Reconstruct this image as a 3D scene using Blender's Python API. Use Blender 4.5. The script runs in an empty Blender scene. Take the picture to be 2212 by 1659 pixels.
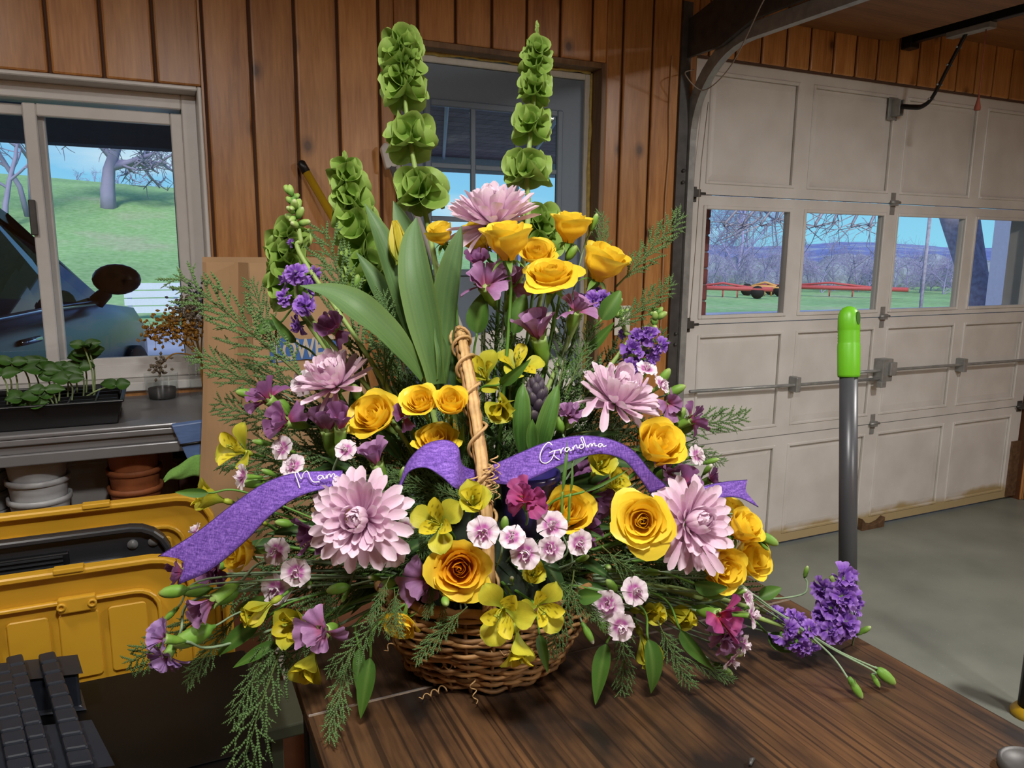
import bpy, math, random
from mathutils import Vector, Matrix, noise
scene = bpy.context.scene
col = scene.collection
random.seed(7)
PI = math.pi
# ------------------------------------------------------------------ camera
F, CX, CY = 1640.0, 1106.0, 829.5
CAM = Vector((0, 0, 1.37))
pit, rol, yaw = math.radians(10), math.radians(.52), math.radians(25)
_f0 = Vector((math.sin(yaw), math.cos(yaw), 0)); _r0 = Vector((math.cos(yaw), -math.sin(yaw), 0)); _z = Vector((0, 0, 1))
FW = _f0*math.cos(pit) - _z*math.sin(pit); _u0 = _f0*math.sin(pit) + _z*math.cos(pit)
RT = _r0*math.cos(rol) + _u0*math.sin(rol); UP = -_r0*math.sin(rol) + _u0*math.cos(rol)
cd = bpy.data.cameras.new('camera'); cam = bpy.data.objects.new('camera', cd); col.objects.link(cam)
cd.sensor_width = 36; cd.lens = 36*F/2212; cd.clip_start = .02; cd.clip_end = 2000
cam.matrix_world = Matrix(((RT.x, UP.x, -FW.x, CAM.x), (RT.y, UP.y, -FW.y, CAM.y), (RT.z, UP.z, -FW.z, CAM.z), (0, 0, 0, 1)))
scene.camera = cam
def ray(px, py): return FW + RT*((px-CX)/F) - UP*((py-CY)/F)
def at(px, py, dep): return CAM + ray(px, py)*dep
def aty(px, py, Y):
    d = ray(px, py); return CAM + d*((Y-CAM.y)/d.y)
def atz(px, py, Z):
    d = ray(px, py); return CAM + d*((Z-CAM.z)/d.z)
# ------------------------------------------------------------------ view, world, lights
vs = scene.view_settings
vs.view_transform = 'Standard'; vs.look = 'None'; vs.gamma = 1; vs.exposure = 0.0; vs.use_curve_mapping = False
def lin(r, g, b):
    return tuple(((c/255)/12.92 if c/255 <= .04045 else ((c/255+.055)/1.055)**2.4) for c in (r, g, b)) + (1.0,)
w = bpy.data.worlds.new('sky'); scene.world = w; w.use_nodes = True
nt = w.node_tree; nt.nodes.clear()
o_ = nt.nodes.new('ShaderNodeOutputWorld'); bg = nt.nodes.new('ShaderNodeBackground')
tc = nt.nodes.new('ShaderNodeTexCoord'); sep = nt.nodes.new('ShaderNodeSeparateXYZ')
rp = nt.nodes.new('ShaderNodeValToRGB'); mp = nt.nodes.new('ShaderNodeMapping'); nz = nt.nodes.new('ShaderNodeTexNoise')
cr = nt.nodes.new('ShaderNodeValToRGB'); mx = nt.nodes.new('ShaderNodeMix'); mx.data_type = 'RGBA'
nt.links.new(tc.outputs['Generated'], sep.inputs[0]); nt.links.new(sep.outputs[2], rp.inputs[0])
rp.color_ramp.elements[0].position = .0; rp.color_ramp.elements[0].color = (.30, .78, 1.0, 1)
rp.color_ramp.elements[1].position = .30; rp.color_ramp.elements[1].color = (.12, .30, .85, 1)
nt.links.new(tc.outputs['Generated'], mp.inputs[0]); mp.inputs['Scale'].default_value = (2, 2, 9)
nt.links.new(mp.outputs[0], nz.inputs['Vector']); nz.inputs['Scale'].default_value = 1.6; nz.inputs['Detail'].default_value = 6
nt.links.new(nz.outputs[0], cr.inputs[0]); cr.color_ramp.elements[0].position = .5; cr.color_ramp.elements[1].position = .72
nt.links.new(cr.outputs[0], mx.inputs[0]); nt.links.new(rp.outputs[0], mx.inputs[6]); mx.inputs[7].default_value = (.62, .86, 1.0, 1)
nt.links.new(mx.outputs[2], bg.inputs[0]); bg.inputs[1].default_value = .95; nt.links.new(bg.outputs[0], o_.inputs[0])

def area(name, loc, size, power, color, target=None):
    l = bpy.data.lights.new(name, 'AREA'); l.energy = power; l.shape = 'DISK'; l.size = size; l.color = color
    o = bpy.data.objects.new(name, l); col.objects.link(o); o.location = loc
    d = (Vector(target) - Vector(loc)) if target else Vector((0, 0, -1))
    o.rotation_euler = d.to_track_quat('-Z', 'Y').to_euler(); return o
area('ceiling_lamp_light', (.15, .15, 2.26), .22, 30, (1.0, .96, .92))
area('ceiling_lamp_light', (2.5, .5, 2.26), .22, 40, (1.0, .96, .92))
area('ceiling_lamp_light', (1.7, -1.6, 2.26), .30, 55, (1.0, .96, .92))
area('ceiling_lamp_light', (-.75, 1.1, 2.26), .22, 12, (1.0, .94, .86))
sun = bpy.data.lights.new('sun', 'SUN'); sun.energy = 3.0; sun.angle = .3; sun.color = (1, .96, .9)
so = bpy.data.objects.new('sun', sun); col.objects.link(so); so.rotation_euler = (math.radians(48), 0, math.radians(-20))

# ------------------------------------------------------------------ helpers
class MB:
    def __init__(s): s.v = []; s.f = []; s.c = []; s.M = None; s.cc = None; s.sm = []; s.smooth = True
    def add(s, p, c=None):
        p = Vector(p); p = s.M @ p if s.M is not None else p
        s.v.append(p); s.c.append(c or s.cc or (1, 1, 1, 1)); return len(s.v)-1
    def face(s, *i): s.f.append(i); s.sm.append(s.smooth)
    def box(s, x0, x1, y0, y1, z0, z1):
        sm = s.smooth; s.smooth = False
        i = [s.add(p) for p in ((x0,y0,z0),(x1,y0,z0),(x1,y1,z0),(x0,y1,z0),(x0,y0,z1),(x1,y0,z1),(x1,y1,z1),(x0,y1,z1))]
        for q in ((3,2,1,0),(4,5,6,7),(0,1,5,4),(1,2,6,5),(2,3,7,6),(3,0,4,7)): s.face(*[i[k] for k in q])
        s.smooth = sm; return s
    def tube(s, pts, r, n=6, cap=True, flat=1.0, cols=None):
        pts = [Vector(p) for p in pts]; k = len(pts)
        rr = r if isinstance(r, (list, tuple)) else [r]*k
        rings = []; nrm = None
        for j, p in enumerate(pts):
            t = (pts[min(j+1, k-1)] - pts[max(j-1, 0)]).normalized()
            if nrm is None: nrm = t.orthogonal().normalized()
            nrm = (nrm - t*nrm.dot(t))
            nrm = nrm.normalized() if nrm.length > 1e-6 else t.orthogonal().normalized()
            b = t.cross(nrm); c = cols[j] if cols else None
            rings.append([s.add(p + (nrm*math.cos(a) + b*math.sin(a)*flat)*rr[j], c) for a in [2*PI*q/n for q in range(n)]])
        for j in range(k-1):
            for q in range(n): s.face(rings[j][q], rings[j][(q+1) % n], rings[j+1][(q+1) % n], rings[j+1][q])
        if cap:
            s.face(*rings[0][::-1]); s.face(*rings[-1])
        return s
    def lathe(s, prof, n=16, cols=None, cap=True, wob=None):
        rings = []
        for j, (r, z) in enumerate(prof):
            rings.append([s.add((r*(wob(a, j) if wob else 1)*math.cos(a), r*(wob(a, j) if wob else 1)*math.sin(a), z), cols[j] if cols else None) for a in [2*PI*q/n for q in range(n)]])
        for j in range(len(prof)-1):
            for q in range(n): s.face(rings[j][q], rings[j][(q+1) % n], rings[j+1][(q+1) % n], rings[j+1][q])
        if cap: s.face(*rings[0][::-1]); s.face(*rings[-1])
        return s
    def grid(s, fn, nu, nv, cfn=None):
        idx = [[s.add(fn(i/nu, j/nv), cfn(i/nu, j/nv) if cfn else None) for i in range(nu+1)] for j in range(nv+1)]
        for j in range(nv):
            for i in range(nu): s.face(idx[j][i], idx[j][i+1], idx[j+1][i+1], idx[j+1][i])
        return s
    def prism(s, poly, d0, d1, fn):
        """poly of 2-D points, extruded between d0 and d1; fn(a, b, d) gives the 3-D point"""
        sm = s.smooth; s.smooth = False
        A = [s.add(fn(a, b, d0)) for a, b in poly]; B = [s.add(fn(a, b, d1)) for a, b in poly]
        s.face(*A[::-1]); s.face(*B); n = len(poly)
        for i in range(n): s.face(A[i], A[(i+1) % n], B[(i+1) % n], B[i])
        s.smooth = sm; return s
    def mesh(s, name, mat):
        me = bpy.data.meshes.new(name); me.from_pydata([tuple(p) for p in s.v], [], s.f)
        me.polygons.foreach_set('use_smooth', s.sm)
        ca = me.color_attributes.new('Col', 'FLOAT_COLOR', 'POINT')
        ca.data.foreach_set('color', [x for c in s.c for x in c])
        if mat: me.materials.append(mat)
        me.update(); return me
    def build(s, name, mat, parent=None, bevel=0, seg=2, fix=False):
        me = s.mesh(name, mat); return put(name, me, parent, bevel, seg)
def put(name, me, parent=None, bevel=0, seg=2, M=None):
    o = bpy.data.objects.new(name, me); col.objects.link(o)
    if parent is not None:
        o.parent = parent
        if M is None and parent.parent is None: o.matrix_parent_inverse = parent.matrix_basis.inverted()
    if M is not None: o.matrix_basis = M
    if bevel:
        m = o.modifiers.new('bevel', 'BEVEL'); m.width = bevel; m.segments = seg; m.limit_method = 'ANGLE'; m.angle_limit = .6
    return o
def tag(o, label=None, cat=None, group=None, kind=None):
    if label: o['label'] = label
    if cat: o['category'] = cat
    if group: o['group'] = group
    if kind: o['kind'] = kind
    return o
def thing(name, label, cat, loc=(0, 0, 0), group=None, M=None):
    o = bpy.data.objects.new(name, None); col.objects.link(o); o.empty_display_size = .02
    if M is not None: o.matrix_basis = M
    else: o.location = loc
    return tag(o, label, cat, group)
def box(name, mat, b, parent=None, bevel=0, seg=2):
    m = MB(); m.smooth = False; m.box(*b); return m.build(name, mat, parent, bevel, seg)
def curve_pts(ps, n=12):
    """Catmull-Rom through the points"""
    ps = [Vector(p) for p in ps]; q = [ps[0]*2-ps[1]] + ps + [ps[-1]*2-ps[-2]]; out = []
    for i in range(1, len(q)-2):
        for k in range(n):
            t = k/n; a, b, c, d = q[i-1], q[i], q[i+1], q[i+2]
            out.append(.5*((2*b) + (c-a)*t + (2*a-5*b+4*c-d)*t*t + (3*b-a-3*c+d)*t**3))
    out.append(ps[-1]); return out
def rnd(a, b): return random.uniform(a, b)

# ------------------------------------------------------------------ materials
MATS = {}
def newmat(name):
    m = bpy.data.materials.new(name); m.use_nodes = True; MATS[name] = m
    return m, m.node_tree, m.node_tree.nodes['Principled BSDF']
def N(nt, t, **k):
    n = nt.nodes.new(t)
    for a, b in k.items(): setattr(n, a, b)
    return n
def noise_node(nt, scale, detail=4, vec=None, stretch=None, coord='Object'):
    n = N(nt, 'ShaderNodeTexNoise'); n.inputs['Scale'].default_value = scale; n.inputs['Detail'].default_value = detail
    if vec is None:
        t = N(nt, 'ShaderNodeTexCoord'); vec = t.outputs[coord]
    if stretch:
        mpn = N(nt, 'ShaderNodeMapping'); mpn.inputs['Scale'].default_value = stretch; nt.links.new(vec, mpn.inputs[0]); vec = mpn.outputs[0]
    nt.links.new(vec, n.inputs['Vector']); return n
def ramp(nt, src, stops):
    r = N(nt, 'ShaderNodeValToRGB'); e = r.color_ramp.elements
    while len(e) < len(stops): e.new(.5)
    for k, (p, c) in enumerate(stops): e[k].position = p; e[k].color = c
    nt.links.new(src, r.inputs[0]); return r
def mixc(nt, fac, a, b, mode='MIX'):
    m = N(nt, 'ShaderNodeMix', data_type='RGBA', blend_type=mode)
    for i, x in ((0, fac), (6, a), (7, b)):
        if hasattr(x, 'is_linked'): nt.links.new(x, m.inputs[i])
        else: m.inputs[i].default_value = x
    return m.outputs[2]
def bump(nt, src, bs, strength=.2, dist=.002):
    b = N(nt, 'ShaderNodeBump'); b.inputs['Strength'].default_value = strength; b.inputs['Distance'].default_value = dist
    nt.links.new(src, b.inputs['Height']); nt.links.new(b.outputs[0], bs.inputs['Normal'])
def plain(name, c, rough=.5, metal=0, var=.08, scale=30, bmp=.05, spec=.5, stretch=None, dist=.001):
    m, nt, bs = newmat(name); c = lin(*c)
    n = noise_node(nt, scale, 4, stretch=stretch)
    d = tuple(x*(1-var) for x in c[:3])+(1,); l = tuple(min(1, x*(1+var)) for x in c[:3])+(1,)
    r = ramp(nt, n.outputs[0], [(.3, d), (.7, l)]); nt.links.new(r.outputs[0], bs.inputs['Base Color'])
    bs.inputs['Roughness'].default_value = rough; bs.inputs['Metallic'].default_value = metal; bs.inputs['Specular IOR Level'].default_value = spec
    if bmp: bump(nt, n.outputs[0], bs, bmp, dist)
    return m
def wood(name, dark, mid, light, stretch, rough=.38, knots=True, scale=3.0, knotscale=(3.4, 0, 2.5)):
    m, nt, bs = newmat(name)
    tcn = N(nt, 'ShaderNodeTexCoord'); oi = N(nt, 'ShaderNodeObjectInfo')
    off = N(nt, 'ShaderNodeVectorMath', operation='MULTIPLY_ADD'); off.inputs[1].default_value = (1, 1, 1)
    sc_ = N(nt, 'ShaderNodeVectorMath', operation='SCALE'); sc_.inputs[0].default_value = (7.3, 3.1, 11.7); nt.links.new(oi.outputs['Random'], sc_.inputs['Scale'])
    nt.links.new(tcn.outputs['Object'], off.inputs[0]); nt.links.new(sc_.outputs[0], off.inputs[2])
    v = off.outputs[0]
    n1 = noise_node(nt, scale, 5, v, stretch); n1.inputs['Distortion'].default_value = .6
    n2 = noise_node(nt, scale*7, 3, v, stretch)
    n3 = noise_node(nt, 2.2, 2, v)
    r = ramp(nt, n1.outputs[0], [(.28, lin(*dark)), (.5, lin(*mid)), (.75, lin(*light))])
    c = mixc(nt, .35, r.outputs[0], ramp(nt, n2.outputs[0], [(.3, lin(*dark)), (.7, lin(*light))]).outputs[0])
    rv = N(nt, 'ShaderNodeMapRange'); nt.links.new(oi.outputs['Random'], rv.inputs[0]); rv.inputs[3].default_value = .80; rv.inputs[4].default_value = 1.12
    hv = N(nt, 'ShaderNodeHueSaturation'); nt.links.new(c, hv.inputs['Color']); nt.links.new(rv.outputs[0], hv.inputs['Value']); c = hv.outputs[0]
    if knots:
        mk = N(nt, 'ShaderNodeMapping'); mk.inputs['Scale'].default_value = knotscale; nt.links.new(v, mk.inputs[0])
        ks = N(nt, 'ShaderNodeSeparateXYZ'); nt.links.new(mk.outputs[0], ks.inputs[0]); kc = N(nt, 'ShaderNodeCombineXYZ'); nt.links.new(ks.outputs[0], kc.inputs[0]); nt.links.new(ks.outputs[2], kc.inputs[1])
        vo = N(nt, 'ShaderNodeTexVoronoi', voronoi_dimensions='2D'); vo.inputs['Scale'].default_value = 1.0; nt.links.new(kc.outputs[0], vo.inputs['Vector'])
        kr = ramp(nt, vo.outputs['Distance'], [(.026, (.92, .92, .92, 1)), (.046, (.55, .55, .55, 1)), (.10, (0, 0, 0, 1))])
        c = mixc(nt, kr.outputs[0], c, tuple(x*.28 for x in lin(*dark)[:3])+(1,))
    nt.links.new(c, bs.inputs['Base Color']); bs.inputs['Roughness'].default_value = rough
    bump(nt, n2.outputs[0], bs, .12, .001); return m
pine = wood('knotty_pine', (138, 86, 42), (178, 121, 65), (203, 149, 90), (6, 6, .55), .33)
pine_h = wood('pine_ceiling', (96, 58, 28), (132, 86, 46), (158, 108, 62), (.5, 6, 6), .5)
jambwood = wood('aged_jamb_wood', (92, 66, 40), (122, 92, 60), (146, 112, 76), (6, 6, .6), .5, knots=False)
groove = plain('groove_dark', (84, 48, 22), .7)
vinyl = plain('white_vinyl', (205, 203, 200), .35, var=.03, bmp=0)
steel_door = plain('blue_grey_paint', (104, 120, 136), .5, var=.03, scale=60, bmp=.03)
white_strip = plain('white_weatherstrip', (205, 205, 198), .6, var=.06)
foam_mat = plain('yellow_spray_foam', (190, 170, 96), .9, var=.2, scale=60, bmp=.5)
galv = plain('galvanised_steel', (150, 152, 150), .4, .35, var=.2, scale=25)
darksteel = plain('dark_steel', (74, 72, 70), .45, .3, var=.25, scale=25)
blacksteel = plain('black_painted_steel', (20, 20, 22), .4, .2)
concrete, _nt, _bs = newmat('painted_concrete')
_n = noise_node(_nt, 3, 6); _r = ramp(_nt, _n.outputs[0], [(.3, lin(112, 116, 108)), (.7, lin(138, 141, 130))])
_n2 = noise_node(_nt, 120, 2); _r2 = ramp(_nt, _n2.outputs[0], [(.70, (0, 0, 0, 1)), (.76, (1, 1, 1, 1))])
_nt.links.new(mixc(_nt, _r2.outputs[0], _r.outputs[0], lin(165, 165, 155)), _bs.inputs['Base Color']); _bs.inputs['Roughness'].default_value = .42
bump(_nt, _n.outputs[0], _bs, .05, .002)
# garage door paint: off-white with rust-yellow dirt towards its bottom rail
gpaint, _nt, _bs = newmat('garage_door_paint')
_t = N(_nt, 'ShaderNodeTexCoord'); _s = N(_nt, 'ShaderNodeSeparateXYZ'); _nt.links.new(_t.outputs['Object'], _s.inputs[0])
_n = noise_node(_nt, 5, 6); _nb = noise_node(_nt, 140, 2, stretch=(1, 1, .06))
_a = N(_nt, 'ShaderNodeMath', operation='MULTIPLY_ADD'); _nt.links.new(_n.outputs[0], _a.inputs[0]); _a.inputs[1].default_value = -.13; _nt.links.new(_s.outputs[2], _a.inputs[2])
_r = ramp(_nt, _a.outputs[0], [(.0, (1, 1, 1, 1)), (.03, (0, 0, 0, 1))])
_b = ramp(_nt, _n.outputs[0], [(.35, lin(202, 198, 192)), (.65, lin(216, 213, 208))])
_nt.links.new(mixc(_nt, _r.outputs[0], _b.outputs[0], lin(176, 158, 118)), _bs.inputs['Base Color']); _bs.inputs['Roughness'].default_value = .45
bump(_nt, _nb.outputs[0], _bs, .08, .001)
def glass(name, tint=(1, 1, 1), refl=.10):
    m, nt, bs = newmat(name); nt.nodes.remove(bs); out = nt.nodes['Material Output']
    t = N(nt, 'ShaderNodeBsdfTransparent'); t.inputs[0].default_value = tint+(1,)
    g = N(nt, 'ShaderNodeBsdfGlossy'); g.inputs['Roughness'].default_value = .02
    fr = N(nt, 'ShaderNodeLayerWeight'); fr.inputs[0].default_value = .5
    pw = N(nt, 'ShaderNodeMath', operation='POWER'); nt.links.new(fr.outputs['Facing'], pw.inputs[0]); pw.inputs[1].default_value = 4.5
    ml = N(nt, 'ShaderNodeMath', operation='MULTIPLY_ADD'); nt.links.new(pw.outputs[0], ml.inputs[0]); ml.inputs[1].default_value = .8; ml.inputs[2].default_value = refl*.3
    x = N(nt, 'ShaderNodeMixShader'); nt.links.new(ml.outputs[0], x.inputs[0]); nt.links.new(t.outputs[0], x.inputs[1]); nt.links.new(g.outputs[0], x.inputs[2])
    nt.links.new(x.outputs[0], out.inputs[0]); return m
pane_glass = glass('window_glass')
# table top: rustic brown print with dark burnt stains and fine saw lines along the grain
tabletop, _nt, _bs = newmat('rustic_table_wood')
_n1 = noise_node(_nt, 2.2, 6, stretch=(9, 1.0, 1)); _n1.inputs['Distortion'].default_value = .5
_n2 = noise_node(_nt, 150, 2, stretch=(1, .012, 1)); _n3 = noise_node(_nt, 9.0, 5, stretch=(1, .42, 1)); _n4 = noise_node(_nt, 40, 4, stretch=(3, .25, 1))
_r1 = ramp(_nt, _n1.outputs[0], [(.26, lin(36, 25, 17)), (.5, lin(70, 48, 31)), (.76, lin(112, 78, 47))])
_c = mixc(_nt, .5, _r1.outputs[0], ramp(_nt, _n4.outputs[0], [(.3, lin(46, 31, 20)), (.7, lin(108, 76, 46))]).outputs[0])
_c = mixc(_nt, ramp(_nt, _n3.outputs[0], [(.50, (0, 0, 0, 1)), (.62, (1, 1, 1, 1))]).outputs[0], _c, lin(30, 23, 19))
_c = mixc(_nt, ramp(_nt, _n2.outputs[0], [(.52, (0, 0, 0, 1)), (.62, (.75, .75, .75, 1))]).outputs[0], _c, lin(30, 19, 12))
_nt.links.new(_c, _bs.inputs['Base Color']); _bs.inputs['Roughness'].default_value = .42; bump(_nt, _n2.outputs[0], _bs, .25, .0006)
tableedge = plain('table_edge_dark', (48, 32, 22), .5, var=.3, scale=20)
seam = plain('pale_joint_line', (120, 106, 92), .5)

# ------------------------------------------------------------------ the room
WY = 2.52                                     # inner face of the back wall
ceil_z = 2.36
fl = tag(box('floor', concrete, (-2.2, 5.6, -2.6, 2.76, -.06, 0)), kind='structure')
ce = tag(box('ceiling', pine_h, (-2.2, 5.6, -2.6, 2.76, ceil_z, ceil_z+.05)), kind='structure')
for k in range(26):                            # ceiling boards laid along the back wall
    y1 = 2.52-.2*k
    box('board', pine_h, (-2.2, 5.6, y1-.196, y1, ceil_z-.012, ceil_z+.002), ce, .004, 1)
wl = tag(box('wall_left', pine, (-2.26, -2.2, -2.6, 2.76, 0, ceil_z)), kind='structure')
wr = tag(box('wall_right', pine, (5.6, 5.66, -2.6, 2.76, 0, ceil_z)), kind='structure')
wf = tag(box('wall_front', pine, (-2.2, 5.6, -2.66, -2.6, 0, ceil_z)), kind='structure')
WIN = (-.86, .158, .955, 1.835); DOOR = (.745, 1.545, 0, 2.045); GAR = (1.955, 4.36, 0, 2.122)
OPEN = [WIN, DOOR, GAR]
def cells(x0, x1, z0, z1):
    xs = sorted({x0, x1} | {o[k] for o in OPEN for k in (0, 1) if x0 < o[k] < x1}); out = []
    for a, b in zip(xs, xs[1:]):
        m = (a+b)/2; iv = [(z0, z1)]
        for o in OPEN:
            if o[0] < m < o[1]:
                nv = []
                for p, q in iv:
                    if o[2] > p: nv.append((p, min(q, o[2])))
                    if o[3] < q: nv.append((max(p, o[3]), q))
                iv = nv
        out += [(a, b, p, q) for p, q in iv if q-p > .004]
    return out
m = MB(); m.smooth = False
for a, b, p, q in cells(-2.2, 5.6, 0, ceil_z): m.box(a, b, WY+.012, 2.74, p, q)
wb = tag(m.build('wall_back', groove), kind='structure')
bounds = [-.226+.1315*k for k in range(-15, 45)]
for a, b in zip(bounds, bounds[1:]):
    if a < -2.2 or b > 5.6: continue
    cl = cells(a+.0045, b-.0045, .001, ceil_z-.002)
    up = [c for c in cl if c[2] > .002]; lo = [c for c in cl if c[2] <= .002]
    for grp in (lo, up):
        if not grp: continue
        m = MB(); m.smooth = False
        for c in grp: m.box(c[0], c[1], WY, WY+.013, c[2], c[3])
        m.build('plank', pine, wb, .009 if len(grp) == 1 else 0, 2)

# window: white liner, vinyl frame, sliding sash and glass
def frame(name, mat, x0, x1, z0, z1, t, y0, y1, parent, tb=None, bevel=.003):
    m = MB(); m.smooth = False; tb = t if tb is None else tb
    m.box(x0, x0+t, y0, y1, z0, z1); m.box(x1-t, x1, y0, y1, z0, z1); m.box(x0+t, x1-t, y0, y1, z0, z0+tb); m.box(x0+t, x1-t, y0, y1, z1-t, z1)
    return m.build(name, mat, parent, bevel, 1)
wn = tag(thing('window_1', None, None, (-.35, WY, .955)), kind='structure')
frame('liner', vinyl, WIN[0]+.001, WIN[1]-.001, WIN[2]+.001, WIN[3]-.001, .012, WY-.004, 2.739, wn)
box('sill', vinyl, (WIN[0], WIN[1]+.004, WY-.03, WY-.0045, .945, .972), wn, .003, 1)
frame('window_frame', vinyl, WIN[0]+.014, .145, .969, 1.822, .043, 2.60, 2.70, wn)
sa = frame('sash', vinyl, -.312, .104, .998, 1.768, .034, 2.615, 2.64, wn)
box('pane', pane_glass, (-.28, .072, 2.626, 2.629, 1.03, 1.736), sa)
s2 = frame('sash', vinyl, -.83, -.262, .998, 1.768, .030, 2.652, 2.68, wn)
box('pane', pane_glass, (-.80, -.29, 2.664, 2.667, 1.026, 1.74), s2)
box('latch', darksteel, (-.318, -.300, 2.600, 2.616, 1.40, 1.50), sa, .003)
tag(box('trim_1', pine, (WIN[0], .20, WY-.012, WY-.001, .918, .944), None, .002), kind='structure')

# entry door: rough jamb, foam, white stop, blue-grey leaf with nine lights
dr = tag(thing('door_1', None, None, (1.145, 2.6, 0)), kind='structure')
m = MB(); m.smooth = False
m.box(DOOR[0], DOOR[0]+.02, WY-.004, 2.74, 0, DOOR[3]); m.box(DOOR[1]-.02, DOOR[1], WY-.004, 2.74, 0, DOOR[3]); m.box(DOOR[0]+.02, DOOR[1]-.02, WY-.004, 2.74, DOOR[3]-.02, DOOR[3])
m.build('jamb', jambwood, dr, .002, 1)
m = MB()
for (x, z0, z1) in ((DOOR[1]-.024, 0, 2.02),): m.tube([(x+random.uniform(-.003, .003), 2.585, z0+(z1-z0)*k/40) for k in range(41)], [rnd(.004, .009) for _ in range(41)], 6)
m.tube([(DOOR[0]+.03+.74*k/30, 2.585, 2.023+rnd(-.003, .003)) for k in range(31)], [rnd(.004, .008) for _ in range(31)], 6)
m.build('spray_foam', foam_mat, dr)
frame('door_stop', white_strip, DOOR[0]+.022, DOOR[1]-.024, -.04, 2.018, .022, 2.588, 2.64, dr)
LX = [.892, 1.040, 1.058, 1.212, 1.230, 1.384]; LZ = [1.30, 1.468, 1.486, 1.650, 1.668, 1.856]
m = MB(); m.smooth = False
xa, xb = DOOR[0]+.046, DOOR[1]-.048
m.box(xa, LX[0]-.02, 2.60, 2.64, .01, 1.994); m.box(LX[5]+.02, xb, 2.60, 2.64, .01, 1.994)
m.box(LX[0]-.02, LX[5]+.02, 2.60, 2.64, LZ[5]+.02, 1.994); m.box(LX[0]-.02, LX[5]+.02, 2.60, 2.64, .01, LZ[0]-.02)
leaf = m.build('door_leaf', steel_door, dr)
frame('glazing_frame', steel_door, LX[0]-.024, LX[5]+.024, LZ[0]-.024, LZ[5]+.024, .024, 2.588, 2.60, dr, bevel=.004)
for k in (1, 3):
    box('muntin', steel_door, (LX[k], LX[k+1], 2.590, 2.604, LZ[0]-.002, LZ[5]+.002), dr, .003)
for k in (1, 3):
    for j in range(3): box('muntin', steel_door, (LX[2*j], LX[2*j+1], 2.5905, 2.6035, LZ[k], LZ[k+1]), dr, .003)
for i in range(3):
    for j in range(3): box('pane', pane_glass, (LX[2*i]-.001, LX[2*i+1]+.001, 2.605, 2.608, LZ[2*j]-.001, LZ[2*j+1]+.001), dr)
m = MB(); m.tube([(DOOR[0]+.052, 2.59, 1.66), (DOOR[0]+.052, 2.59, 1.76)], .008, 8)
m.build('hinge', darksteel, dr)
m = MB()
kx = xa+.07
m.M = Matrix.Translation((xb-.07, 2.6, 1.0)) @ Matrix.Rotation(PI/2, 4, 'X'); m.lathe([(.03, 0), (.03, .008), (.012, .012), (.012, .035), (.027, .045), (.03, .06), (.02, .072)], 16)
m.build('door_knob', galv, dr)
m = MB(); m.smooth = False

# garage door: four sections, raised panels, four lights, hinges and rollers
GY = 2.566
gd = tag(thing('door_2', None, None, (3.15, GY, 0)), kind='structure')
gx = [1.965, 2.558, 3.150, 3.742, 4.345]        # panel bay limits
zb = [.012, .54, 1.068, 1.600, 2.125]
PX = [(2.069, 2.528), (2.622, 3.112), (3.206, 3.692), (3.778, 4.250)]
for s_ in range(4):
    z0, z1 = zb[s_]+.002, zb[s_+1]-.002
    lights = s_ == 2
    for i, (pa, pb) in enumerate(PX):
        pass
    m = MB(); m.smooth = False
    zz0, zz1 = z0+.052, z1-.052
    if lights: zz0, zz1 = 1.104, 1.545
    m.box(gx[0], gx[4], GY, GY+.035, z0, zz0); m.box(gx[0], gx[4], GY, GY+.035, zz1, z1)
    xs = [gx[0]] + [x for p in PX for x in p] + [gx[4]]
    for k in range(0, len(xs), 2): m.box(xs[k], xs[k+1], GY, GY+.035, zz0, zz1)
    sec = m.build('section', gpaint, gd)
    for (pa, pb) in PX:
        if lights:
            frame('light_frame', gpaint, pa-.014, pb+.014, zz0-.014, zz1+.014, .016, GY-.006, GY+.006, sec, bevel=.003)
            box('pane', pane_glass, (pa-.002, pb+.002, GY+.016, GY+.019, zz0-.002, zz1+.002), sec)
        else:
            frame('moulding', gpaint, pa-.010, pb+.010, zz0-.010, zz1+.010, .014, GY-.005, GY+.008, sec, bevel=.003)
            m = MB(); m.smooth = False; e = .03
            A = [(pa, zz0), (pb, zz0), (pb, zz1), (pa, zz1)]
            ia = [m.add((x, GY+.014, z)) for x, z in A]; B = [(pa+e, zz0+e), (pb-e, zz0+e), (pb-e, zz1-e), (pa+e, zz1-e)]
            ib = [m.add((x, GY+.010, z)) for x, z in B]; ic = [m.add((x, GY+.03, z)) for x, z in A]
            m.face(*ib)
            for k in range(4): m.face(ia[k], ia[(k+1) % 4], ib[(k+1) % 4], ib[k]); m.face(ic[k], ic[(k+1) % 4], ia[(k+1) % 4], ia[k])
            m.face(*ic[::-1]); m.build('panel', gpaint, sec)
tag(frame('trim_3', gpaint, 1.93, 4.385, -.05, 2.16, .06, GY+.037, 2.738, None, bevel=0), kind='structure')
def hinge(x, z, edge=False):
    m = MB(); m.smooth = False
    m.box(x-.014, x+.014, GY-.004, GY, z-.05, z-.004); m.box(x-.014, x+.014, GY-.004, GY, z+.004, z+.05)
    m.box(x-.018, x+.018, GY-.02, GY-.003, z-.010, z+.016); m.smooth = True
    m.tube([(x-.03, GY-.018, z+.006), (x+.03, GY-.018, z+.006)], .006, 8)
    m.build('hinge', galv, gd)
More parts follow.
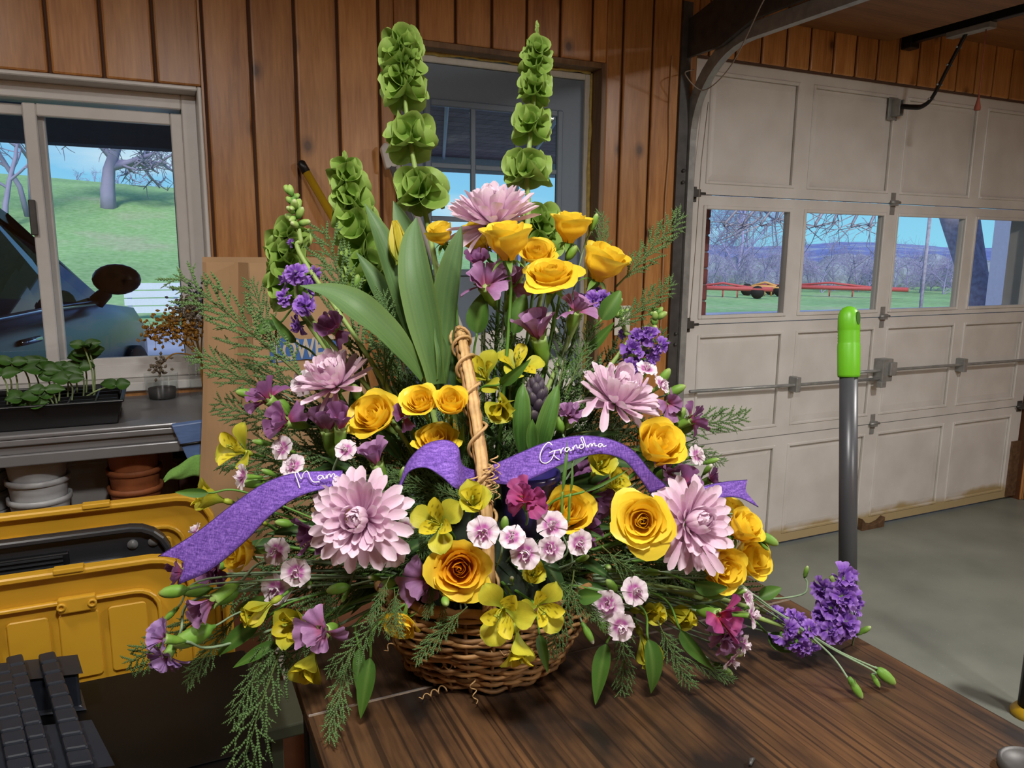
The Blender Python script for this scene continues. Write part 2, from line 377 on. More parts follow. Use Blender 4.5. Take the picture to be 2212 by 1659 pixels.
for z in zb[1:4]:
    hinge(3.159, z)
    for ex, sg in ((gx[0]+.03, -1), (gx[4]-.03, 1)):
        m = MB(); m.smooth = False; m.box(ex-.02, ex+.02, GY-.004, GY, z-.03, z+.03); m.box(ex-.02, ex+.02, GY-.03, GY-.003, z-.012, z+.018)
        m.smooth = True; m.tube([(ex+.05, GY-.02, z+.003), (ex-.05, GY-.02, z+.003)], .0055, 8); m.tube([(ex+sg*.05, GY-.02, z+.003), (ex+sg*.068, GY-.02, z+.003)], .016, 10)
        m.build('roller_bracket', darksteel, gd)
m = MB()                                         # lock bars with their guides and the latch box
m.tube([aty(1490, 846, GY-.035), aty(1712, 832, GY-.035), aty(1905, 818, GY-.035)], .0075, 8)
m.tube([aty(1838, 806, GY-.035), aty(1905, 800, GY-.035), aty(2212, 778, GY-.035), aty(2330, 770, GY-.035)], .0075, 8)
m.build('lock_bar', galv, gd)
for px, py in ((1708, 828), (2067, 787)):
    c = aty(px, py, GY); m = MB(); m.smooth = False; m.box(c.x-.014, c.x+.014, GY-.05, GY, c.z-.035, c.z+.035); m.build('bar_guide', galv, gd, .004)
c = aty(1897, 799, GY); m = MB(); m.smooth = False; m.box(c.x-.035, c.x+.035, GY-.055, GY, c.z-.05, c.z+.06); m.box(c.x-.055, c.x-.02, GY-.07, GY-.04, c.z-.075, c.z-.045); m.box(c.x+.0, c.x+.045, GY-.07, GY-.05, c.z-.02, c.z+.045)
m.build('lock_latch', galv, gd, .004)
c = aty(1877, 1125, GY); m = MB(); m.prism([(-.08, -.035), (.08, -.035), (.08, .02), (.05, .0), (.0, -.012), (-.05, .0), (-.08, .03)], 0, .03, lambda a, b, d: (c.x+a, GY-d, c.z+b)); m.build('lift_handle', plain('rusty_steel', (110, 84, 60), .7, .4, var=.35, scale=40), gd, .003)
c = aty(2200, 1020, GY-.05); m = MB(); m.smooth = False; m.box(gx[4]-.06, gx[4]+.02, GY-.012, GY, .02, .34); m.build('bottom_bracket', MATS['rusty_steel'], gd)

def track(x, name_, label):
    t = thing(name_, label, 'door track', (x, GY-.04, 0))
    y0 = GY-.045; R = .325; zt = 1.80
    path = [(x, y0, .02), (x, y0, 1.0), (x, y0, zt)] + [(x, y0-R*(1-math.cos(a)), zt+R*math.sin(a)) for a in [PI/2*k/12 for k in range(1, 13)]] + [(x, y0-R-2.2, zt+R)]
    m = MB(); m.smooth = False; n = len(path); prev = None
    for k, p in enumerate(path):
        p = Vector(p); tt = (Vector(path[min(k+1, n-1)])-Vector(path[max(k-1, 0)])).normalized(); nn = tt.cross(Vector((1, 0, 0)))
        # J-shaped section: web plus two lips
        prof = [(-.012, -.025), (.018, -.025), (.018, -.018), (-.006, -.018), (-.006, .018), (.018, .018), (.018, .025), (-.012, .025)]
        ring = [m.add(p + Vector((1, 0, 0))*a*(1 if x < 3 else -1) + nn*b) for a, b in prof]
        if prev:
            for q in range(8): m.face(prev[q], prev[(q+1) % 8], ring[(q+1) % 8], ring[q])
        else: m.face(*ring[::-1])
        prev = ring
    m.face(*prev); m.build('rail', galv, t)
    s = -1 if x < 3 else 1
    for z in (.35, 1.02, 1.66):
        m = MB(); m.smooth = False; m.box(x+s*.05, x+s*.012, y0-.012, y0+.012, z-.045, z+.045); m.box(x+s*.055, x+s*.05, y0-.012, WY+.0, z-.045, z+.045); m.smooth = True
        for dz in (-.022, .022):
            m.tube([(x+s*.03, y0-.013, z+dz), (x+s*.03, y0-.022, z+dz)], .007, 6)
        m.build('bracket', darksteel, t)
    m = MB(); m.smooth = False; m.box(x+s*.016, x+s*.06, WY-.012, WY-.001, .02, 2.30); m.build('angle_iron', darksteel, t)
    m = MB(); m.prism([(WY-.001, 2.10), (WY-.001, 2.235), (WY-.30, 2.30), (WY-.9, 2.30), (WY-.9, 2.155), (WY-.36, 2.15), (WY-.20, 2.10)], x+s*.02, x+s*.035, lambda a, b, d: (d, a, b)); pl = m.build('flag_bracket', darksteel, t)
    m = MB(); m.M = Matrix.Translation((x+s*.02, WY-.22, 2.19)) @ Matrix.Rotation(-s*PI/2, 4, 'Y')
    m.lathe([(.05, -.012), (.05, -.006), (.042, 0), (.042, .012), (.05, .018), (.05, .024), (.012, .026), (.012, .04)], 18); m.build('cable_pulley', darksteel, t)
    return t
tr_l = track(1.93, 'garage_door_track', 'curved steel garage door track beside the knotty pine wall and blue-grey door')
tr_r = track(4.385, 'garage_door_track', 'steel garage door track at the far end of the white garage door')
# ------------------------------------------------------------------ opener rail, arm, cords, beam, switch
box_beam = tag(box('trim_2', pine_h, (2.40, 2.98, 1.9, WY-.001, 2.285, ceil_z-.013), None, .004), kind='structure')
op = thing('garage_door_opener', 'black opener rail with curved arm bolted to the white garage door', 'door opener', (3.1, WY-.05, 2.25))
rx = 3.09; rz = 2.30
m = MB(); m.smooth = False; m.box(rx-.016, rx+.016, -1.9, WY-.05, rz-.018, rz+.018); m.build('rail', blacksteel, op, .003)
m = MB(); m.smooth = False; m.box(rx-.03, rx+.03, WY-.05, WY-.001, rz-.04, rz+.045); m.build('header_bracket', blacksteel, op, .004)
m = MB(); m.smooth = False; m.box(rx-.022, rx+.022, 2.12, 2.31, rz-.040, rz-.016); m.build('trolley', galv, op, .003)
for q in range(3): box('ceiling_hanger', darksteel, (rx-.015, rx+.015, -1.7+q*1.4, -1.67+q*1.4, rz+.017, ceil_z-.010), op)
arm0 = Vector((rx, 2.235, rz-.035)); arm2 = Vector((3.10, GY-.045, 2.025))
pts = curve_pts([arm0, arm0.lerp(Vector((3.095, 2.36, 2.045)), .5), Vector((3.095, 2.362, 2.04)), Vector((3.098, 2.41, 2.008)), Vector((3.10, 2.46, 2.012)), arm2], 7)
m = MB(); m.tube(pts, .014, 8, flat=.55); m.build('arm', blacksteel, op)
for k in (3, 7, 11, 15):
    m = MB(); p = pts[k]; m.tube([p+Vector((-.017, 0, 0)), p+Vector((.017, 0, 0))], .004, 6); m.build('bolt', galv, op)
m = MB(); m.smooth = False; m.box(3.07, 3.13, GY-.006, GY, 1.97, 2.07); m.box(3.085, 3.092, GY-.05, GY-.004, 1.985, 2.055); m.box(3.108, 3.115, GY-.05, GY-.004, 1.985, 2.055); m.build('door_bracket', galv, op, .002)
cordm = plain('red_cord', (140, 74, 56), .8)
pc = thing('pull_cord', 'red emergency pull cord hanging from the opener trolley', 'cord', (rx, 2.15, rz-.05))
pe = at(2126, 88, 2.9); pb_ = at(2115, 235, 2.9)
px0 = Vector((rx, 2.15, rz-.04))
m = MB(); m.tube(curve_pts([px0, px0+Vector((0, 0, -.1)), px0+Vector((.002, 0, -.18)), px0+Vector((.0, 0, -.25))], 5), .0025, 6); m.build('cord', cordm, pc)
m = MB(); m.M = Matrix.Translation(px0+Vector((0, 0, -.31))); m.lathe([(.012, 0), (.013, .01), (.006, .04), (.003, .062)], 10); m.build('handle', cordm, pc)
wirem = plain('beige_wire', (176, 140, 104), .6)
m = MB(); m.tube(curve_pts([aty(1452, 120, WY-.006), aty(1446, 230, WY-.006), aty(1445, 330, WY-.006), aty(1438, 420, WY-.006), aty(1434, 520, WY-.006), aty(1430, 640, WY-.006), aty(1424, 760, WY-.006)], 6), .0028, 6)
tag(m.build('wire', wirem), 'thin beige wire running down the pine planks beside the garage track', 'wire')
m = MB(); m.tube(curve_pts([Vector((1.90, WY-.05, 2.05)), aty(1480, 160, 2.42), aty(1520, 195, 2.38), aty(1580, 140, 2.2), aty(1650, 0, 1.9), aty(1690, -60, 1.7)], 8), .0022, 6)
tag(m.build('lift_cable', plain('grey_cable', (150, 140, 128), .5)), 'thin slack cable looping past the curved garage door track', 'cable')
m = MB(); m.tube([aty(1530, 220, GY-.03), aty(1515, 350, GY-.03), aty(1502, 540, GY-.03), aty(1490, 690, GY-.03)], .0018, 6)
tag(m.build('lift_cable', MATS['grey_cable']), 'thin straight steel cable down the left edge of the white garage door', 'cable')
sw = thing('light_switch', 'white switch plate on the pine wall behind the flowers', 'light switch', aty(1343, 690, WY))
c = aty(1343, 692, WY)
box('plate', plain('switch_white', (215, 210, 200), .4, var=.03), (c.x-.036, c.x+.036, WY-.007, WY-.0005, c.z-.058, c.z+.058), sw, .003)
box('toggle', MATS['switch_white'], (c.x-.005, c.x+.005, WY-.018, WY-.006, c.z-.010, c.z+.012), sw, .002)
for dz in (-.03, .03):
    m = MB(); m.tube([(c.x, WY-.0085, c.z+dz), (c.x, WY-.006, c.z+dz)], .0035, 8); m.build('screw', galv, sw)
# ceiling lamps (their light is made at the top of the script)
bulbm, _nt, _bs = newmat('lamp_glow'); _bs.inputs['Emission Color'].default_value = (1, .95, .88, 1); _bs.inputs['Emission Strength'].default_value = 9
for x, y, s_, lab in ((.15, .15, .22, 'round ceiling lamp above the flower table'), (2.5, .5, .22, 'round ceiling lamp in front of the garage door'), (1.7, -1.6, .30, 'large round ceiling lamp behind the flower table'), (-.75, 1.1, .22, 'round ceiling lamp in front of the window bench')):
    t = thing('ceiling_lamp', lab, 'ceiling lamp', (x, y, ceil_z-.012))
    m = MB(); m.M = Matrix.Translation((x, y, 0)); m.lathe([(s_*.62, ceil_z-.013), (s_*.64, ceil_z-.03), (s_*.6, ceil_z-.04)], 24); m.build('base', vinyl, t)
    m = MB(); m.M = Matrix.Translation((x, y, 0)); m.lathe([(s_*.56, ceil_z-.041), (s_*.55, ceil_z-.06), (s_*.42, ceil_z-.078), (s_*.2, ceil_z-.086)], 24); m.build('diffuser', bulbm, t)

# ------------------------------------------------------------------ bench under the window
benchm = plain('grey_steel_bench', (126, 126, 128), .3, .25, var=.05, scale=8, bmp=0)
shelfm = plain('dark_shelf', (70, 66, 62), .6)
BZ = .93
bn = thing('workbench', 'grey metal workbench with a lower shelf below the window', 'workbench', (-.5, 2.29, 0))
m = MB(); m.smooth = False; m.box(-1.6, .42, 2.07, WY-.014, BZ-.012, BZ); m.build('top', benchm, bn, .004)
m = MB(); m.smooth = False; m.box(-1.6, .42, 2.072, 2.09, BZ-.028, BZ-.012); m.box(-1.6, .42, 2.082, 2.10, BZ-.05, BZ-.028); m.box(-1.6, .42, 2.074, 2.09, BZ-.078, BZ-.05); m.build('front_rail', benchm, bn, .003)
for x in (-1.55, .37):
    for y in (2.09, 2.44): box('leg', benchm, (x, x+.04, y, y+.04, 0, BZ-.012), bn, .003)
box('shelf', shelfm, (-1.55, .41, 2.10, 2.46, .55, .57), bn, .003)

soil = plain('potting_soil', (34, 28, 24), .95, var=.4, scale=90, bmp=.6)
blackpl = plain('black_plastic', (18, 19, 21), .38, var=.1, bmp=.03)
ty = thing('seed_tray', 'black plastic seed tray of seedlings on the grey bench', 'seed tray', (-.3, 2.23, BZ))
TX0, TX1, TY0, TY1 = -.75, -.098, 2.10, 2.36
m = MB(); m.smooth = False
def rect(z, e): return [(TX0-e, TY0-e, z), (TX1+e, TY0-e, z), (TX1+e, TY1+e, z), (TX0-e, TY1+e, z)]
rings = [[m.add(p) for p in r] for r in (rect(BZ+.001, -.012), rect(BZ+.058, 0), rect(BZ+.058, .006), rect(BZ+.064, .006), rect(BZ+.064, -.004), rect(BZ+.006, -.015))]
m.face(*rings[0][::-1])
for a, b in zip(rings, rings[1:]):
    for q in range(4): m.face(a[q], a[(q+1) % 4], b[(q+1) % 4], b[q])
m.face(*rings[-1]); m.build('tray', blackpl, ty, .004)
m = MB(); m.smooth = False
for k in range(1, 11): x = TX0+(TX1-TX0)*k/11; m.box(x-.002, x+.002, TY0+.012, TY1-.012, BZ+.03, BZ+.060)
for k in range(1, 5): y = TY0+(TY1-TY0)*k/5; m.box(TX0+.012, TX1-.012, y-.002, y+.002, BZ+.03, BZ+.0602)
m.build('cell_dividers', blackpl, ty)
box('soil', soil, (TX0+.013, TX1-.013, TY0+.013, TY1-.013, BZ+.008, BZ+.046), ty)
seedm = plain('seedling_leaf', (54, 90, 30), .5, var=.25, scale=40)
stemm = plain('pale_stem', (156, 178, 120), .5)
def leaf_grid(m, M_, L, W, cup=.2, bend=.2, nu=4, nv=6, tip=1.0):
    def fn(u, v):
        x = (u-.5)*2; wv = W*math.sin(PI*min(1, v**.8*.94+.03))**.75
        return M_ @ Vector((x*wv, v*L, cup*W*x*x*1.0 + bend*L*v*v*-1))
    m.grid(fn, nu, nv)
def aim(loc, d, up=(0, 0, 1), roll=0, s=1):
    """matrix with +Y along d and +Z close to up"""
    y = Vector(d).normalized(); z = Vector(up); z = z-y*z.dot(y)
    if z.length < 1e-4: z = y.orthogonal()
    z.normalize(); x = y.cross(z); M_ = Matrix(((x.x, y.x, z.x, loc[0]), (x.y, y.y, z.y, loc[1]), (x.z, y.z, z.z, loc[2]), (0, 0, 0, 1)))
    return M_ @ Matrix.Rotation(roll, 4, 'Y') @ Matrix.Scale(s, 4)
def seedling(px, py, Yp, base_dx, n=2):
    top = aty(px, py, Yp); b = Vector((min(TX1-.03, max(TX0+.03, top.x+base_dx)), min(TY1-.02, Yp+.02), BZ+.045))
    t = thing('seedling', 'slender squash seedling with round cotyledons in the black tray', 'seedling', b, 'seedlings in the black tray')
    m = MB(); m.tube(curve_pts([b, b.lerp(top, .5)+Vector((.006, 0, .01)), top], 5), .0022, 6); m.build('stem', stemm, t)
    for k in range(n):
        a = k*2*PI/n + rnd(-.5, .5); d = Vector((math.cos(a), math.sin(a)*.6, rnd(-.1, .35)))
        m = MB(); leaf_grid(m, aim(top, d, (.2, -.75, .6)), rnd(.034, .046), rnd(.014, .018), .4, .12); m.build('leaf', seedm, t)
for a in ((25, 784, 2.2, .0, 3), (13, 797, 2.2, .0, 2), (5, 811, 2.16, .0, 2), (46, 788, 2.22, .01, 3), (60, 786, 2.24, .02, 2), (92, 801, 2.2, .01, 3), (113, 798, 2.22, -.01, 3), (138, 806, 2.2, .0, 2), (148, 822, 2.16, .0, 2), (150, 793, 2.24, .01, 2), (172, 794, 2.22, .0, 2), (182, 750, 2.2, .01, 4), (194, 762, 2.22, .0, 2), (177, 774, 2.24, .0, 3), (47, 862, 2.112, .04, 3), (64, 876, 2.108, .05, 2), (84, 857, 2.11, .03, 3), (98, 843, 2.115, .02, 2), (250, 834, 2.2, -.09, 3), (120, 820, 2.18, .0, 2)):
    seedling(*a)

# dried flowers in glass jar on the sill
clear = glass('clear_jar_glass', (.93, .96, .96), .3)
jx, jy = .105, 2.40
jr = thing('glass_jar', 'clear glass jar holding dried flowers beside the paper bag', 'jar', (jx, jy, BZ))
m = MB(); m.M = Matrix.Translation((jx, jy, BZ+.001)); m.lathe([(.034, 0), (.036, .004), (.036, .10), (.030, .115), (.030, .13)], 20, cap=False); m.build('glass', clear, jr)
m = MB(); m.M = Matrix.Translation((jx, jy, BZ+.116)); m.lathe([(.032, 0), (.032, .004), (.030, .005)], 20); m.build('rim', clear, jr)
jr2 = thing('glass_jar', 'short clear glass tumbler standing under the drooping dried flowers', 'jar', (.02, 2.44, BZ))
m = MB(); m.M = Matrix.Translation((-.005, 2.43, BZ+.001)); m.lathe([(.040, 0), (.044, .005), (.046, .075)], 20, cap=False); m.build('glass', clear, jr2)
m = MB(); m.M = Matrix.Translation((-.005, 2.43, BZ+.002)); m.lathe([(.036, 0.001), (.038, .03), (.005, .032)], 16); m.build('dark_base', plain('dark_grit', (60, 56, 56), .7), jr2)
drym = plain('dried_ochre', (150, 106, 34), .9, var=.35, scale=60)
dryb = plain('dried_blue_grey', (64, 68, 82), .9, var=.35, scale=60)
dryt = plain('dried_taupe', (112, 100, 82), .9, var=.3, scale=60)
def dried(px, py, spread, mt, lab, nm, n, Yp=2.36):
    c = aty(px, py, Yp); b = Vector((jx, jy, BZ+.11))
    t = thing('dried_flower', lab, 'dried flower', b)
    m = MB(); m.tube(curve_pts([b+Vector((0, 0, -.08)), b, b.lerp(c, .6)+Vector((0, 0, .03)), c], 5), .0022, 5); m.build('stem', drym, t)
    m = MB(); R = random.Random(px)
    for k in range(n):
        p = c+Vector((R.gauss(0, spread), R.gauss(0, spread*.5), R.gauss(0, spread))); d = Vector((R.gauss(0, 1), R.gauss(0, 1), R.gauss(0, 1))).normalized()
        m.tube([p, p+d*.006, p+d*.012], [.0015, .0045, .001], 5)
        if k % 2 == 0: m.tube([c.lerp(p, .2), p], .0008, 4, cap=False)
    tag(m.build('flower_head', mt, t), kind='stuff')
dried(375, 700, .026, drym, 'ochre dried flower cluster drooping over the window sill', 'a', 130)
dried(410, 715, .024, drym, 'ochre dried flower cluster just above the jar rim', 'b', 110)
dried(335, 720, .018, drym, 'thin ochre dried sprig reaching furthest over the grey bench', 'd', 60)
dried(345, 790, .014, dryt, 'brown dried flower head hanging low over the bench top', 'e', 40)
dried(408, 668, .024, dryt, 'taupe dried flower cluster behind the cedar sprigs', 'f', 110)
dried(445, 655, .032, dryb, 'dark blue-grey dried flower cluster beside the paper bag', 'g', 150, 2.38)

# on the lower shelf: cups, grey pots, clay pots, cloth, blue board, dark crate
cupm = plain('frosted_cup', (176, 178, 180), .35, var=.08); greypot = plain('grey_pot', (150, 148, 146), .5); clay = plain('terracotta', (150, 86, 48), .65, var=.15)
def stack(name, lab, cat, px, Yp, w, hh, n, mat, zb0=.571, dz=.05):
    x = aty(px, 1010, Yp).x
    for k in range(n):
        t = thing(name, lab, cat, (x, Yp, zb0+k*dz), lab.split(' in ')[0]+' stack')
        m = MB(); m.M = Matrix.Translation((x, Yp, zb0+k*dz)); m.lathe([(w*.40, 0), (w*.46, hh*.8), (w*.46, hh*.82)], 24); m.build('body', mat, t)
        m = MB(); m.M = Matrix.Translation((x, Yp, zb0+k*dz)); m.lathe([(w*.47, hh*.80), (w*.5, hh*.82), (w*.5, hh), (w*.46, hh), (w*.43, hh*.3)], 24, cap=False); m.build('rim', mat, t)
stack('plastic_cup', 'frosted plastic cup in the wide stack under the bench', 'cup', 80, 2.19, .146, .075, 5, cupm)
stack('plastic_cup', 'frosted plastic cup in the pale stack at the dark end of the shelf', 'cup', -38, 2.30, .11, .07, 5, cupm)
stack('clay_pot', 'terracotta pot in the stack on the lower shelf', 'flower pot', 290, 2.19, .136, .075, 5, clay)
x = aty(192, 1010, 2.30).x
t = thing('plastic_pot', 'square grey plastic pot between the cups and the clay pots', 'flower pot', (x, 2.30, .571))
m = MB(); m.smooth = False; r0 = [[m.add((x+a*s_*.9, 2.30+b*s_*.9, z)) for a, b in ((-1, -1), (1, -1), (1, 1), (-1, 1))] for s_, z in ((.045, .572), (.056, .80), (.062, .80), (.062, .825), (.055, .825), (.044, .60))]
m.face(*r0[0][::-1])
for a, b in zip(r0, r0[1:]):
    for q in range(4): m.face(a[q], a[(q+1) % 4], b[(q+1) % 4], b[q])
m.face(*r0[-1]); m.build('body', greypot, t, .003)
cr_ = thing('storage_crate', 'dark brown crate at the end of the lower shelf', 'crate', (.2, 2.26, .571))
box('body', plain('dark_brown_crate', (52, 26, 20), .5), (.02, .36, 2.17, 2.40, .571, .80), cr_, .006); box('lid', plain('crate_lid', (30, 22, 20), .4), (.01, .37, 2.16, 2.41, .80, .815), cr_, .004)
bl = plain('blue_plank', (96, 122, 170), .35, var=.12, scale=14, stretch=(2, 12, 12))
bb = thing('blue_board', 'pale blue board propped slanting against the bench front', 'board', aty(420, 990, 2.03))
A_, B_, C_, D_ = aty(370, 920, 2.052), aty(455, 908, 2.052), aty(455, 1020, 2.052), aty(418, 1020, 2.052)
m = MB(); m.smooth = False; q = [m.add(p) for p in (A_, B_, C_, D_)]; q2 = [m.add(p+Vector((0, .014, .004))) for p in (A_, B_, C_, D_)]
m.face(*q[::-1]); m.face(*q2)
for k in range(4): m.face(q[k], q[(k+1) % 4], q2[(k+1) % 4], q2[k])
m.build('panel', bl, bb, .003)
p0, p1 = aty(388, 962, 2.05), aty(455, 951, 2.05)
m = MB(); m.tube([p0, p1], .0035, 6); m.build('strap', blackpl, bb)
cl_m = plain('green_cloth', (128, 178, 86), .95, var=.1, scale=200, bmp=.5)
ctr = [aty(352, 1036, 2.042), aty(385, 1002, 2.042), aty(430, 982, 2.042), aty(470, 965, 2.042)]
bot = [aty(356, 1042, 2.04), aty(390, 1034, 2.036), aty(430, 1030, 2.036), aty(470, 1028, 2.04)]
tp, bt = curve_pts(ctr, 6), curve_pts(bot, 6)
m = MB(); nn = len(tp)-1
def cf(u, v):
    i = min(nn, int(round(u*nn))); p = tp[i].lerp(bt[i], v); return p+Vector((0, -.009*math.sin(PI*v)*(.4+u) + .003*math.sin(u*9+v*5), .004*math.sin(u*14)))
m.grid(cf, nn, 8); mm = MB(); mm.v = []
co = m.build('green_cloth', cl_m); sm = co.modifiers.new('thick', 'SOLIDIFY'); sm.thickness = .006; sm.offset = 1
tag(co, 'green microfibre cloth draped beside the paper bag', 'cloth')

# paper bag with the printed house logo
kraft = plain('kraft_paper', (176, 142, 104), .8, var=.06, scale=8, bmp=.1, dist=.004)
logo = plain('logo_blue', (62, 104, 168), .7, var=.05); logow = plain('logo_print', (190, 178, 160), .7, var=.05)
BY = 1.90
bz0, bz1 = .60, 1.335
L0 = aty(537, 562, BY); L1 = aty(738, 562, BY)
bx0, bx1 = L0.x, .47
pb = thing('paper_bag', 'brown kraft paper bag with blue house-shaped logo behind the flowers', 'paper bag', ((bx0+bx1)/2, BY+.08, bz0))
m = MB(); m.smooth = False
def bagf(u, v): return Vector((bx0+(bx1-bx0)*u, BY+.004*math.sin(u*7+v*5)-.006*math.sin(PI*v), bz0+(bz1-bz0)*v))
m.grid(bagf, 8, 12); bf = m.build('front_panel', kraft, pb); bf.modifiers.new('t', 'SOLIDIFY').thickness = .002
sl = aty(475, 556, BY+.11); sb = aty(428, 1078, BY+.06)
m = MB(); m.smooth = False                       # folded gusset
def gus(u, v):
    a = Vector((bx0, BY, bz0+(bz1-bz0)*v)); b = Vector((bx0-.095-.06*(1-v)**1.5, BY+.10, bz0+(bz1-bz0)*v))
    p = a.lerp(b, u); fold = .05*max(0, 1-abs(u-.45)/.45)*max(0, (v-.25)/.75); return p+Vector((fold*.55, fold*.9, 0))
m.grid(gus, 12, 12); g_ = m.build('gusset', kraft, pb); g_.modifiers.new('t', 'SOLIDIFY').thickness = .002
m = MB(); m.smooth = False
m.grid(lambda u, v: Vector((bx0-.095-.06*(1-v)**1.5+(bx1-bx0+.095)*u, BY+.105+.003*math.sin(u*9), bz0+(bz1-bz0+.012)*v)), 8, 8); b_ = m.build('back_panel', kraft, pb); b_.modifiers.new('t', 'SOLIDIFY').thickness = .002
m = MB(); m.smooth = False; m.grid(lambda u, v: Vector((bx0-.10+(bx1-bx0+.10)*u, BY+.002+.10*v, bz0+.002)), 2, 2); m.build('base', kraft, pb)
def lp(px, py): p = aty(px, py, BY-.011); return (p.x, p.z)
m = MB(); m.prism([lp(586, 785), lp(581, 745), lp(598, 738), lp(618, 722), lp(648, 733), lp(700, 731), lp(730, 735), lp(730, 778), lp(660, 776)], BY-.009, BY-.0098, lambda a, b, d: (a, d, b)); lg = m.build('logo', logo, pb)
cu = bpy.data.curves.new('logo_text', 'FONT'); cu.body = "LOWE'S"; cu.size = .062; cu.extrude = .0004; cu.offset = .0016
to = bpy.data.objects.new('logo_text', cu); tp0 = aty(592, 781, BY-.0102)
tmp_dg = None
col.objects.link(to); bpy.context.view_layer.update()
me = bpy.data.meshes.new_from_object(to.evaluated_get(bpy.context.evaluated_depsgraph_get())); bpy.data.objects.remove(to)
wd = max(v.co.x for v in me.vertices); tgt = aty(722, 768, BY-.0102).x-tp0.x
for v in me.vertices:
    x, z = v.co.x*tgt/wd, v.co.y*1.05; v.co = Vector((tp0.x+x, BY-.0102-v.co.z, tp0.z+z+.10*x*1.0*0.9))
me.materials.clear(); me.materials.append(logow); put('lettering', me, pb)
cb = thing('cardboard_box', 'reddish brown cardboard box standing below the paper bag', 'box', (.3, 1.99, 0))
card = plain('cardboard', (122, 76, 50), .85, var=.08)
box('body', card, (.02, .49, 1.83, 2.060, 0, .565), cb, .004)
m = MB(); m.smooth = False; m.box(.02, .49, 1.83, 1.94, .566, .572); m.build('flap', card, cb); m = MB(); m.smooth = False; m.box(.02, .49, 1.95, 2.059, .566, .572); m.build('flap', card, cb)
box('bag_foot', kraft, (bx0-.09, bx1, BY+.004, BY+.09, .573, .600), pb)

# broom handle and folding chair leaning on the wall
yel = plain('yellow_handle', (176, 140, 26), .35, var=.05)
bm_ = thing('broom', 'yellow broom handle with black tip leaning on the pine planks', 'broom', aty(760, 560, 2.2))
p0, p1 = aty(650, 352, 2.48), aty(760, 540, 2.42); dd = (p1-p0).normalized(); foot = p0+dd*((p0.z-.06)/-dd.z)
m = MB(); m.tube([p0+dd*.03, foot], .0125, 12); m.build('handle', yel, bm_)
m = MB(); m.tube([p0-dd*.006, p0, p0+dd*.032], [.008, .0135, .0135], 12); m.build('tip', blackpl, bm_)
m = MB(); m.M = Matrix.Translation(foot); m.smooth = False; m.box(-.15, .15, -.02, .02, -.06, .01); m.build('brush', blackpl, bm_, .006)
chm = plain('white_folding_chair', (196, 192, 186), .4, var=.04); chg = plain('grey_chair_frame', (110, 112, 114), .4, .3)
fc = thing('folding_chair', 'folded white plastic and grey metal chair leaning by the blue-grey door', 'chair', aty(850, 400, 2.3))
q0, q1 = aty(832, 318, 2.47), aty(875, 440, 2.42); d2 = (q1-q0).normalized(); ft = q0+d2*((q0.z-.02)/-d2.z)
side = Vector((1, .15, 0)).normalized()
m = MB(); m.M = aim(q0+d2*.02, d2, (0, -1, .2)); m.smooth = False
m.prism([(-.020, -.02), (.0, -.034), (.018, -.02), (.024, .05), (-.020, .05)], -.012, .012, lambda a, b, d: (a, b, d)); m.build('back_cap', chm, fc, .006)
m = MB(); m.tube([q0+d2*.06, ft], .014, 10, flat=.6); m.build('leg', chg, fc)
m = MB(); m.tube([q0+d2*.06+side*.02, ft+side*.09], .010, 10); m.build('leg', chm, fc)
m = MB(); m.tube([q0+d2*.6+side*.40, ft+side*.40], .014, 10, flat=.6); m.build('leg', chg, fc)
m = MB(); m.M = aim(q0+d2*.95+side*.2, d2, (0, -1, .2)); m.smooth = False; m.box(-.19, .19, -.17, .2, -.012, .012); m.build('seat', chm, fc, .008)
m = MB(); m.M = aim(q0+d2*.62+side*.21, d2, (0, -1, .2)); m.smooth = False; m.box(-.19, .18, -.0, .08, -.010, .010); m.build('backrest', chm, fc, .006)

# ------------------------------------------------------------------ upright tote lids and black bin
tote_y = plain('yellow_plastic', (206, 158, 44), .38, var=.05, scale=6, bmp=.02)
tote_k = plain('charcoal_plastic', (44, 46, 50), .36, var=.08, scale=10, bmp=.03)
def rrect(x0, x1, z0, z1, r, n=5):
    out = []
    for cx, cz, a0 in ((x1-r, z1-r, 0), (x0+r, z1-r, PI/2), (x0+r, z0+r, PI), (x1-r, z0+r, 1.5*PI)):
        out += [(cx+r*math.cos(a0+PI/2*k/n), cz+r*math.sin(a0+PI/2*k/n)) for k in range(n+1)]
    return out
def ringband(m, o, i, y0, y1):
    """closed frame between outlines o and i, from y0 to y1"""
    n = len(o); sm = m.smooth; m.smooth = False
    A = [m.add((a, y0, b)) for a, b in o]; B = [m.add((a, y0, b)) for a, b in i]; C = [m.add((a, y1, b)) for a, b in o]; D = [m.add((a, y1, b)) for a, b in i]
    for k in range(n):
        j = (k+1) % n; m.face(A[k], A[j], B[j], B[k]); m.face(C[j], C[k], D[k], D[j]); m.face(A[j], A[k], C[k], C[j]); m.face(B[k], B[j], D[j], D[k])
    m.smooth = sm
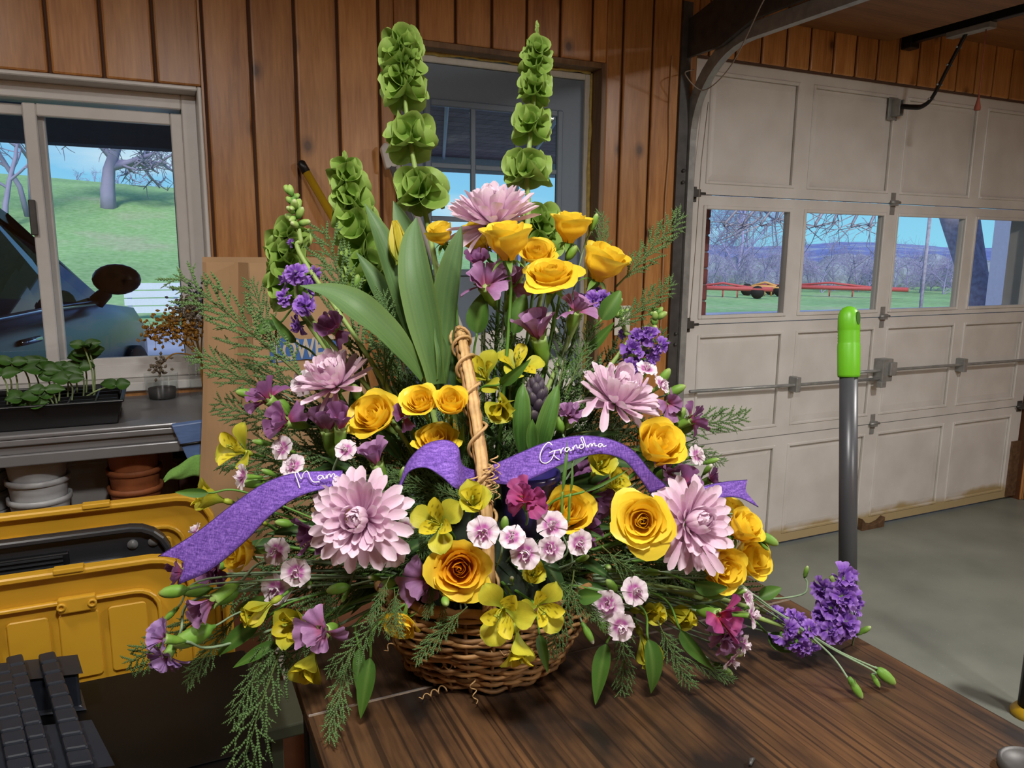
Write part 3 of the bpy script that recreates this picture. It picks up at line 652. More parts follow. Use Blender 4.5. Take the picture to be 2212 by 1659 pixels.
def lid(lab, mat, x1, ztop, y, wd, r=.075, lean=0.0, handle=False, ribs=True):
    x0 = x1-wd; z0 = .004
    t = thing('tote_lid', lab, 'tote lid', ((x0+x1)/2, y, 0))
    m = MB(); m.prism(rrect(x0, x1, z0, ztop, r), y+.006, y+.014, lambda a, b, d: (a, d, b)); m.build('plate', mat, t)
    m = MB(); ringband(m, rrect(x0, x1, z0, ztop, r), rrect(x0+.012, x1-.012, z0+.012, ztop-.012, r-.01), y-.012, y+.0065); m.build('rim', mat, t, .003, 1)
    m = MB(); e = .062; ringband(m, rrect(x0+e, x1-e, z0+e, ztop-e, r-.03), rrect(x0+e+.008, x1-e-.008, z0+e+.008, ztop-e-.008, r-.036), y-.006, y+.0065); m.build('raised_border', mat, t, .002, 1)
    if not ribs: return t, x0
    n = 5; xs = [x0+e+.02+(wd-2*e-.04)*k/n for k in range(n+1)]; zs = [z0+e+.02+(ztop-z0-2*e-.04)*k/4 for k in range(5)]
    for a, b in zip(xs, xs[1:]):
        for c, d in zip(zs, zs[1:]):
            m = MB(); m.prism(rrect(a+.008, b-.008, c+.008, d-.008, .006, 2), y-.001, y+.0065, lambda p, q, s_: (p, s_, q)); m.build('panel', mat, t, .002, 1)
    for k in (1, 3):
        a, b = xs[k]+.01, xs[k+1]-.01; zt = ztop-e+.006
        m = MB(); m.smooth = False; m.box(a, b, y-.010, y+.0062, zt-.030, zt); m.build('strap', mat, t, .003)
        for xx in (a+.006, b-.006):
            m = MB(); m.M = Matrix.Translation((xx, y-.010, zt-.015)) @ Matrix.Rotation(PI/2, 4, 'X'); m.lathe([(.004, -.004), (.008, -.004), (.008, .004), (.004, .004), (.0035, -.003)], 12, cap=False); m.build('screw_boss', mat, t)
    m = MB(); m.smooth = False; m.box((x0+x1)/2+.05, (x0+x1)/2+.10, y-.016, y+.006, ztop-.004, ztop+.006); m.build('catch', mat, t, .002)
    return t, x0
lid('near yellow plastic tote lid standing upright against the black bin', tote_y, .031, .773, 1.57, .58)
lid('tall yellow plastic tote lid standing upright behind the charcoal one', tote_y, .084, .849, 1.71, .60)
t, lx = lid('charcoal plastic tote lid standing between two yellow lids', tote_k, -.005, .818, 1.64, .60, ribs=False)
m = MB(); m.smooth = False; m.box(-.40, -.19, 1.636, 1.648, .751, .781); m.build('handle_slot', blackpl, t, .003)
for k in range(3): m = MB(); m.smooth = False; m.box(-.38, -.20, 1.632, 1.637, .755+k*.009, .758+k*.009); m.build('slot_rib', tote_k, t)
for xx in (-.078, -.040): m = MB(); m.tube([(xx, 1.642, .776), (xx, 1.648, .776)], .010, 14); m.build('button', plain('grey_button', (120, 122, 124), .4) if xx < -.07 else MATS['grey_button'], t)
yt = thing('tote', 'deep yellow tote standing on end beside the upright lids', 'tote', (.10, 1.78, 0))
m = MB(); m.smooth = False; m.box(-.35, .10, 1.775, 1.795, 0, .66); m.box(.088, .10, 1.70, 1.775, 0, .66); m.build('shell', tote_y, yt, .006)
box('side_wall', tote_y, (.086, .099, 1.558, 1.70, 0, .70), yt, .004)
m = MB(); m.prism(rrect(1.590, 1.608, .56, .62, .008, 3), .0985, .1005, lambda a, b, d: (d, a, b)); m.build('hand_hole', blackpl, yt)

bk = plain('black_bin', (9, 9, 10), .5, var=.1, bmp=.02, spec=.2)
BNZ = .55
bi = thing('storage_bin', 'large black plastic bin with flat lid beside the wooden table', 'storage bin', (-.2, 1.0, 0))
m = MB(); m.smooth = False; m.box(-.75, .105, .40, 1.52, 0, BNZ-.03); m.build('body', bk, bi, .02, 3)
m = MB(); m.smooth = False; m.box(-.78, .118, .37, 1.555, BNZ-.03, BNZ); m.build('lid', bk, bi, .008, 2)
m = MB(); m.smooth = False; m.box(-.74, .09, 1.20, 1.215, BNZ, BNZ+.003); m.build('lid_ridge', bk, bi, .001)
# ribbed dark grate lying over the bin
gr = thing('ribbed_panel', 'dark blue-grey ribbed plastic panel lying on the black bin', 'plastic panel', atz(100, 1560, BNZ))
slate = plain('slate_plastic', (30, 36, 46), .45, var=.08, scale=20, bmp=.05)
def gp(px, py, z=BNZ+.095): return atz(px, py, z)
strips = [[(-90, 1425), (-60, 1425), (-10, 1659), (-60, 1659)], [(-30, 1440), (22, 1430), (72, 1662), (18, 1672)], [(12, 1418), (48, 1410), (120, 1655), (76, 1662)], [(82, 1412), (118, 1404), (205, 1648), (150, 1656)]]
for st in strips:
    for k in range(9):
        a, b = k/9, (k+1)/9-.012
        A = [Vector(gp(*st[0])).lerp(gp(*st[3]), t_) for t_ in (a, b)]; B = [Vector(gp(*st[1])).lerp(gp(*st[2]), t_) for t_ in (a, b)]
        m = MB(); m.smooth = False; tq = [m.add(p) for p in (A[0], B[0], B[1], A[1])]; bq = [m.add(p+Vector((0, 0, -.022))) for p in (A[0], B[0], B[1], A[1])]
        m.face(*tq[::-1]); m.face(*bq)
        for q in range(4): m.face(tq[q], tq[(q+1) % 4], bq[(q+1) % 4], bq[q])
        m.build('rib_block', slate, gr, .004, 2)
for c4 in ([(-80, 1445), (160, 1418), (170, 1452), (-75, 1480)], [(-60, 1590), (190, 1560), (235, 1650), (-40, 1690)]):
    P4 = [gp(x, y, BNZ+.074) for x, y in c4]; m = MB(); m.smooth = False
    tq = [m.add(p) for p in P4]; bq = [m.add(Vector((p.x, p.y, BNZ+.003))) for p in P4]; m.face(*tq); m.face(*bq[::-1])
    for q in range(4): m.face(tq[q], tq[(q+1) % 4], bq[(q+1) % 4], bq[q])
    m.build('crossbar', slate, gr, .006, 2)
# pale paper and clear bag on the floor between bin and table
pp = box('paper_sheet', plain('white_paper', (225, 228, 226), .7, var=.02), (.20, .36, 1.62, 1.78, .42, .424)); tag(pp, 'white sheet of paper in the gap beside the wooden table', 'paper')
st_ = thing('stool', 'low grey-green stool under the white paper sheet', 'stool', (.29, 1.62, 0))
gg = plain('grey_green_paint', (84, 90, 72), .55); box('top', gg, (.13, .44, 1.45, 1.785, .39, .419), st_, .004)
for x in (.15, .40):
    for y in (1.47, 1.74): box('leg', gg, (x, x+.025, y, y+.025, 0, .39), st_, .002)

# ------------------------------------------------------------------ the table
TZ = .80; TX = (.135, .925); TYY = (.02, 1.085)
tb = thing('table', 'rustic dark brown wooden table carrying the flower basket', 'table', ((TX[0]+TX[1])/2, .55, 0))
m = MB(); m.smooth = False; m.box(TX[0], TX[1], TYY[0], .877, TZ-.025, TZ); m.build('top_panel', tabletop, tb, .0015, 1)
m = MB(); m.smooth = False; m.box(TX[0], TX[1], .8795, TYY[1], TZ-.025, TZ); m.build('top_panel', tabletop, tb, .0015, 1)
box('joint_strip', seam, (TX[0]+.001, TX[1]-.001, .8765, .880, TZ-.02, TZ-.0006), tb)
for x in (TX[0]+.02, TX[1]-.06):
    for y in (TYY[0]+.03, TYY[1]-.07): box('leg', blacksteel, (x, x+.04, y, y+.04, 0, TZ-.025), tb, .002)
for y in (TYY[0]+.035, TYY[1]-.065): box('apron', blacksteel, (TX[0]+.06, TX[1]-.06, y, y+.03, TZ-.06, TZ-.025), tb, .002)
c = atz(2222, 1668, TZ); rg = thing('jar_lid', 'dark round jar lid near the table edge', 'lid', c)
m = MB(); m.M = Matrix.Translation((c.x, c.y, TZ+.0005)); m.lathe([(.030, 0), (.031, .003), (.031, .010), (.028, .012), (.026, .009), (.004, .009)], 28); m.build('disc', darksteel, rg)
c = atz(1625, 1652, TZ); m = MB(); m.M = Matrix.Translation((c.x, c.y, TZ+.0035)); m.tube([(-.006, -.003, 0), (0, .002, .001), (.006, .004, 0)], [.002, .003, .0015], 6); tag(m.build('pebble', darksteel), 'tiny dark crumb of debris lying on the wooden table', 'debris')

# mop with bright green grip standing beyond the table
mp_ = thing('mop', 'grey mop handle with bright green grip beside the garage door', 'mop', (1.05, .86, 0))
g0 = at(1834, 662, 1.3); g1 = at(1833, 815, 1.3); ax = (at(1831, 1285, 1.3)-g0).normalized()
greyp = plain('grey_pole', (74, 76, 80), .36, .1, var=.05); grn = plain('lime_grip', (108, 190, 34), .4, var=.04, bmp=.01)
def along(t_): return g0+ax*t_
gl = (g1-g0).length
m = MB(); m.tube([along(gl-.01), along(.512)], .0148, 24); m.build('pole', greyp, mp_)
end = along((g0.z-.04)/-ax.z)
m = MB(); m.tube([along(.5135), end], .0160, 24); m.build('lower_pole', greyp, mp_)
zs = [0, .003, .008, .015, .024, .040] + [.042+.0025*k for k in range(9)] + [.064, .066, .068, .10, gl-.004, gl]
rs = [.004, .0105, .0145, .0170, .0178, .0180] + [.0172 if k % 2 == 0 else .0180 for k in range(9)] + [.0180, .0180, .0185, .0183, .0181, .0172]
m = MB(); m.tube([along(x) for x in zs], rs, 24); grip = m.build('grip', grn, mp_)
tw = -FW*.6+RT*.35; hc = along(.021)+(tw-ax*tw.dot(ax)).normalized()*.0135
m = MB(); hd = (tw-ax*tw.dot(ax)).normalized(); hs = ax.cross(hd)
m.prism([(math.cos(a)*.0048, math.sin(a)*.011) for a in [2*PI*k/16 for k in range(16)]], -.0022, .0052, lambda a, b, d: hc+hs*a+ax*b+hd*d); m.build('hang_hole', plain('grip_hole_green', (52, 96, 14), .6), mp_)
m = MB(); m.M = Matrix.Translation(end); m.smooth = False; m.box(-.16, .16, -.05, .05, -.04, .0); m.build('mop_head', greyp, mp_, .01)
# dark post with yellow foot at the right
c = atz(2216, 1545, .35)
bp = thing('jack_stand', 'black steel post with a yellow foot standing on the grey floor', 'post', (c.x, c.y, 0))
fpx = atz(2222, 1545, 0.0); 
m = MB(); m.tube([(fpx.x, fpx.y, .03), (fpx.x, fpx.y, .42)], .032, 20); m.build('post', blacksteel, bp)
m = MB(); m.tube([(fpx.x, fpx.y, 0), (fpx.x, fpx.y, .012), (fpx.x, fpx.y, .03)], [.05, .05, .036], 20); m.build('foot', yel, bp)
# ------------------------------------------------------------------ outdoors
asph, _nt, _bs = newmat('driveway_asphalt'); _n = noise_node(_nt, .8, 6)
_nt.links.new(ramp(_nt, _n.outputs[0], [(.3, lin(132, 138, 152)), (.7, lin(164, 168, 180))]).outputs[0], _bs.inputs['Base Color']); _bs.inputs['Roughness'].default_value = .6
grass, _nt, _bs = newmat('hill_grass'); _n = noise_node(_nt, .35, 8); _n2 = noise_node(_nt, 6, 4)
_c = mixc(_nt, .5, ramp(_nt, _n.outputs[0], [(.35, lin(112, 150, 92)), (.55, lin(140, 188, 110)), (.7, lin(176, 176, 140))]).outputs[0], ramp(_nt, _n2.outputs[0], [(.3, lin(104, 150, 84)), (.7, lin(170, 200, 146))]).outputs[0])
_nt.links.new(_c, _bs.inputs['Base Color']); _bs.inputs['Roughness'].default_value = .9
valley, _nt, _bs = newmat('haze_tinted_woods'); _n = noise_node(_nt, .05, 8, stretch=(1, 1, 3)); _n2 = noise_node(_nt, .4, 6)
_c = ramp(_nt, _n.outputs[0], [(.40, lin(86, 104, 158)), (.54, lin(112, 128, 180)), (.60, lin(176, 190, 176)), (.64, lin(110, 128, 176)), (.8, lin(130, 140, 186))]).outputs[0]  # wood and field tones with the blue haze of distance painted in
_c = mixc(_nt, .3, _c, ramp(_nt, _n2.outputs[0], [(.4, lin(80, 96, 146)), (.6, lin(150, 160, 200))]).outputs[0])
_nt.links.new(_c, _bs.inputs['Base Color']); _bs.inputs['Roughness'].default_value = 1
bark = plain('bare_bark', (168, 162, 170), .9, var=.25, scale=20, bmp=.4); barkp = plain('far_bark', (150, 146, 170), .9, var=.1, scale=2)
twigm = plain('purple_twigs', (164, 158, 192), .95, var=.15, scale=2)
def sstep(a, b, x):
    t = min(1, max(0, (x-a)/(b-a))); return t*t*(3-2*t)
def hz(x, y):
    side = 1-sstep(8, 22, x)
    return -.06 + side*(sstep(17, 46, y)*(4.6 - .035*x) ) + .12*noise.noise(Vector((x*.15, y*.15, 0)))*sstep(18, 24, y)
m = MB(); m.grid(lambda u, v: (lambda x, y: Vector((x, y, hz(x, y))))(-40+110*u, 2.76+57*v), 70, 50)
tag(m.build('lawn', grass), kind='structure')
m = MB(); m.grid(lambda u, v: (lambda x, y: Vector((x, y, -.03)))(-14+36*u, 2.762+13.0*v-2.2*u*v), 12, 6); tag(m.build('driveway', asph), kind='structure')
m = MB()
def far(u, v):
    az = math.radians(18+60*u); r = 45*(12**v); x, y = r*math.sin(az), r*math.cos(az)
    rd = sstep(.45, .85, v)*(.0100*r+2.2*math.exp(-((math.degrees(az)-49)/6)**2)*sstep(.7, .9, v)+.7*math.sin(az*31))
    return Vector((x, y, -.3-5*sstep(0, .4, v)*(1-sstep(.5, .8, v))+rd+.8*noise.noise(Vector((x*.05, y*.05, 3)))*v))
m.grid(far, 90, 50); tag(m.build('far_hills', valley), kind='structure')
def btree(name, lab, base, h, seed, lv, r0, mt, spread=.55, grp=None, lean=(0, 0), kids=(3, 4), cat='tree', first=.3, minz=.0):
    R = random.Random(seed); t = thing(name, lab, cat, base, grp)
    trunk, br = MB(), MB()
    def grow(p, d, L, r, l):
        pts = [p]; dd = d.copy()
        for k in range(4):
            dd = (dd+Vector((R.gauss(0, .12), R.gauss(0, .12), R.gauss(0, .06)+.03))).normalized(); pts.append(pts[-1]+dd*L/4)
        tgt = trunk if l == 0 else br
        tgt.tube(pts, [r, r*.88, r*.76, r*.64, r*.5], 7 if l == 0 else (5 if l < 2 else 3), cap=l == 0)
        if l >= lv: return
        n = R.randint(*kids)+(2 if l == 0 else 0)
        for k in range(n):
            f = first+(1-first)*(k+R.random())/n if l == 0 else R.uniform(.25, 1)
            i = min(3, int(f*4)); q = pts[i].lerp(pts[i+1], f*4-i)
            a = R.random()*2*PI; o = dd.orthogonal().normalized(); o.rotate(Matrix.Rotation(a, 3, dd))
            nd = (dd*(1-spread)+o*spread*R.uniform(.8, 1.3)).normalized()
            grow(q, nd, L*R.uniform(.5, .72), r*.5, l+1)
    grow(Vector(base)-Vector((0, 0, .1)), Vector((lean[0], lean[1], 1)).normalized(), h*.5, r0, 0)
    trunk.build('trunk', mt, t)
    if br.v: br.build('branches', mt, t)
    return t
def gpt(px, py, Y): p = aty(px, py, Y); return Vector((p.x, p.y, hz(p.x, p.y)))
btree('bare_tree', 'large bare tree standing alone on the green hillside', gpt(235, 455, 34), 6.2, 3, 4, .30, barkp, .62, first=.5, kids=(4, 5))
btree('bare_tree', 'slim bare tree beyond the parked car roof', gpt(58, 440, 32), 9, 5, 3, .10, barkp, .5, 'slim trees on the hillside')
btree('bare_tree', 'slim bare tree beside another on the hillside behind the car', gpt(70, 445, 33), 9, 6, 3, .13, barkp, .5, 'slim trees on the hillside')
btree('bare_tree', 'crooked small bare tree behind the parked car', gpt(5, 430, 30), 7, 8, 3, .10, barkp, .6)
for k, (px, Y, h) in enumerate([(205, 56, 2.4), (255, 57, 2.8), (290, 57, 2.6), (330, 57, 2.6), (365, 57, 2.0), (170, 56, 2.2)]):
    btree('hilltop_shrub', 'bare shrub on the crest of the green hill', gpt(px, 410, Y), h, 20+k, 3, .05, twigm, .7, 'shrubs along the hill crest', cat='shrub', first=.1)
# white board fence beside the drive
fw_ = plain('white_fence', (214, 222, 236), .7, var=.04)
fn = thing('board_fence', 'white board fence along the foot of the green hill', 'fence', (0, 17, 0))
for k in range(5):
    x = -.55+k*.85; box('post', fw_, (x, x+.09, 17.0, 17.09, hz(x, 17)-.05, hz(x, 17)+.66), fn)
for j in range(4): box('rail', fw_, (-.6, 3.1, 16.96, 16.995, .06+j*.155, .19+j*.155), fn)

# porch beam, post and boards over the window and the door
porchd = plain('porch_dark_paint', (150, 156, 170), .8, var=.06); porchw = wood('porch_wood', (120, 92, 78), (156, 124, 106), (180, 148, 130), (6, .5, 6), .7, knots=False)
tag(box('porch_beam', porchd, (-4.5, .62, 4.36, 4.50, 1.86, 2.30)), 'dark painted porch beam outside the window', 'beam')
tag(box('porch_post', porchd, (.115, .26, 4.37, 4.49, -.03, 1.859), None, .01), 'dark painted porch post outside the window', 'post')
pr = tag(box('porch_ceiling', porchw, (-4.5, 4.6, 2.745, 8.4, 2.42, 2.44)), kind='structure')
for k in range(27): box('board', porchw, (-4.5, 4.6, 2.75+.209*k, 2.75+.209*k+.200, 2.40, 2.42), pr)
for k, (x, dx) in enumerate(((1.1, .8), (1.9, .9), (2.6, 1.0), (3.3, .9))):
    m = MB(); m.tube([(x, 2.9, 2.380), (x+dx*2.4, 8.35, 2.380)], .016, 6); tag(m.build('cable_conduit', white_strip), 'white conduit under the porch ceiling beyond the door', 'conduit', 'porch ceiling conduits')
tag(box('porch_fascia', white_strip, (.62, 4.6, 8.4, 8.45, 2.24, 2.44)), 'white fascia board at the porch edge beyond the door', 'fascia')

# parked dark car
carp = plain('black_car_paint', (16, 18, 24), .28, .0, var=.02, bmp=0, spec=.4); chrome = plain('chrome_trim', (190, 200, 215), .15, 1.0, bmp=0)
cglass = glass('car_glass', (.16, .18, .20), .15); tyre = plain('tyre', (26, 26, 28), .8)
mw = aty(246, 618, 5.6); hd_ = math.radians(15)
ca = thing('car', 'black parked car with large door mirror seen through the window', 'car', (mw.x-1.0, mw.y-.6, -.03))
fwd = Vector((math.sin(hd_), math.cos(hd_), 0)); rgt = Vector((math.cos(hd_), -math.sin(hd_), 0))
org = Vector((mw.x, mw.y, 0)) - fwd*.85 - rgt*1.04; org.z = -.03
def cp(x, y, z): return org + fwd*x + rgt*y + Vector((0, 0, z))       # x ahead, y to the right
S = [(-2.35, .45, .80, .86), (-2.25, .30, 1.02, .92), (-1.2, .26, 1.06, .95), (0, .26, 1.05, .96), (.95, .26, 1.03, .95), (1.25, .28, 1.00, .94), (1.9, .30, .93, .90), (2.25, .36, .80, .82), (2.36, .46, .66, .74)]
m = MB(); rings = []
for x, zb_, zt, hw in S:
    rings.append([m.add(cp(x, y*hw, z)) for y, z in ((-.92, zb_), (-1.0, zb_+.18), (-1.0, zt-.12), (-.93, zt), (0, zt+.05), (.93, zt), (1.0, zt-.12), (1.0, zb_+.18), (.92, zb_))])
for a, b in zip(rings, rings[1:]):
    for q in range(9): m.face(a[q], a[(q+1) % 9], b[(q+1) % 9], b[q])
m.face(*rings[0][::-1]); m.face(*rings[-1]); m.build('body', carp, ca)
G = [(-2.15, 1.04, .80), (-1.75, 1.62, .62), (-1.0, 1.70, .62), (.1, 1.68, .62), (.42, 1.58, .62), (1.12, 1.03, .82)]
m = MB(); m.smooth = False
rr = [[m.add(cp(x, s_*w_, z-.04)) for s_ in (-1, 1)] + [m.add(cp(min(max(x, -2.1), 1.1), s_*.90, 1.04)) for s_ in (1, -1)] for x, z, w_ in G]
for a, b in zip(rr, rr[1:]):
    m.face(a[1], b[1], b[2], a[2]); m.face(a[3], b[3], b[0], a[0])
m.face(rr[4][0], rr[4][1], rr[5][1], rr[5][0]); m.face(rr[1][1], rr[1][0], rr[0][0], rr[0][1]); m.build('glass', cglass, ca)
m = MB(); m.smooth = False
rr = [[m.add(cp(x, s_*(w_+.02), z+dz)) for s_, dz in ((-1, -.06), (-1, .0), (0, .03), (1, .0), (1, -.06))] for x, z, w_ in G[1:5]]
for a, b in zip(rr, rr[1:]):
    for q in range(5): m.face(a[q], a[(q+1) % 5], b[(q+1) % 5], b[q])
m.face(*rr[0][::-1]); m.face(*rr[-1]); m.build('roof', carp, ca)
for s_ in (-1, 1):
    for (xa_, za, ya, xb_, zb2, yb) in ((.40, 1.56, .62, 1.14, 1.02, .84), (-.75, 1.66, .63, -.70, 1.04, .91), (-1.72, 1.60, .62, -2.10, 1.04, .80)):
        m = MB(); m.tube([cp(xa_, s_*ya, za), cp(xb_, s_*yb, zb2)], .035, 8, flat=.6); m.build('pillar', carp, ca)
    m = MB(); m.tube([cp(-2.0, s_*.93, 1.045), cp(0, s_*.955, 1.06), cp(.95, s_*.945, 1.04)], .014, 6); m.build('belt_trim', chrome, ca)
    for x in (-1.45, 1.5):
        m = MB(); m.tube([cp(x, s_*.74, .34), cp(x, s_*.78, .34), cp(x, s_*.96, .34), cp(x, s_*.98, .34)], [.28, .34, .34, .30], 24); m.build('wheel', tyre, ca)
    m = MB(); mc = cp(.85, s_*1.06, 1.19); m.M = Matrix.Translation(mc) @ Matrix(((rgt.x, fwd.x, 0, 0), (rgt.y, fwd.y, 0, 0), (0, 0, 1, 0), (0, 0, 0, 1)))
    m.grid(lambda u, v: Vector((.15*math.cos(2*PI*u)*math.sin(PI*v)*(1 if True else 1), .08*math.cos(PI*v), .10*math.sin(2*PI*u)*math.sin(PI*v)**.6)), 20, 10); m.build('mirror', carp, ca)
    m = MB(); m.tube([cp(.86, s_*.92, 1.04), cp(.86, s_*.98, 1.10), cp(.85, s_*1.0, 1.16)], [.05, .045, .04], 8); m.build('mirror_foot', carp, ca)
    m = MB(); m.tube([cp(-.35, s_*.968, .92), cp(-.15, s_*.975, .92)], .016, 6); m.build('door_handle', chrome, ca)

# beyond the garage door: machinery, trees, brick edge, big trunk, shed wall
red = plain('red_implement', (190, 84, 84), .6); org_ = plain('orange_implement', (214, 156, 90), .6)
def impl(px, py, dist, L, mt, lab):
    c = at(px, py, dist); z = -.05; t = thing('farm_implement', lab, 'farm machine', (c.x, c.y, z), None)
    d = Vector((math.cos(math.radians(50)), -math.sin(math.radians(50)), 0))
    b = Vector((c.x, c.y, z))
    m = MB(); m.tube([b+Vector((0, 0, .30))-d*L/2, b+Vector((0, 0, .30))+d*L/2], .07, 8); m.tube([b+Vector((0, 0, .33))-d*L*.3, b+Vector((0, 0, .46)), b+Vector((0, 0, .33))+d*L*.3], .035, 6); m.build('frame', mt, t)
    for f in (-.4, .35):
        p = b+d*L*f; nrm = Vector((-d.y, d.x, 0)); m = MB(); m.tube([p+Vector((0, 0, .2))-nrm*.06, p+Vector((0, 0, .2))+nrm*.06], .2, 14); m.build('wheel', tyre, t)
    for f in (-.2, 0, .15):
        p = b+d*L*f; m = MB(); m.tube([p+Vector((0, 0, .3)), p+Vector((0, 0, .02))], .025, 6); m.build('tine', mt, t)
impl(1560, 655, 24, 3.0, red, 'red farm implement parked on the lawn before the tall hazy tree')
impl(1650, 655, 25, 1.4, org_, 'small orange farm implement parked on the lawn')
impl(1790, 655, 25, 4.6, red, 'long red farm implement parked on the lawn beyond the mop handle')
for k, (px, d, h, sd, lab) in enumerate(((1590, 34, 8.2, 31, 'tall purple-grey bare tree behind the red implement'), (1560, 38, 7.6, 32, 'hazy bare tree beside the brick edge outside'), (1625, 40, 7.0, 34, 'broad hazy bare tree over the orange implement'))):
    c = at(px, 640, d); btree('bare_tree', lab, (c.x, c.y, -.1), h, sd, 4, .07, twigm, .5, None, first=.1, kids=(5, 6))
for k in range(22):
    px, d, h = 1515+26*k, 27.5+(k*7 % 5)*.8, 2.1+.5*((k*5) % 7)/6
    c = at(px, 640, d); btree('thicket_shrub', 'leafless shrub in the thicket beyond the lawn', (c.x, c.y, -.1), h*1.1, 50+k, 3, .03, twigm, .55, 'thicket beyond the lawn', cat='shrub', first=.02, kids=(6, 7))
hg = MB(); hr = random.Random(3)
for k in range(60):
    e = at(1500+12.5*k, 640, 33+hr.random()*3); hh = hr.uniform(.9, 1.5); hg.M = Matrix.Translation((e.x, e.y, -.3))
    hg.lathe([(.9, 0), (1.0, hh*.4), (.8, hh*.8), (.35, hh*1.05), (.05, hh*1.12)], 9, wob=lambda a, j: 1+.22*noise.noise(Vector((math.cos(a)*2+k, math.sin(a)*2, j))))
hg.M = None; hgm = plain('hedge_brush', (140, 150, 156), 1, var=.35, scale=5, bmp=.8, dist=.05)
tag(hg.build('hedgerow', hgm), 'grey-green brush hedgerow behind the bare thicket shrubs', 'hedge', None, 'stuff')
house = plain('white_house', (232, 236, 240), .7)
for k, (px, py, d) in enumerate(((1795, 568, 170), (1812, 572, 175), (1835, 566, 180), (1848, 574, 172), (1660, 590, 120), (1676, 592, 125))):
    c = at(px, py, d); t = thing('distant_house', 'tiny white house on the far valley slope', 'house', c, 'houses across the valley'); z0 = c.z
    box('walls', house, (c.x-2, c.x+2, c.y-1.5, c.y+1.5, z0-2.4, z0+.3), t); m = MB(); m.prism([(-2.2, .3), (2.2, .3), (0, 1.5)], -1.7, 1.7, lambda a, b, e: (c.x+a, c.y+e, z0+b)); m.build('roof', plain('slate_roof', (120, 126, 150), .8) if k == 0 else MATS['slate_roof'], t)
brk = plain('red_brick', (150, 92, 88), .8, var=.2)
bc = thing('brick_pier', 'red brick pier just outside the garage door', 'pier', (1.98, 2.95, 0))
p0 = aty(1517, 560, 3.0)
for k in range(26): box('brick', brk, (p0.x-.20, p0.x-.0, 2.95, 3.05, -.03+k*.078, -.03+k*.078+.070), bc, .004, 1)
box('mortar', plain('mortar', (150, 140, 140), .9), (p0.x-.195, p0.x-.006, 2.956, 3.044, -.03, 2.0), bc)
bb_ = at(2150, 700, 9.0); btree('large_tree', 'thick furrowed tree trunk outside the far garage light', (bb_.x, bb_.y, -.1), 9, 71, 4, .19, bark, .65, first=.42, lean=(-.06, .02))
bb2 = at(2112, 700, 9.3); m = MB(); m.tube([Vector((bb2.x, bb2.y, -.1)), Vector((bb2.x-.02, bb2.y, .9)), Vector((bb2.x-.25, bb2.y+.1, 1.9)), Vector((bb2.x-.5, bb2.y+.3, 3.4))], [.15, .12, .10, .08], 10)
tag(m.build('leaning_trunk', bark), 'leaning bare trunk beside the thick furrowed tree', 'tree')
q = at(1720, 380, 8.0); t = thing('tree_branch', 'bare branch hanging into view above the valley', 'branch', q)
m = MB(); R = random.Random(5)
root = bb_+Vector((-.1, .1, 3.4))
for k in range(9):
    e = at(1585+38*k, 478+R.uniform(-8, 16), 7.2+R.random()); mid = root.lerp(e, .55)+Vector((0, 0, .5))
    ps = curve_pts([root, mid, e+Vector((0, 0, .12)), e], 6); m.tube(ps, [.03*(1-j/len(ps))+.004 for j in range(len(ps))], 4)
    for j in range(14):
        i = R.randint(9, len(ps)-1); d = Vector((R.gauss(0, 1), R.gauss(0, 1), R.gauss(-.3, .6))).normalized(); b0 = ps[i]; b1 = b0+d*R.uniform(.12, .3); b2 = b1+(d+Vector((R.gauss(0, .6), R.gauss(0, .6), -.2)))*.12
        m.tube([b0, b1, b2], [.006, .004, .002], 3)
m.build('branches', bark, t)
sh0 = at(2180, 560, 8.0); shed = plain('pale_blue_siding', (186, 194, 214), .7, var=.05)
sd_ = thing('shed', 'pale blue-grey shed wall outside the far garage light', 'shed', (sh0.x+1, sh0.y, -.05))
box('wall', shed, (sh0.x, sh0.x+2.5, sh0.y-1.2, sh0.y+.2, -.05, 2.6), sd_); box('corner_board', plain('shed_trim', (176, 184, 204), .7), (sh0.x-.03, sh0.x+.04, sh0.y-1.24, sh0.y-1.1, -.05, 2.62), sd_)
c = at(1985, 700, 14); m = MB(); m.tube([Vector((c.x, c.y, -.05)), Vector((c.x, c.y, 2.05))], .03, 8); ly = thing('lamp_post', 'slender lamp post against the sky beyond the garage lights', 'lamp post', (c.x, c.y, -.05)); m.build('pole', bark, ly)
m = MB(); m.tube([Vector((c.x, c.y, 2.03)), Vector((c.x, c.y, 2.12)), Vector((c.x, c.y, 2.2))], [.03, .09, .02], 10); m.build('lantern', bark, ly)
# ------------------------------------------------------------------ flower materials (colours come from the petals' own vertex colours)
def petalmat(name, rough=.5, trans=.3, vein=.10, vs_=(60, 4, 60), spec=.35):
    m, nt, bs = newmat(name); out = nt.nodes['Material Output']
    at_ = N(nt, 'ShaderNodeAttribute', attribute_name='Col')
    n = noise_node(nt, 14, 3, stretch=vs_)
    lo = mixc(nt, 1.0, at_.outputs['Color'], (1-vein*2, 1-vein*2.2, 1-vein*2, 1), 'MULTIPLY')
    c = mixc(nt, n.outputs[0], lo, at_.outputs['Color'])
    nt.links.new(c, bs.inputs['Base Color']); bs.inputs['Roughness'].default_value = rough; bs.inputs['Specular IOR Level'].default_value = spec
    tr = N(nt, 'ShaderNodeBsdfTranslucent'); nt.links.new(c, tr.inputs[0])
    x = N(nt, 'ShaderNodeMixShader'); x.inputs[0].default_value = trans
    nt.links.new(bs.outputs[0], x.inputs[1]); nt.links.new(tr.outputs[0], x.inputs[2]); nt.links.new(x.outputs[0], out.inputs[0])
    bump(nt, n.outputs[0], bs, .15, .0006); return m
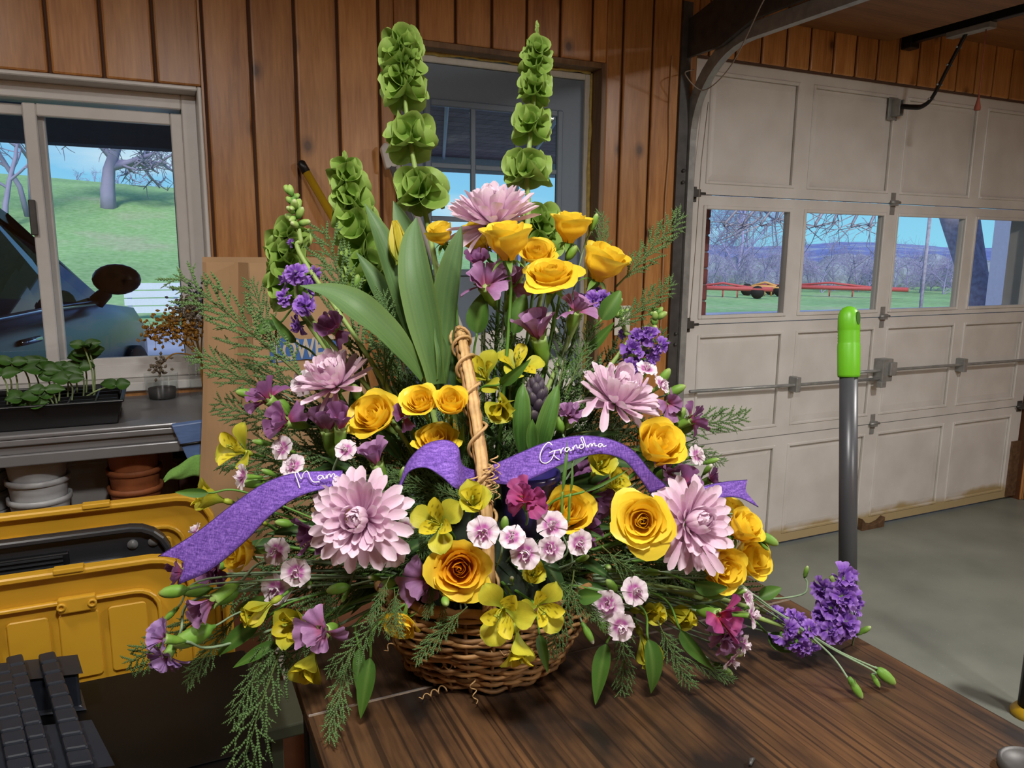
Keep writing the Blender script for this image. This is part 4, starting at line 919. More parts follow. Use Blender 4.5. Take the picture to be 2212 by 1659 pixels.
pm_soft = petalmat('petal_soft'); pm_rose = petalmat('petal_rose', .42, .28, .05, (20, 4, 20)); pm_leaf = petalmat('leaf_green', .52, .2, .14, (90, 3, 90), .35)
pm_stem = petalmat('stem_green', .5, .05, .1); pm_cedar = petalmat('cedar_green', .6, .12, .15, (20, 20, 20)); pm_wilt = petalmat('petal_ruffled', .6, .25, .16, (40, 6, 40))
def mixrgb(a, b, t): return tuple(a[i]+(b[i]-a[i])*t for i in range(3))+(1,)
def petal(name, mat, L, W, prof, th=(0, 0, 0), cup=.2, ruf=0, nu=6, nv=8, cf=None, tip=.0, serr=0, fr=5, twist=0, ph=0, fold=0):
    """y runs from base to tip, +z is the inner face; th = bend angles at base, middle, tip"""
    cols_ = []; pts = []; y = z = 0; path = [(0, 0)]; K = 24
    for k in range(K):
        v = (k+.5)/K; a = th[0]*(1-v)**2 + th[1]*2*v*(1-v)*1.4 + th[2]*v*v
        y += math.cos(a)*L/K; z += math.sin(a)*L/K; path.append((y, z))
    def fn(u, v):
        x = u*2-1; e = 1-tip*x*x*(v**2); vv = v*e
        if serr and v > .99: vv -= serr*(.5+.5*math.sin(x*29+ph))
        f = vv*K; i = min(K-1, int(f)); q = f-i
        py = path[i][0]*(1-q)+path[i+1][0]*q; pz = path[i][1]*(1-q)+path[i+1][1]*q
        w_ = W*prof(v); r_ = ruf*L*(v**1.5)*math.sin(fr*x+ph+2.2*v)
        zz = pz+cup*w_*x*x+fold*w_*abs(x)+r_
        return Vector((x*w_+.3*r_*0, py-.4*abs(r_), zz+twist*x*v*W))
    m = MB(); m.grid(fn, nu, nv, (lambda u, v: cf(u*2-1, v)) if cf else None)
    return m.mesh(name, mat)
def p_strap(v): return (.42+.58*sstep(0, .6, v))*(1 if v < .80 else math.sqrt(max(.03, 1-((v-.80)/.205)**2)))
def p_fan(v): return .12+.88*v**.9 if v < .8 else (.12+.88*v**.9)*math.sqrt(max(.06, 1-((v-.8)/.24)**2*.55))
def p_ovate(v): return max(.03, math.sin(PI*(v**.75)*.96+.04))**.8
def p_obov(v): return (.16+.84*sstep(.05, .68, v))*(1 if v < .66 else math.sqrt(max(.01, 1-((v-.66)/.345)**2)))
def p_lance(v): return max(.02, (math.sin(PI*min(1, v**.62*.995))**.9))
def pol(az, th, r0=0, z0=0, roll=0, s=1):
    """petal placement: azimuth, polar angle from +Z; inner face towards the axis"""
    rad = Vector((math.cos(az), math.sin(az), 0)); y = rad*math.sin(th)+Vector((0, 0, math.cos(th))); z = -rad*math.cos(th)+Vector((0, 0, math.sin(th))); x = y.cross(z)
    p = rad*r0+Vector((0, 0, z0))
    return Matrix(((x.x, y.x, z.x, p.x), (x.y, y.y, z.y, p.y), (x.z, y.z, z.z, p.z), (0, 0, 0, 1))) @ Matrix.Rotation(roll, 4, 'Y') @ Matrix.Scale(s, 4)
GA = PI*(3-math.sqrt(5))
GREEN = lin(92, 138, 52); DGREEN = lin(46, 82, 34); LGREEN = lin(150, 182, 92)
# ---------- chrysanthemum
MUM0, MUM1, MUM2 = lin(222, 174, 206), lin(245, 214, 233), lin(253, 240, 248)
def mcf(x, v): return mixrgb(mixrgb(MUM0, MUM1, sstep(0, .7, v)), MUM2, max(0, v-.75)*2.5+.25*abs(x)**3)
mum_meshes = [petal('mum_petal', pm_soft, .066, .0090, p_strap, th, cup, 0, 4, 9, mcf) for th, cup in (((.1, .0, -.25), .38), ((.1, .2, .4), .5), ((.1, .5, 1.1), .65), ((-.1, .7, 1.9), .8))]
def mcc(x, v): return mixrgb(lin(222, 196, 196), lin(196, 190, 120), sstep(.3, 1, v))
mum_core = petal('mum_core_petal', pm_soft, .028, .0058, p_strap, (.0, .7, 1.3), .9, 0, 4, 6, mcc)
def mum_proto(seed, n=118, droop=1.75, flat=1.0, core=True):
    R = random.Random(seed); P = []
    for k in range(n):
        t = k/(n-1); th = droop*(1-t)**1.0*flat+.10*t+R.gauss(0, .07); s = 1.0-.55*t**.8+R.gauss(0, .045)
        me = mum_meshes[0 if t < .22 else 1 if t < .52 else 2 if t < .82 else 3]
        P.append(('petal', me, pol(k*GA, th, .007+.004*math.sin(th), .002+.010*t, R.gauss(0, .12), s)))
    for k in range(16): P.append(('disc_petal', mum_core if core else mum_meshes[3], pol(k*GA, .05+.02*k, .0015+.0004*k, .014, 0, .95 if core else .4)))
    return P
def mum_dome(seed, n=96, wild=7):
    R = random.Random(seed); P = []
    for k in range(n):
        t = k/(n-1); th = 1.62*(1-t)**.85+.06+R.gauss(0, .07); s = 1.0-.30*t+R.gauss(0, .05)
        P.append(('petal', mum_meshes[1 if t < .35 else 2 if t > .75 else R.choice((1, 1, 2))], pol(k*GA, th, .006+.005*math.sin(th), .002+.008*t, R.gauss(0, .18), s)))
    for k in range(wild): P.append(('petal', mum_meshes[0], pol(R.random()*6.28, R.uniform(1.75, 2.25), .008, .0, R.gauss(0, .3), R.uniform(.85, 1.1))))
    return P
m = MB(); m.lathe([(.003, -.022), (.0035, -.016), (.010, -.010), (.015, -.001), (.013, .003)], 12, cols=[GREEN]*5); mum_cal = m.mesh('calyx', pm_stem)
MUMS = [mum_proto(1, 116, 1.58), mum_dome(2, 96, 12), mum_dome(3, 88, 4), mum_proto(4, 112, 1.70)]
for q in MUMS: q.append(('calyx', mum_cal, Matrix()))
# ---------- rose
RY, RO, RD = lin(255, 230, 72), lin(254, 214, 52), lin(248, 188, 36)
def rose_petal(Rr, H, ha, flare, droop, t, seed, orange=0):
    R = random.Random(seed); ph = R.random()*6; wob = R.uniform(.5, 1)
    def fn(u, v):
        x = u*2-1; vv = v*(1-.10*x*x*v-.10*abs(x)**3*v)
        a = ha*x*(.45+.55*sstep(0, .5, v))
        r = Rr*(.30+.70*sstep(0, .5, vv))+flare*sstep(.5, 1, vv)**1.4*(1+.25*math.sin(3*x+ph))+.0012*wob*math.sin(5*x+ph)*vv+.002*abs(x)*t
        z = H*vv-droop*sstep(.55, 1, vv)**2*(1+.3*math.sin(2*x+ph))
        return Vector((r*math.cos(a), r*math.sin(a), z))
    def cf(u, v): return mixrgb(mixrgb(RD, RO, sstep(0, .55, v)) if not orange else lin(238, 158, 26), mixrgb(lin(250, 196, 40) if orange else RY, RY, t), sstep(.35, 1, v)*(.55+.45*t))
    m = MB(); m.grid(fn, 8, 9, cf); return m.mesh('rose_petal', pm_rose)
def rose_proto(seed, n_in, n_mid, n_out, op, orange=0, tall=1.0):
    R = random.Random(seed); P = []; n = n_in+n_mid+n_out
    for i in range(n):
        t = i/(n-1)
        if i < n_in: a = (.0035+.0085*i/n_in, .040-.004*(1-i/n_in), 1.7-.4*i/n_in, -.0024*(1-.6*i/n_in), 0)
        elif i < n_in+n_mid: f = (i-n_in)/max(1, n_mid); a = (.013+.010*f, .0425-.001*f, 1.15-.1*f, .0015+.007*op*f, .001+.002*f*op)
        else: f = (i-n_in-n_mid+1)/n_out; a = (.0235+.005*f, .041-.006*f*op, 1.0, .006+.016*op*f, .002+.011*op*f)
        a = (a[0], a[1]*tall)+a[2:]
        P.append(('petal', rose_petal(*a, t, seed*100+i, orange), Matrix.Rotation(i*GA+R.gauss(0, .15), 4, 'Z') @ Matrix.Rotation(R.gauss(0, .05), 4, 'X')))
    m = MB(); m.lathe([(.0025, -.016), (.004, -.012), (.0075, -.006), (.0085, .001), (.006, .006)], 12, cols=[GREEN]*5); P.append(('hip', m.mesh('hip', pm_stem), Matrix()))
    for k in range(5): P.append(('sepal', sepal, pol(k*2*PI/5, 1.9, .006, .0)))
    return P
sepal = petal('sepal', pm_leaf, .026, .0045, p_lance, (0, -.3, -.5), .3, 0, 3, 6, lambda x, v: mixrgb(GREEN, LGREEN, v*.5))
ROSES = {'open': rose_proto(11, 8, 8, 8, 1.0), 'full': rose_proto(12, 7, 8, 6, .65), 'cup': rose_proto(13, 6, 7, 5, .30, tall=1.3), 'bud': rose_proto(14, 4, 4, 2, .02), 'orange': rose_proto(15, 9, 9, 7, .9, 1)}
# ---------- carnation (dusky purple)
def carn_petals(c0, c1, c2, nm):
    def cf(x, v): return mixrgb(mixrgb(c0, c1, sstep(.1, .55, v)), c2, sstep(.75, 1, v)*.6)
    return [petal(nm, pm_wilt, .038, .021, p_fan, th, cup, .075, 9, 7, cf, .10, .05, 6, 0, ph) for th, cup, ph in (((.2, .2, -.5), .15, 0), ((.1, .4, .3), .25, 2), ((0, -.2, -.9), -.1, 4))]
CP = {'mauve': carn_petals(lin(184, 100, 138), lin(172, 124, 172), lin(200, 160, 202), 'carnation_petal'),
      'plum': carn_petals(lin(180, 72, 116), lin(140, 88, 138), lin(168, 120, 168), 'carnation_petal'),
      'lilac': carn_petals(lin(176, 110, 160), lin(164, 128, 186), lin(190, 160, 212), 'carnation_petal'),
      'magenta': carn_petals(lin(232, 96, 130), lin(176, 72, 130), lin(140, 70, 130), 'carnation_petal')}
def cal_mesh(Lc, r, teeth=True):
    m = MB(); n = 15; prof = [(.0022, -Lc-.010), (.0030, -Lc-.004), (r*.62, -Lc), (r*.95, -Lc*.72), (r, -Lc*.4), (r*1.04, -Lc*.12), (r*1.1, 0.0)]
    cs = [GREEN, GREEN, lin(120, 160, 62), lin(122, 164, 60), lin(112, 158, 56), lin(134, 174, 80), lin(160, 190, 110)]
    m.lathe(prof, n, cs, True, (lambda a, j: 1+(.10*math.sin(5*a) if j > 4 else 0))); return m.mesh('calyx', pm_stem)
cal_c = cal_mesh(.030, .0080); cal_s = cal_mesh(.020, .0042)
tooth = petal('calyx_tooth', pm_leaf, .010, .0035, p_lance, (.2, .0, -.4), .5, 0, 3, 5, lambda x, v: lin(150, 184, 96))
def carn_proto(kind, n, seed, thm=1.35):
    R = random.Random(seed); P = []
    for k in range(n):
        t = k/max(1, n-1); P.append(('petal', CP[kind][R.randint(0, 2)], pol(k*GA+R.gauss(0, .2), thm*(1-t)**.8+.18+R.gauss(0, .1), .003, .0, R.gauss(0, .4), R.uniform(.85, 1.12)-.28*t)))
    P.append(('calyx', cal_c, Matrix()))
    for k in range(5): P.append(('calyx_tooth', tooth, pol(k*2*PI/5, .35, .0082, -.001)))
    return P
CARN = {(k, v): carn_proto(k, n, 30+i*7+j, th) for i, k in enumerate(CP) for j, (v, n, th) in enumerate((('full', 15, 1.35), ('loose', 7, 1.25), ('tight', 5, .35)))}
# ---------- dianthus (white with magenta eye)
DW, DM, DC = lin(252, 240, 246), lin(196, 80, 176), lin(226, 176, 208)
def dcf(x, v): return mixrgb(mixrgb(DC, DM, sstep(.12, .3, v)*(1-.5*abs(x))), DW, sstep(.36, .68, v+.14*abs(x)))
dian = [petal('dianthus_petal', pm_wilt, .021, .0145, p_fan, th, .1, .06, 8, 8, dcf, .18, .10, 7, 0, ph) for th, ph in (((.0, .25, -.25), 0), ((.1, .0, -.3), 2.5))]
dian_i = petal('dianthus_petal', pm_wilt, .015, .007, p_fan, (.1, .5, .9), .4, .12, 6, 6, dcf, .1, .1, 5, 0, 1)
def dian_proto(seed, pinkish=False):
    R = random.Random(seed); P = []
    for k in range(5): P.append(('petal', dian[k % 2], pol(k*2*PI/5+R.gauss(0, .1), 1.42+R.gauss(0, .1), .001, .001, R.gauss(0, .12), R.uniform(.93, 1.06))))
    for k in range(5): P.append(('inner_petal', dian_i, pol(k*2*PI/5+.6+R.gauss(0, .3), .75+R.gauss(0, .2), .001, .002, R.gauss(0, .3), R.uniform(.8, 1.1))))
    P.append(('calyx', cal_s, Matrix())); return P
DIAN = [dian_proto(s) for s in (1, 2, 3)]
# ---------- alstroemeria (yellow-green)
AY, AG, AD = lin(214, 208, 62), lin(168, 182, 60), lin(196, 190, 40)
def ao(x, v): return mixrgb(mixrgb(AG, AY, sstep(.15, .7, v)), AG, sstep(.86, 1, v)*.8+.25*abs(x)**2)
def ai(x, v):
    c = mixrgb(AY, lin(226, 206, 36), .6*sstep(.2, .6, v)); k = math.sin(x*11)*math.sin(v*37+x*4)
    return mixrgb(c, lin(96, 72, 22), .75*(1 if k > .55 and .25 < v < .8 else 0))
als_o = [petal('outer_tepal', pm_soft, .046, .0170, p_obov, th, .22, .03, 6, 9, ao, .0, 0, 3, 0, ph, .05) for th, ph in (((.2, .35, -.6), 0), ((.25, .2, -.9), 2))]
als_i = petal('inner_tepal', pm_soft, .045, .0105, p_obov, (.25, .3, -.5), .45, .0, 10, 16, ai)
m = MB()
stm = MB(); stm.tube(curve_pts([(0, 0, 0), (.002, .018, .003), (.0, .034, .010)], 4), [.0006]*9, 4, cols=[AY]*9); stm.tube([(0, .0335, .009), (0, .037, .012)], [.0012, .0009], 5, cols=[AG, AG]); als_s = stm.mesh('stamen', pm_soft)
m = MB(); m.lathe([(.0022, -.014), (.0042, -.009), (.0046, -.003), (.003, .002)], 10, cols=[GREEN, AG, AG, AG]); als_c = m.mesh('ovary', pm_stem)
def als_proto(seed, op=.85):
    R = random.Random(seed); P = []
    for k in range(3):
        P.append(('outer_tepal', als_o[k % 2], pol(k*2*PI/3+R.gauss(0, .08), op+R.gauss(0, .1), .002, 0, R.gauss(0, .1), R.uniform(.95, 1.08))))
        P.append(('inner_tepal', als_i, pol(k*2*PI/3+PI/3+R.gauss(0, .08), op*.78+R.gauss(0, .06), .0015, .001, R.gauss(0, .1), R.uniform(.95, 1.05))))
    for k in range(5): P.append(('stamen', als_s, pol(-PI/2+R.gauss(0, .5), .35+R.gauss(0, .12), .0, .0)))
    P.append(('ovary', als_c, Matrix())); return P
ALST = {'open': als_proto(1, .95), 'half': als_proto(2, .62), 'wide': als_proto(3, 1.2), 'closed': als_proto(4, .28)}
# ---------- stock florets (violet, ruffled)
SV, SL = lin(146, 92, 204), lin(190, 150, 234)
def scf(x, v): return mixrgb(mixrgb(lin(206, 186, 206), SV, sstep(.12, .4, v)), SL, sstep(.6, 1, v)*.8)
stockp = [petal('floret_petal', pm_wilt, .022, .0115, p_fan, th, .1, .11, 7, 6, scf, .05, .0, 6, 0, ph) for th, ph in (((.1, .3, -.4), 0), ((.1, .1, -.7), 2), ((.2, .7, .6), 4))]
def floret(seed, n=13):
    R = random.Random(seed); return [('petal', stockp[R.randint(0, 2)], pol(k*GA, 1.5*(1-k/n)**.7+.15, .001, .0, R.gauss(0, .3), R.uniform(.85, 1.1)-.3*k/n)) for k in range(n)]
FLO = [floret(s) for s in (1, 2, 3)]
m = MB(); m.lathe([(.001, -.009), (.003, -.006), (.0036, .0), (.002, .004)], 8, cols=[GREEN]*4); sto_c = m.mesh('floret_calyx', pm_stem)
m = MB(); m.lathe([(.001, -.006), (.0035, -.003), (.0042, .002), (.003, .007), (.0008, .009)], 8, cols=[GREEN, GREEN, LGREEN, LGREEN, lin(190, 200, 150)]); sto_b = m.mesh('bud', pm_stem)
# ---------- bells of ireland
BG0, BG1 = lin(126, 166, 62), lin(170, 202, 104)
def bellm(seed, s=1.0):
    R = random.Random(seed); m = MB(); n = 20; pr = [(.002, 0), (.009, .004), (.0165, .012), (.0205, .020), (.0235, .027), (.0262, .031)]; ph = R.random()*6
    rings = []
    for j, (r, z) in enumerate(pr):
        ring = []
        for q in range(n):
            a = 2*PI*q/n; k = j/(len(pr)-1); pt = max(0, math.cos(5*(a+ph)))**6
            rr = r*(1+.10*k*math.sin(2*a+ph)+.06*k*math.sin(3*a+2*ph)+.10*k*pt); zz = z*(1+.18*k*math.sin(2*a+1.3*ph)+.12*k*pt)
            ring.append(m.add((rr*math.cos(a), rr*math.sin(a)*1.12, zz), mixrgb(BG0, BG1, k**2)))
        rings.append(ring)
    for a, b in zip(rings, rings[1:]):
        for q in range(n): m.face(a[q], a[(q+1) % n], b[(q+1) % n], b[q])
    m.face(*rings[0][::-1]); return m.mesh('bell', pm_leaf)
BELLS = [bellm(s) for s in (1, 2, 3, 4)]
tipleaf = petal('tip_leaf', pm_leaf, .016, .006, p_ovate, (.2, .5, .2), .4, 0, 4, 5, lambda x, v: mixrgb(BG1, LGREEN, v))
# ---------- buds
def budm(L, r, tipc, nm='bud'):
    m = MB(); m.lathe([(.0020, -.006), (.003, -.002), (r*.7, L*.04), (r, L*.25), (r*1.04, L*.5), (r*.82, L*.78), (r*.42, L*.95), (r*.1, L)], 12, cols=[GREEN, GREEN, lin(104, 150, 54), lin(110, 156, 56), lin(112, 158, 58), lin(130, 170, 76), tipc, tipc]); return m.mesh(nm, pm_stem)
bud_big = budm(.040, .0100, lin(150, 176, 92)); bud_small = budm(.018, .0040, lin(176, 196, 130)); bud_white = budm(.026, .0050, lin(238, 236, 226)); bud_purple = budm(.036, .0090, lin(150, 104, 150))
bract = petal('bract', pm_leaf, .016, .0050, p_ovate, (.3, .1, -.1), .6, 0, 4, 5, lambda x, v: mixrgb(lin(96, 140, 50), LGREEN, v*.5))
def bud_proto(me, L): return [('calyx', me, Matrix())] + [('bract', bract, pol(k*PI/2, .12, .004, -.002, 0, L/.04)) for k in range(4)]
BUDS = {'big': bud_proto(bud_big, .040), 'small': bud_proto(bud_small, .018), 'white': bud_proto(bud_white, .02), 'purple': bud_proto(bud_purple, .036)}
# ---------- cedar sprays
def cedar_mesh(seed, L=.26, droopy=.0, dens=1.0):
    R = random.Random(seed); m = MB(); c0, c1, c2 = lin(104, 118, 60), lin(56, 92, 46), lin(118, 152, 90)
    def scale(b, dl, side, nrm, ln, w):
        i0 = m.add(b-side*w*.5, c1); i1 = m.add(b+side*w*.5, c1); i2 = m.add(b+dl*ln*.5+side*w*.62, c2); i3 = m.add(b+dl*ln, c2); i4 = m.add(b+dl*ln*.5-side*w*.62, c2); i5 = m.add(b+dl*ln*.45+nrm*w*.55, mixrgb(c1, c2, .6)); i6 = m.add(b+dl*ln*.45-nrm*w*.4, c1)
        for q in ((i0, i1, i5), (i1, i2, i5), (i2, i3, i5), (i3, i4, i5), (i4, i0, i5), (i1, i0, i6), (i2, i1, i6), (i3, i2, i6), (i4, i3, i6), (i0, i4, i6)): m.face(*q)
    def twig(p, d, nrm, l, w):
        n = max(2, int(l/.0052)); side = d.cross(nrm).normalized(); q = p.copy(); dd = d.copy()
        for k in range(n):
            dd = (dd+side*R.gauss(0, .07)+Vector((0, 0, -.02*droopy))).normalized(); ww = w*(1-.35*k/n)
            scale(q, dd, side, nrm, l/n*1.5, ww)
            for s in (-1, 1): dl = (dd*.85+side*s*.5).normalized(); scale(q, dl, dl.cross(nrm).normalized(), nrm, .0052, ww*.7)
            q = q+dd*l/n
        scale(q, dd, side, nrm, .005, w*.6)
    d = Vector((0, 1, 0)); nrm = Vector((0, 0, 1)); pts = [Vector((0, 0, 0))]; n = 22
    bend = R.uniform(-.3, .3)
    for k in range(n): d = (d+Vector((R.gauss(0, .03)+bend/n, 0, -droopy/n))).normalized(); pts.append(pts[-1]+d*L/n)
    m.tube(pts, [.0022*(1-.7*k/n) for k in range(n+1)], 5, cols=[mixrgb(c0, c1, k/n) for k in range(n+1)])
    for k in range(3, n+1):
        f = k/n; dd = (pts[min(k+1, n)]-pts[k-1]).normalized(); side = dd.cross(nrm).normalized(); s = 1 if k % 2 else -1
        bl = L*.27*(math.sin(PI*(.22+.70*f))**.8)*R.uniform(.65, 1.15)
        bd = (dd*R.uniform(.85, 1.05)+side*s*R.uniform(.42, .62)+nrm*R.gauss(0, .16)).normalized(); q = pts[k].copy(); nn = max(2, int(bl/.0085)); b2 = bd.copy(); bp = [q.copy()]
        for j in range(nn): b2 = (b2+dd*.04+Vector((0, 0, -.04*droopy))+side*R.gauss(0, .04)).normalized(); q = q+b2*bl/nn; bp.append(q.copy())
        for j in range(nn):
            dj = (bp[j+1]-bp[j]).normalized(); sd = dj.cross(nrm).normalized(); twig(bp[j], dj, nrm, bl/nn, .0022)
            if j and j % 2: twig(bp[j], (dj*.85+sd*(1 if (j//2) % 2 else -1)*.55+nrm*R.gauss(0, .12)).normalized(), nrm, (.007+.020*(1-j/nn))*R.uniform(.7, 1.2), .0020)
        twig(bp[-1], b2, nrm, .008, .0020)
    return m.mesh('foliage', pm_cedar)
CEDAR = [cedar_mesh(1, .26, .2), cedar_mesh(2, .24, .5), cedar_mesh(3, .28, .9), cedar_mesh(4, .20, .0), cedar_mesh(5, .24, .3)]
# ---------- leaves
def leafm(L, W, th=(0, -.3, -.5), c0=DGREEN, c1=GREEN, cup=.3, fold=.15, prof=p_lance, nu=6, nv=12, ruf=.0):
    return petal('leaf', pm_leaf, L, W, prof, th, cup, ruf, nu, nv, lambda x, v: mixrgb(mixrgb(c0, c1, .35+.65*v), LGREEN, .22*max(0, 1-abs(x)*9)), fold=fold)
FILL = [leafm(.10, .012, c0=lin(38, 66, 30), c1=lin(58, 96, 42)), leafm(.09, .010, (0, .2, .3), c0=lin(38, 66, 30), c1=lin(64, 102, 46))]
LEAVES = [leafm(.10, .014), leafm(.085, .012, (0, .2, .3)), leafm(.11, .017, (0, -.5, -.9)), leafm(.07, .020, (0, -.2, -.5), prof=p_ovate), leafm(.10, .0036)]
# ------------------------------------------------------------------ the basket arrangement
BC = Vector((.386, .916, TZ)); BX = Vector((_r0.x, _r0.y, 0)); BYv = Vector((_f0.x, _f0.y, 0))
def bpt(a, rx, ry, h): return BC+BX*(rx*math.cos(a))+BYv*(ry*math.sin(a))+Vector((0, 0, h))
def brad(h): return .102+.044*sstep(-.02, .10, h)
wick = plain('willow_cane', (158, 118, 70), .6, var=.25, scale=60, bmp=.3); wickd = plain('willow_dark', (118, 84, 46), .65, var=.3, scale=60, bmp=.3); hcane = plain('handle_cane', (196, 160, 106), .6, var=.22, scale=70, bmp=.3); vine = plain('pale_vine', (186, 150, 100), .55, var=.12, scale=80)
bs_ = thing('flower_basket', 'oval woven willow basket with arched twig handle on the wooden table', 'basket', BC)
R = random.Random(9); NST = 26
for row in range(21):
    h = .0085+row*.0057; k = 104; o = [R.uniform(0, 6) for _ in range(3)]; pts = []
    for q in range(k+1):
        a = 2*PI*q/k; rr = brad(h)+.0042*math.cos(NST/2*a+PI*(row % 2))+.0015*math.sin(5*a+o[0]); pts.append(bpt(a, rr, rr*.84, h+.0022*math.sin(3*a+o[1])+.0012*math.sin(11*a+o[2])+.0008))
    m = MB(); m.tube(pts, [R.uniform(.0026, .0036) for _ in pts], 6); m.build('weave_strand', wick if row % 3 else wickd, bs_)
for q in range(NST):
    a = 2*PI*q/NST; m = MB(); m.tube([bpt(a, brad(h), brad(h)*.84, h) for h in (.003, .03, .06, .09, .128)], .0026, 6); m.build('stake', wickd, bs_)
m = MB(); pts = [bpt(2*PI*q/60, .147+.002*math.sin(q*1.9), .123, .128+.002*math.sin(q*2.3)) for q in range(61)]; m.tube(pts, .006, 8); m.build('rim', wick, bs_)
m = MB(); m.M = Matrix.Translation(BC) @ Matrix(((BX.x, BYv.x, 0, 0), (BX.y, BYv.y, 0, 0), (0, 0, 1, 0), (0, 0, 0, 1))) @ Matrix.Diagonal((1, .84, 1, 1)); m.lathe([(.092, .001), (.094, .006), (.002, .007)], 40); m.build('base', wickd, bs_)
hp = curve_pts([at(1056, 1340, .945), at(1049, 1110, .948), at(1034, 960, .972), at(1012, 820, 1.01), at(997, 745, 1.042), at(994, 728, 1.07), at(1000, 742, 1.11), at(1008, 900, 1.16), at(1020, 1180, 1.20)], 10)
R = random.Random(4)
for k in range(7):
    a = 2*PI*k/7; off = .0058 if k else 0; pts = []
    for j, p in enumerate(hp):
        t_ = (hp[min(j+1, len(hp)-1)]-hp[max(j-1, 0)]).normalized(); n1 = t_.cross(BYv).normalized() if abs(t_.dot(BYv)) < .95 else BX; n2 = t_.cross(n1)
        pts.append(p+(n1*math.cos(a+j*.02)+n2*math.sin(a+j*.02))*off+Vector((R.gauss(0, .0005), R.gauss(0, .0005), 0)))
    m = MB(); m.tube(pts, [R.uniform(.0036, .0046) for _ in pts], 7); m.build('handle_twig', hcane if k % 3 else wick, bs_)
m = MB(); pts = []
for j in range(190):
    f = j/189*.66*(len(hp)-1); i = min(len(hp)-2, int(f)); p = hp[i].lerp(hp[i+1], f-i); t_ = (hp[i+1]-hp[i]).normalized(); n1 = t_.cross(BYv+Vector((0, 0, .01))).normalized(); n2 = t_.cross(n1); a = f*.98
    pts.append(p+(n1*math.cos(a)+n2*math.sin(a))*.0135)
m.tube(pts, .0022, 6); m.build('wrapping_vine', vine, bs_)
def tendril(c, r, turns, d, up, parent, nm='tendril'):
    m = MB(); pts = [c+d*(.030*k/40)*turns*.4+up*(r*math.cos(turns*2*PI*k/40)*(1-.6*k/40))+d.cross(up)*(r*math.sin(turns*2*PI*k/40)*(1-.6*k/40)) for k in range(41)]
    m.tube(pts, [.0011*(1-.4*k/40) for k in range(41)], 5); m.build(nm, vine, parent)
for (px, py, dp, r, tn, dx) in ((1052, 1005, .955, .007, 3, 1), (1060, 1030, .952, .009, 2.5, 1), (1022, 1028, .955, .007, 3, -1), (1065, 985, .955, .006, 2, 1), (1048, 1045, .95, .008, 2, 1)):
    tendril(at(px, py, dp-.012), r, tn, (RT*dx*.3-UP).normalized(), RT, bs_)
for (deg, h, r, tn, tg, ow, dz) in ((-88, .074, .004, 4, 1, .1, .05), (-74, .072, .0045, 3, 1, .1, -.1), (-112, .008, .005, 4, -.5, 1, 0), (-96, .034, .005, 3, .2, .35, -.5), (-152, .070, .006, 2.5, -.3, 1, .1), (-146, .062, .005, 2, .3, .8, -.3), (-104, .048, .004, 2, -1, .1, -.2), (-66, .060, .004, 3, 1, .15, -.1)):
    a = math.radians(deg); rr = brad(h)-.001; outw = (BX*math.cos(a)+BYv*math.sin(a)*.84).normalized(); tang = (BX*-math.sin(a)+BYv*math.cos(a)*.84).normalized()
    d_ = (tang*tg+outw*ow+Vector((0, 0, dz))).normalized(); u_ = (outw if abs(d_.dot(outw)) < .7 else Vector((0, 0, 1))); u_ = (u_-d_*u_.dot(d_)).normalized()
    tendril(bpt(a, rr, rr*.84, h), r, tn, d_, u_, bs_)                # each one springs from the woven wall
ff = thing('floral_foam', 'dark green floral foam mound inside the willow basket', 'foam', BC+Vector((0, 0, .01)))
m = MB(); m.M = Matrix.Translation(BC+Vector((0, 0, .008))) @ Matrix(((BX.x, BYv.x, 0, 0), (BX.y, BYv.y, 0, 0), (0, 0, 1, 0), (0, 0, 0, 1))); m.lathe([(.086, 0), (.10, .05), (.112, .10), (.105, .15), (.07, .20), (.02, .225)], 24, wob=lambda a, j: (1+.04*math.sin(5*a+j))*(1 if abs(math.cos(a)) > .5 else .86)); m.build('block', plain('foam_green', (22, 34, 20), .95, var=.3, scale=60, bmp=.5), ff)

# ---------- placing flowers
def CD(r, u, t): return (RT*r+UP*u-FW*t).normalized()
def adep(px, py): return 1.10-.20*math.exp(-((px-1040)/420)**2-((py-1180)/330)**2)-.07*sstep(700, 300, px)
def aimz(loc, d, roll=0, s=1):
    z = Vector(d).normalized(); x = z.cross(UP)
    x = z.orthogonal() if x.length < .05 else x
    x.normalize(); y = z.cross(x); return Matrix(((x.x, y.x, z.x, loc[0]), (x.y, y.y, z.y, loc[1]), (x.z, y.z, z.z, loc[2]), (0, 0, 0, 1))) @ Matrix.Rotation(roll, 4, 'Z') @ Matrix.Scale(s, 4)
STEMC = {'g': GREEN, 'p': lin(134, 160, 124), 'd': DGREEN, 'l': lin(150, 178, 96)}
def stem(root, b, d, r, c='g', tgt=None, mid=None, via=None):
    tgt = tgt or (BC+Vector((0, 0, .12))+BX*max(-.07, min(.07, (b-BC).dot(BX)*.3))+BYv*max(-.05, min(.05, (b-BC).dot(BYv)*.3)))
    L = (tgt-b).length; cc = STEMC[c]
    if via: mid = None
    ps = curve_pts([b] + [at(*q) for q in via] + [tgt], 7) if via else curve_pts([b, b-d*min(.05, L*.25)] + ([mid] if mid else [b.lerp(tgt, .6)-d*.02+Vector((0, 0, .01))]) + [tgt], 7)
    m = MB(); m.tube(ps, r, 6, cols=[cc]*len(ps)); return m.build('stem', pm_stem, root)
def inst(proto, name, label, cat, M_, group=None):
    t = thing(name, label, cat, M=M_, group=group)
    for nm, me, mt in proto: put(nm, me, t, M=mt)
    return t
DIA = {'mum': .142, 'rose': .092, 'carnation': .072, 'dianthus': .042, 'alstroemeria': .078, 'bud': .045}
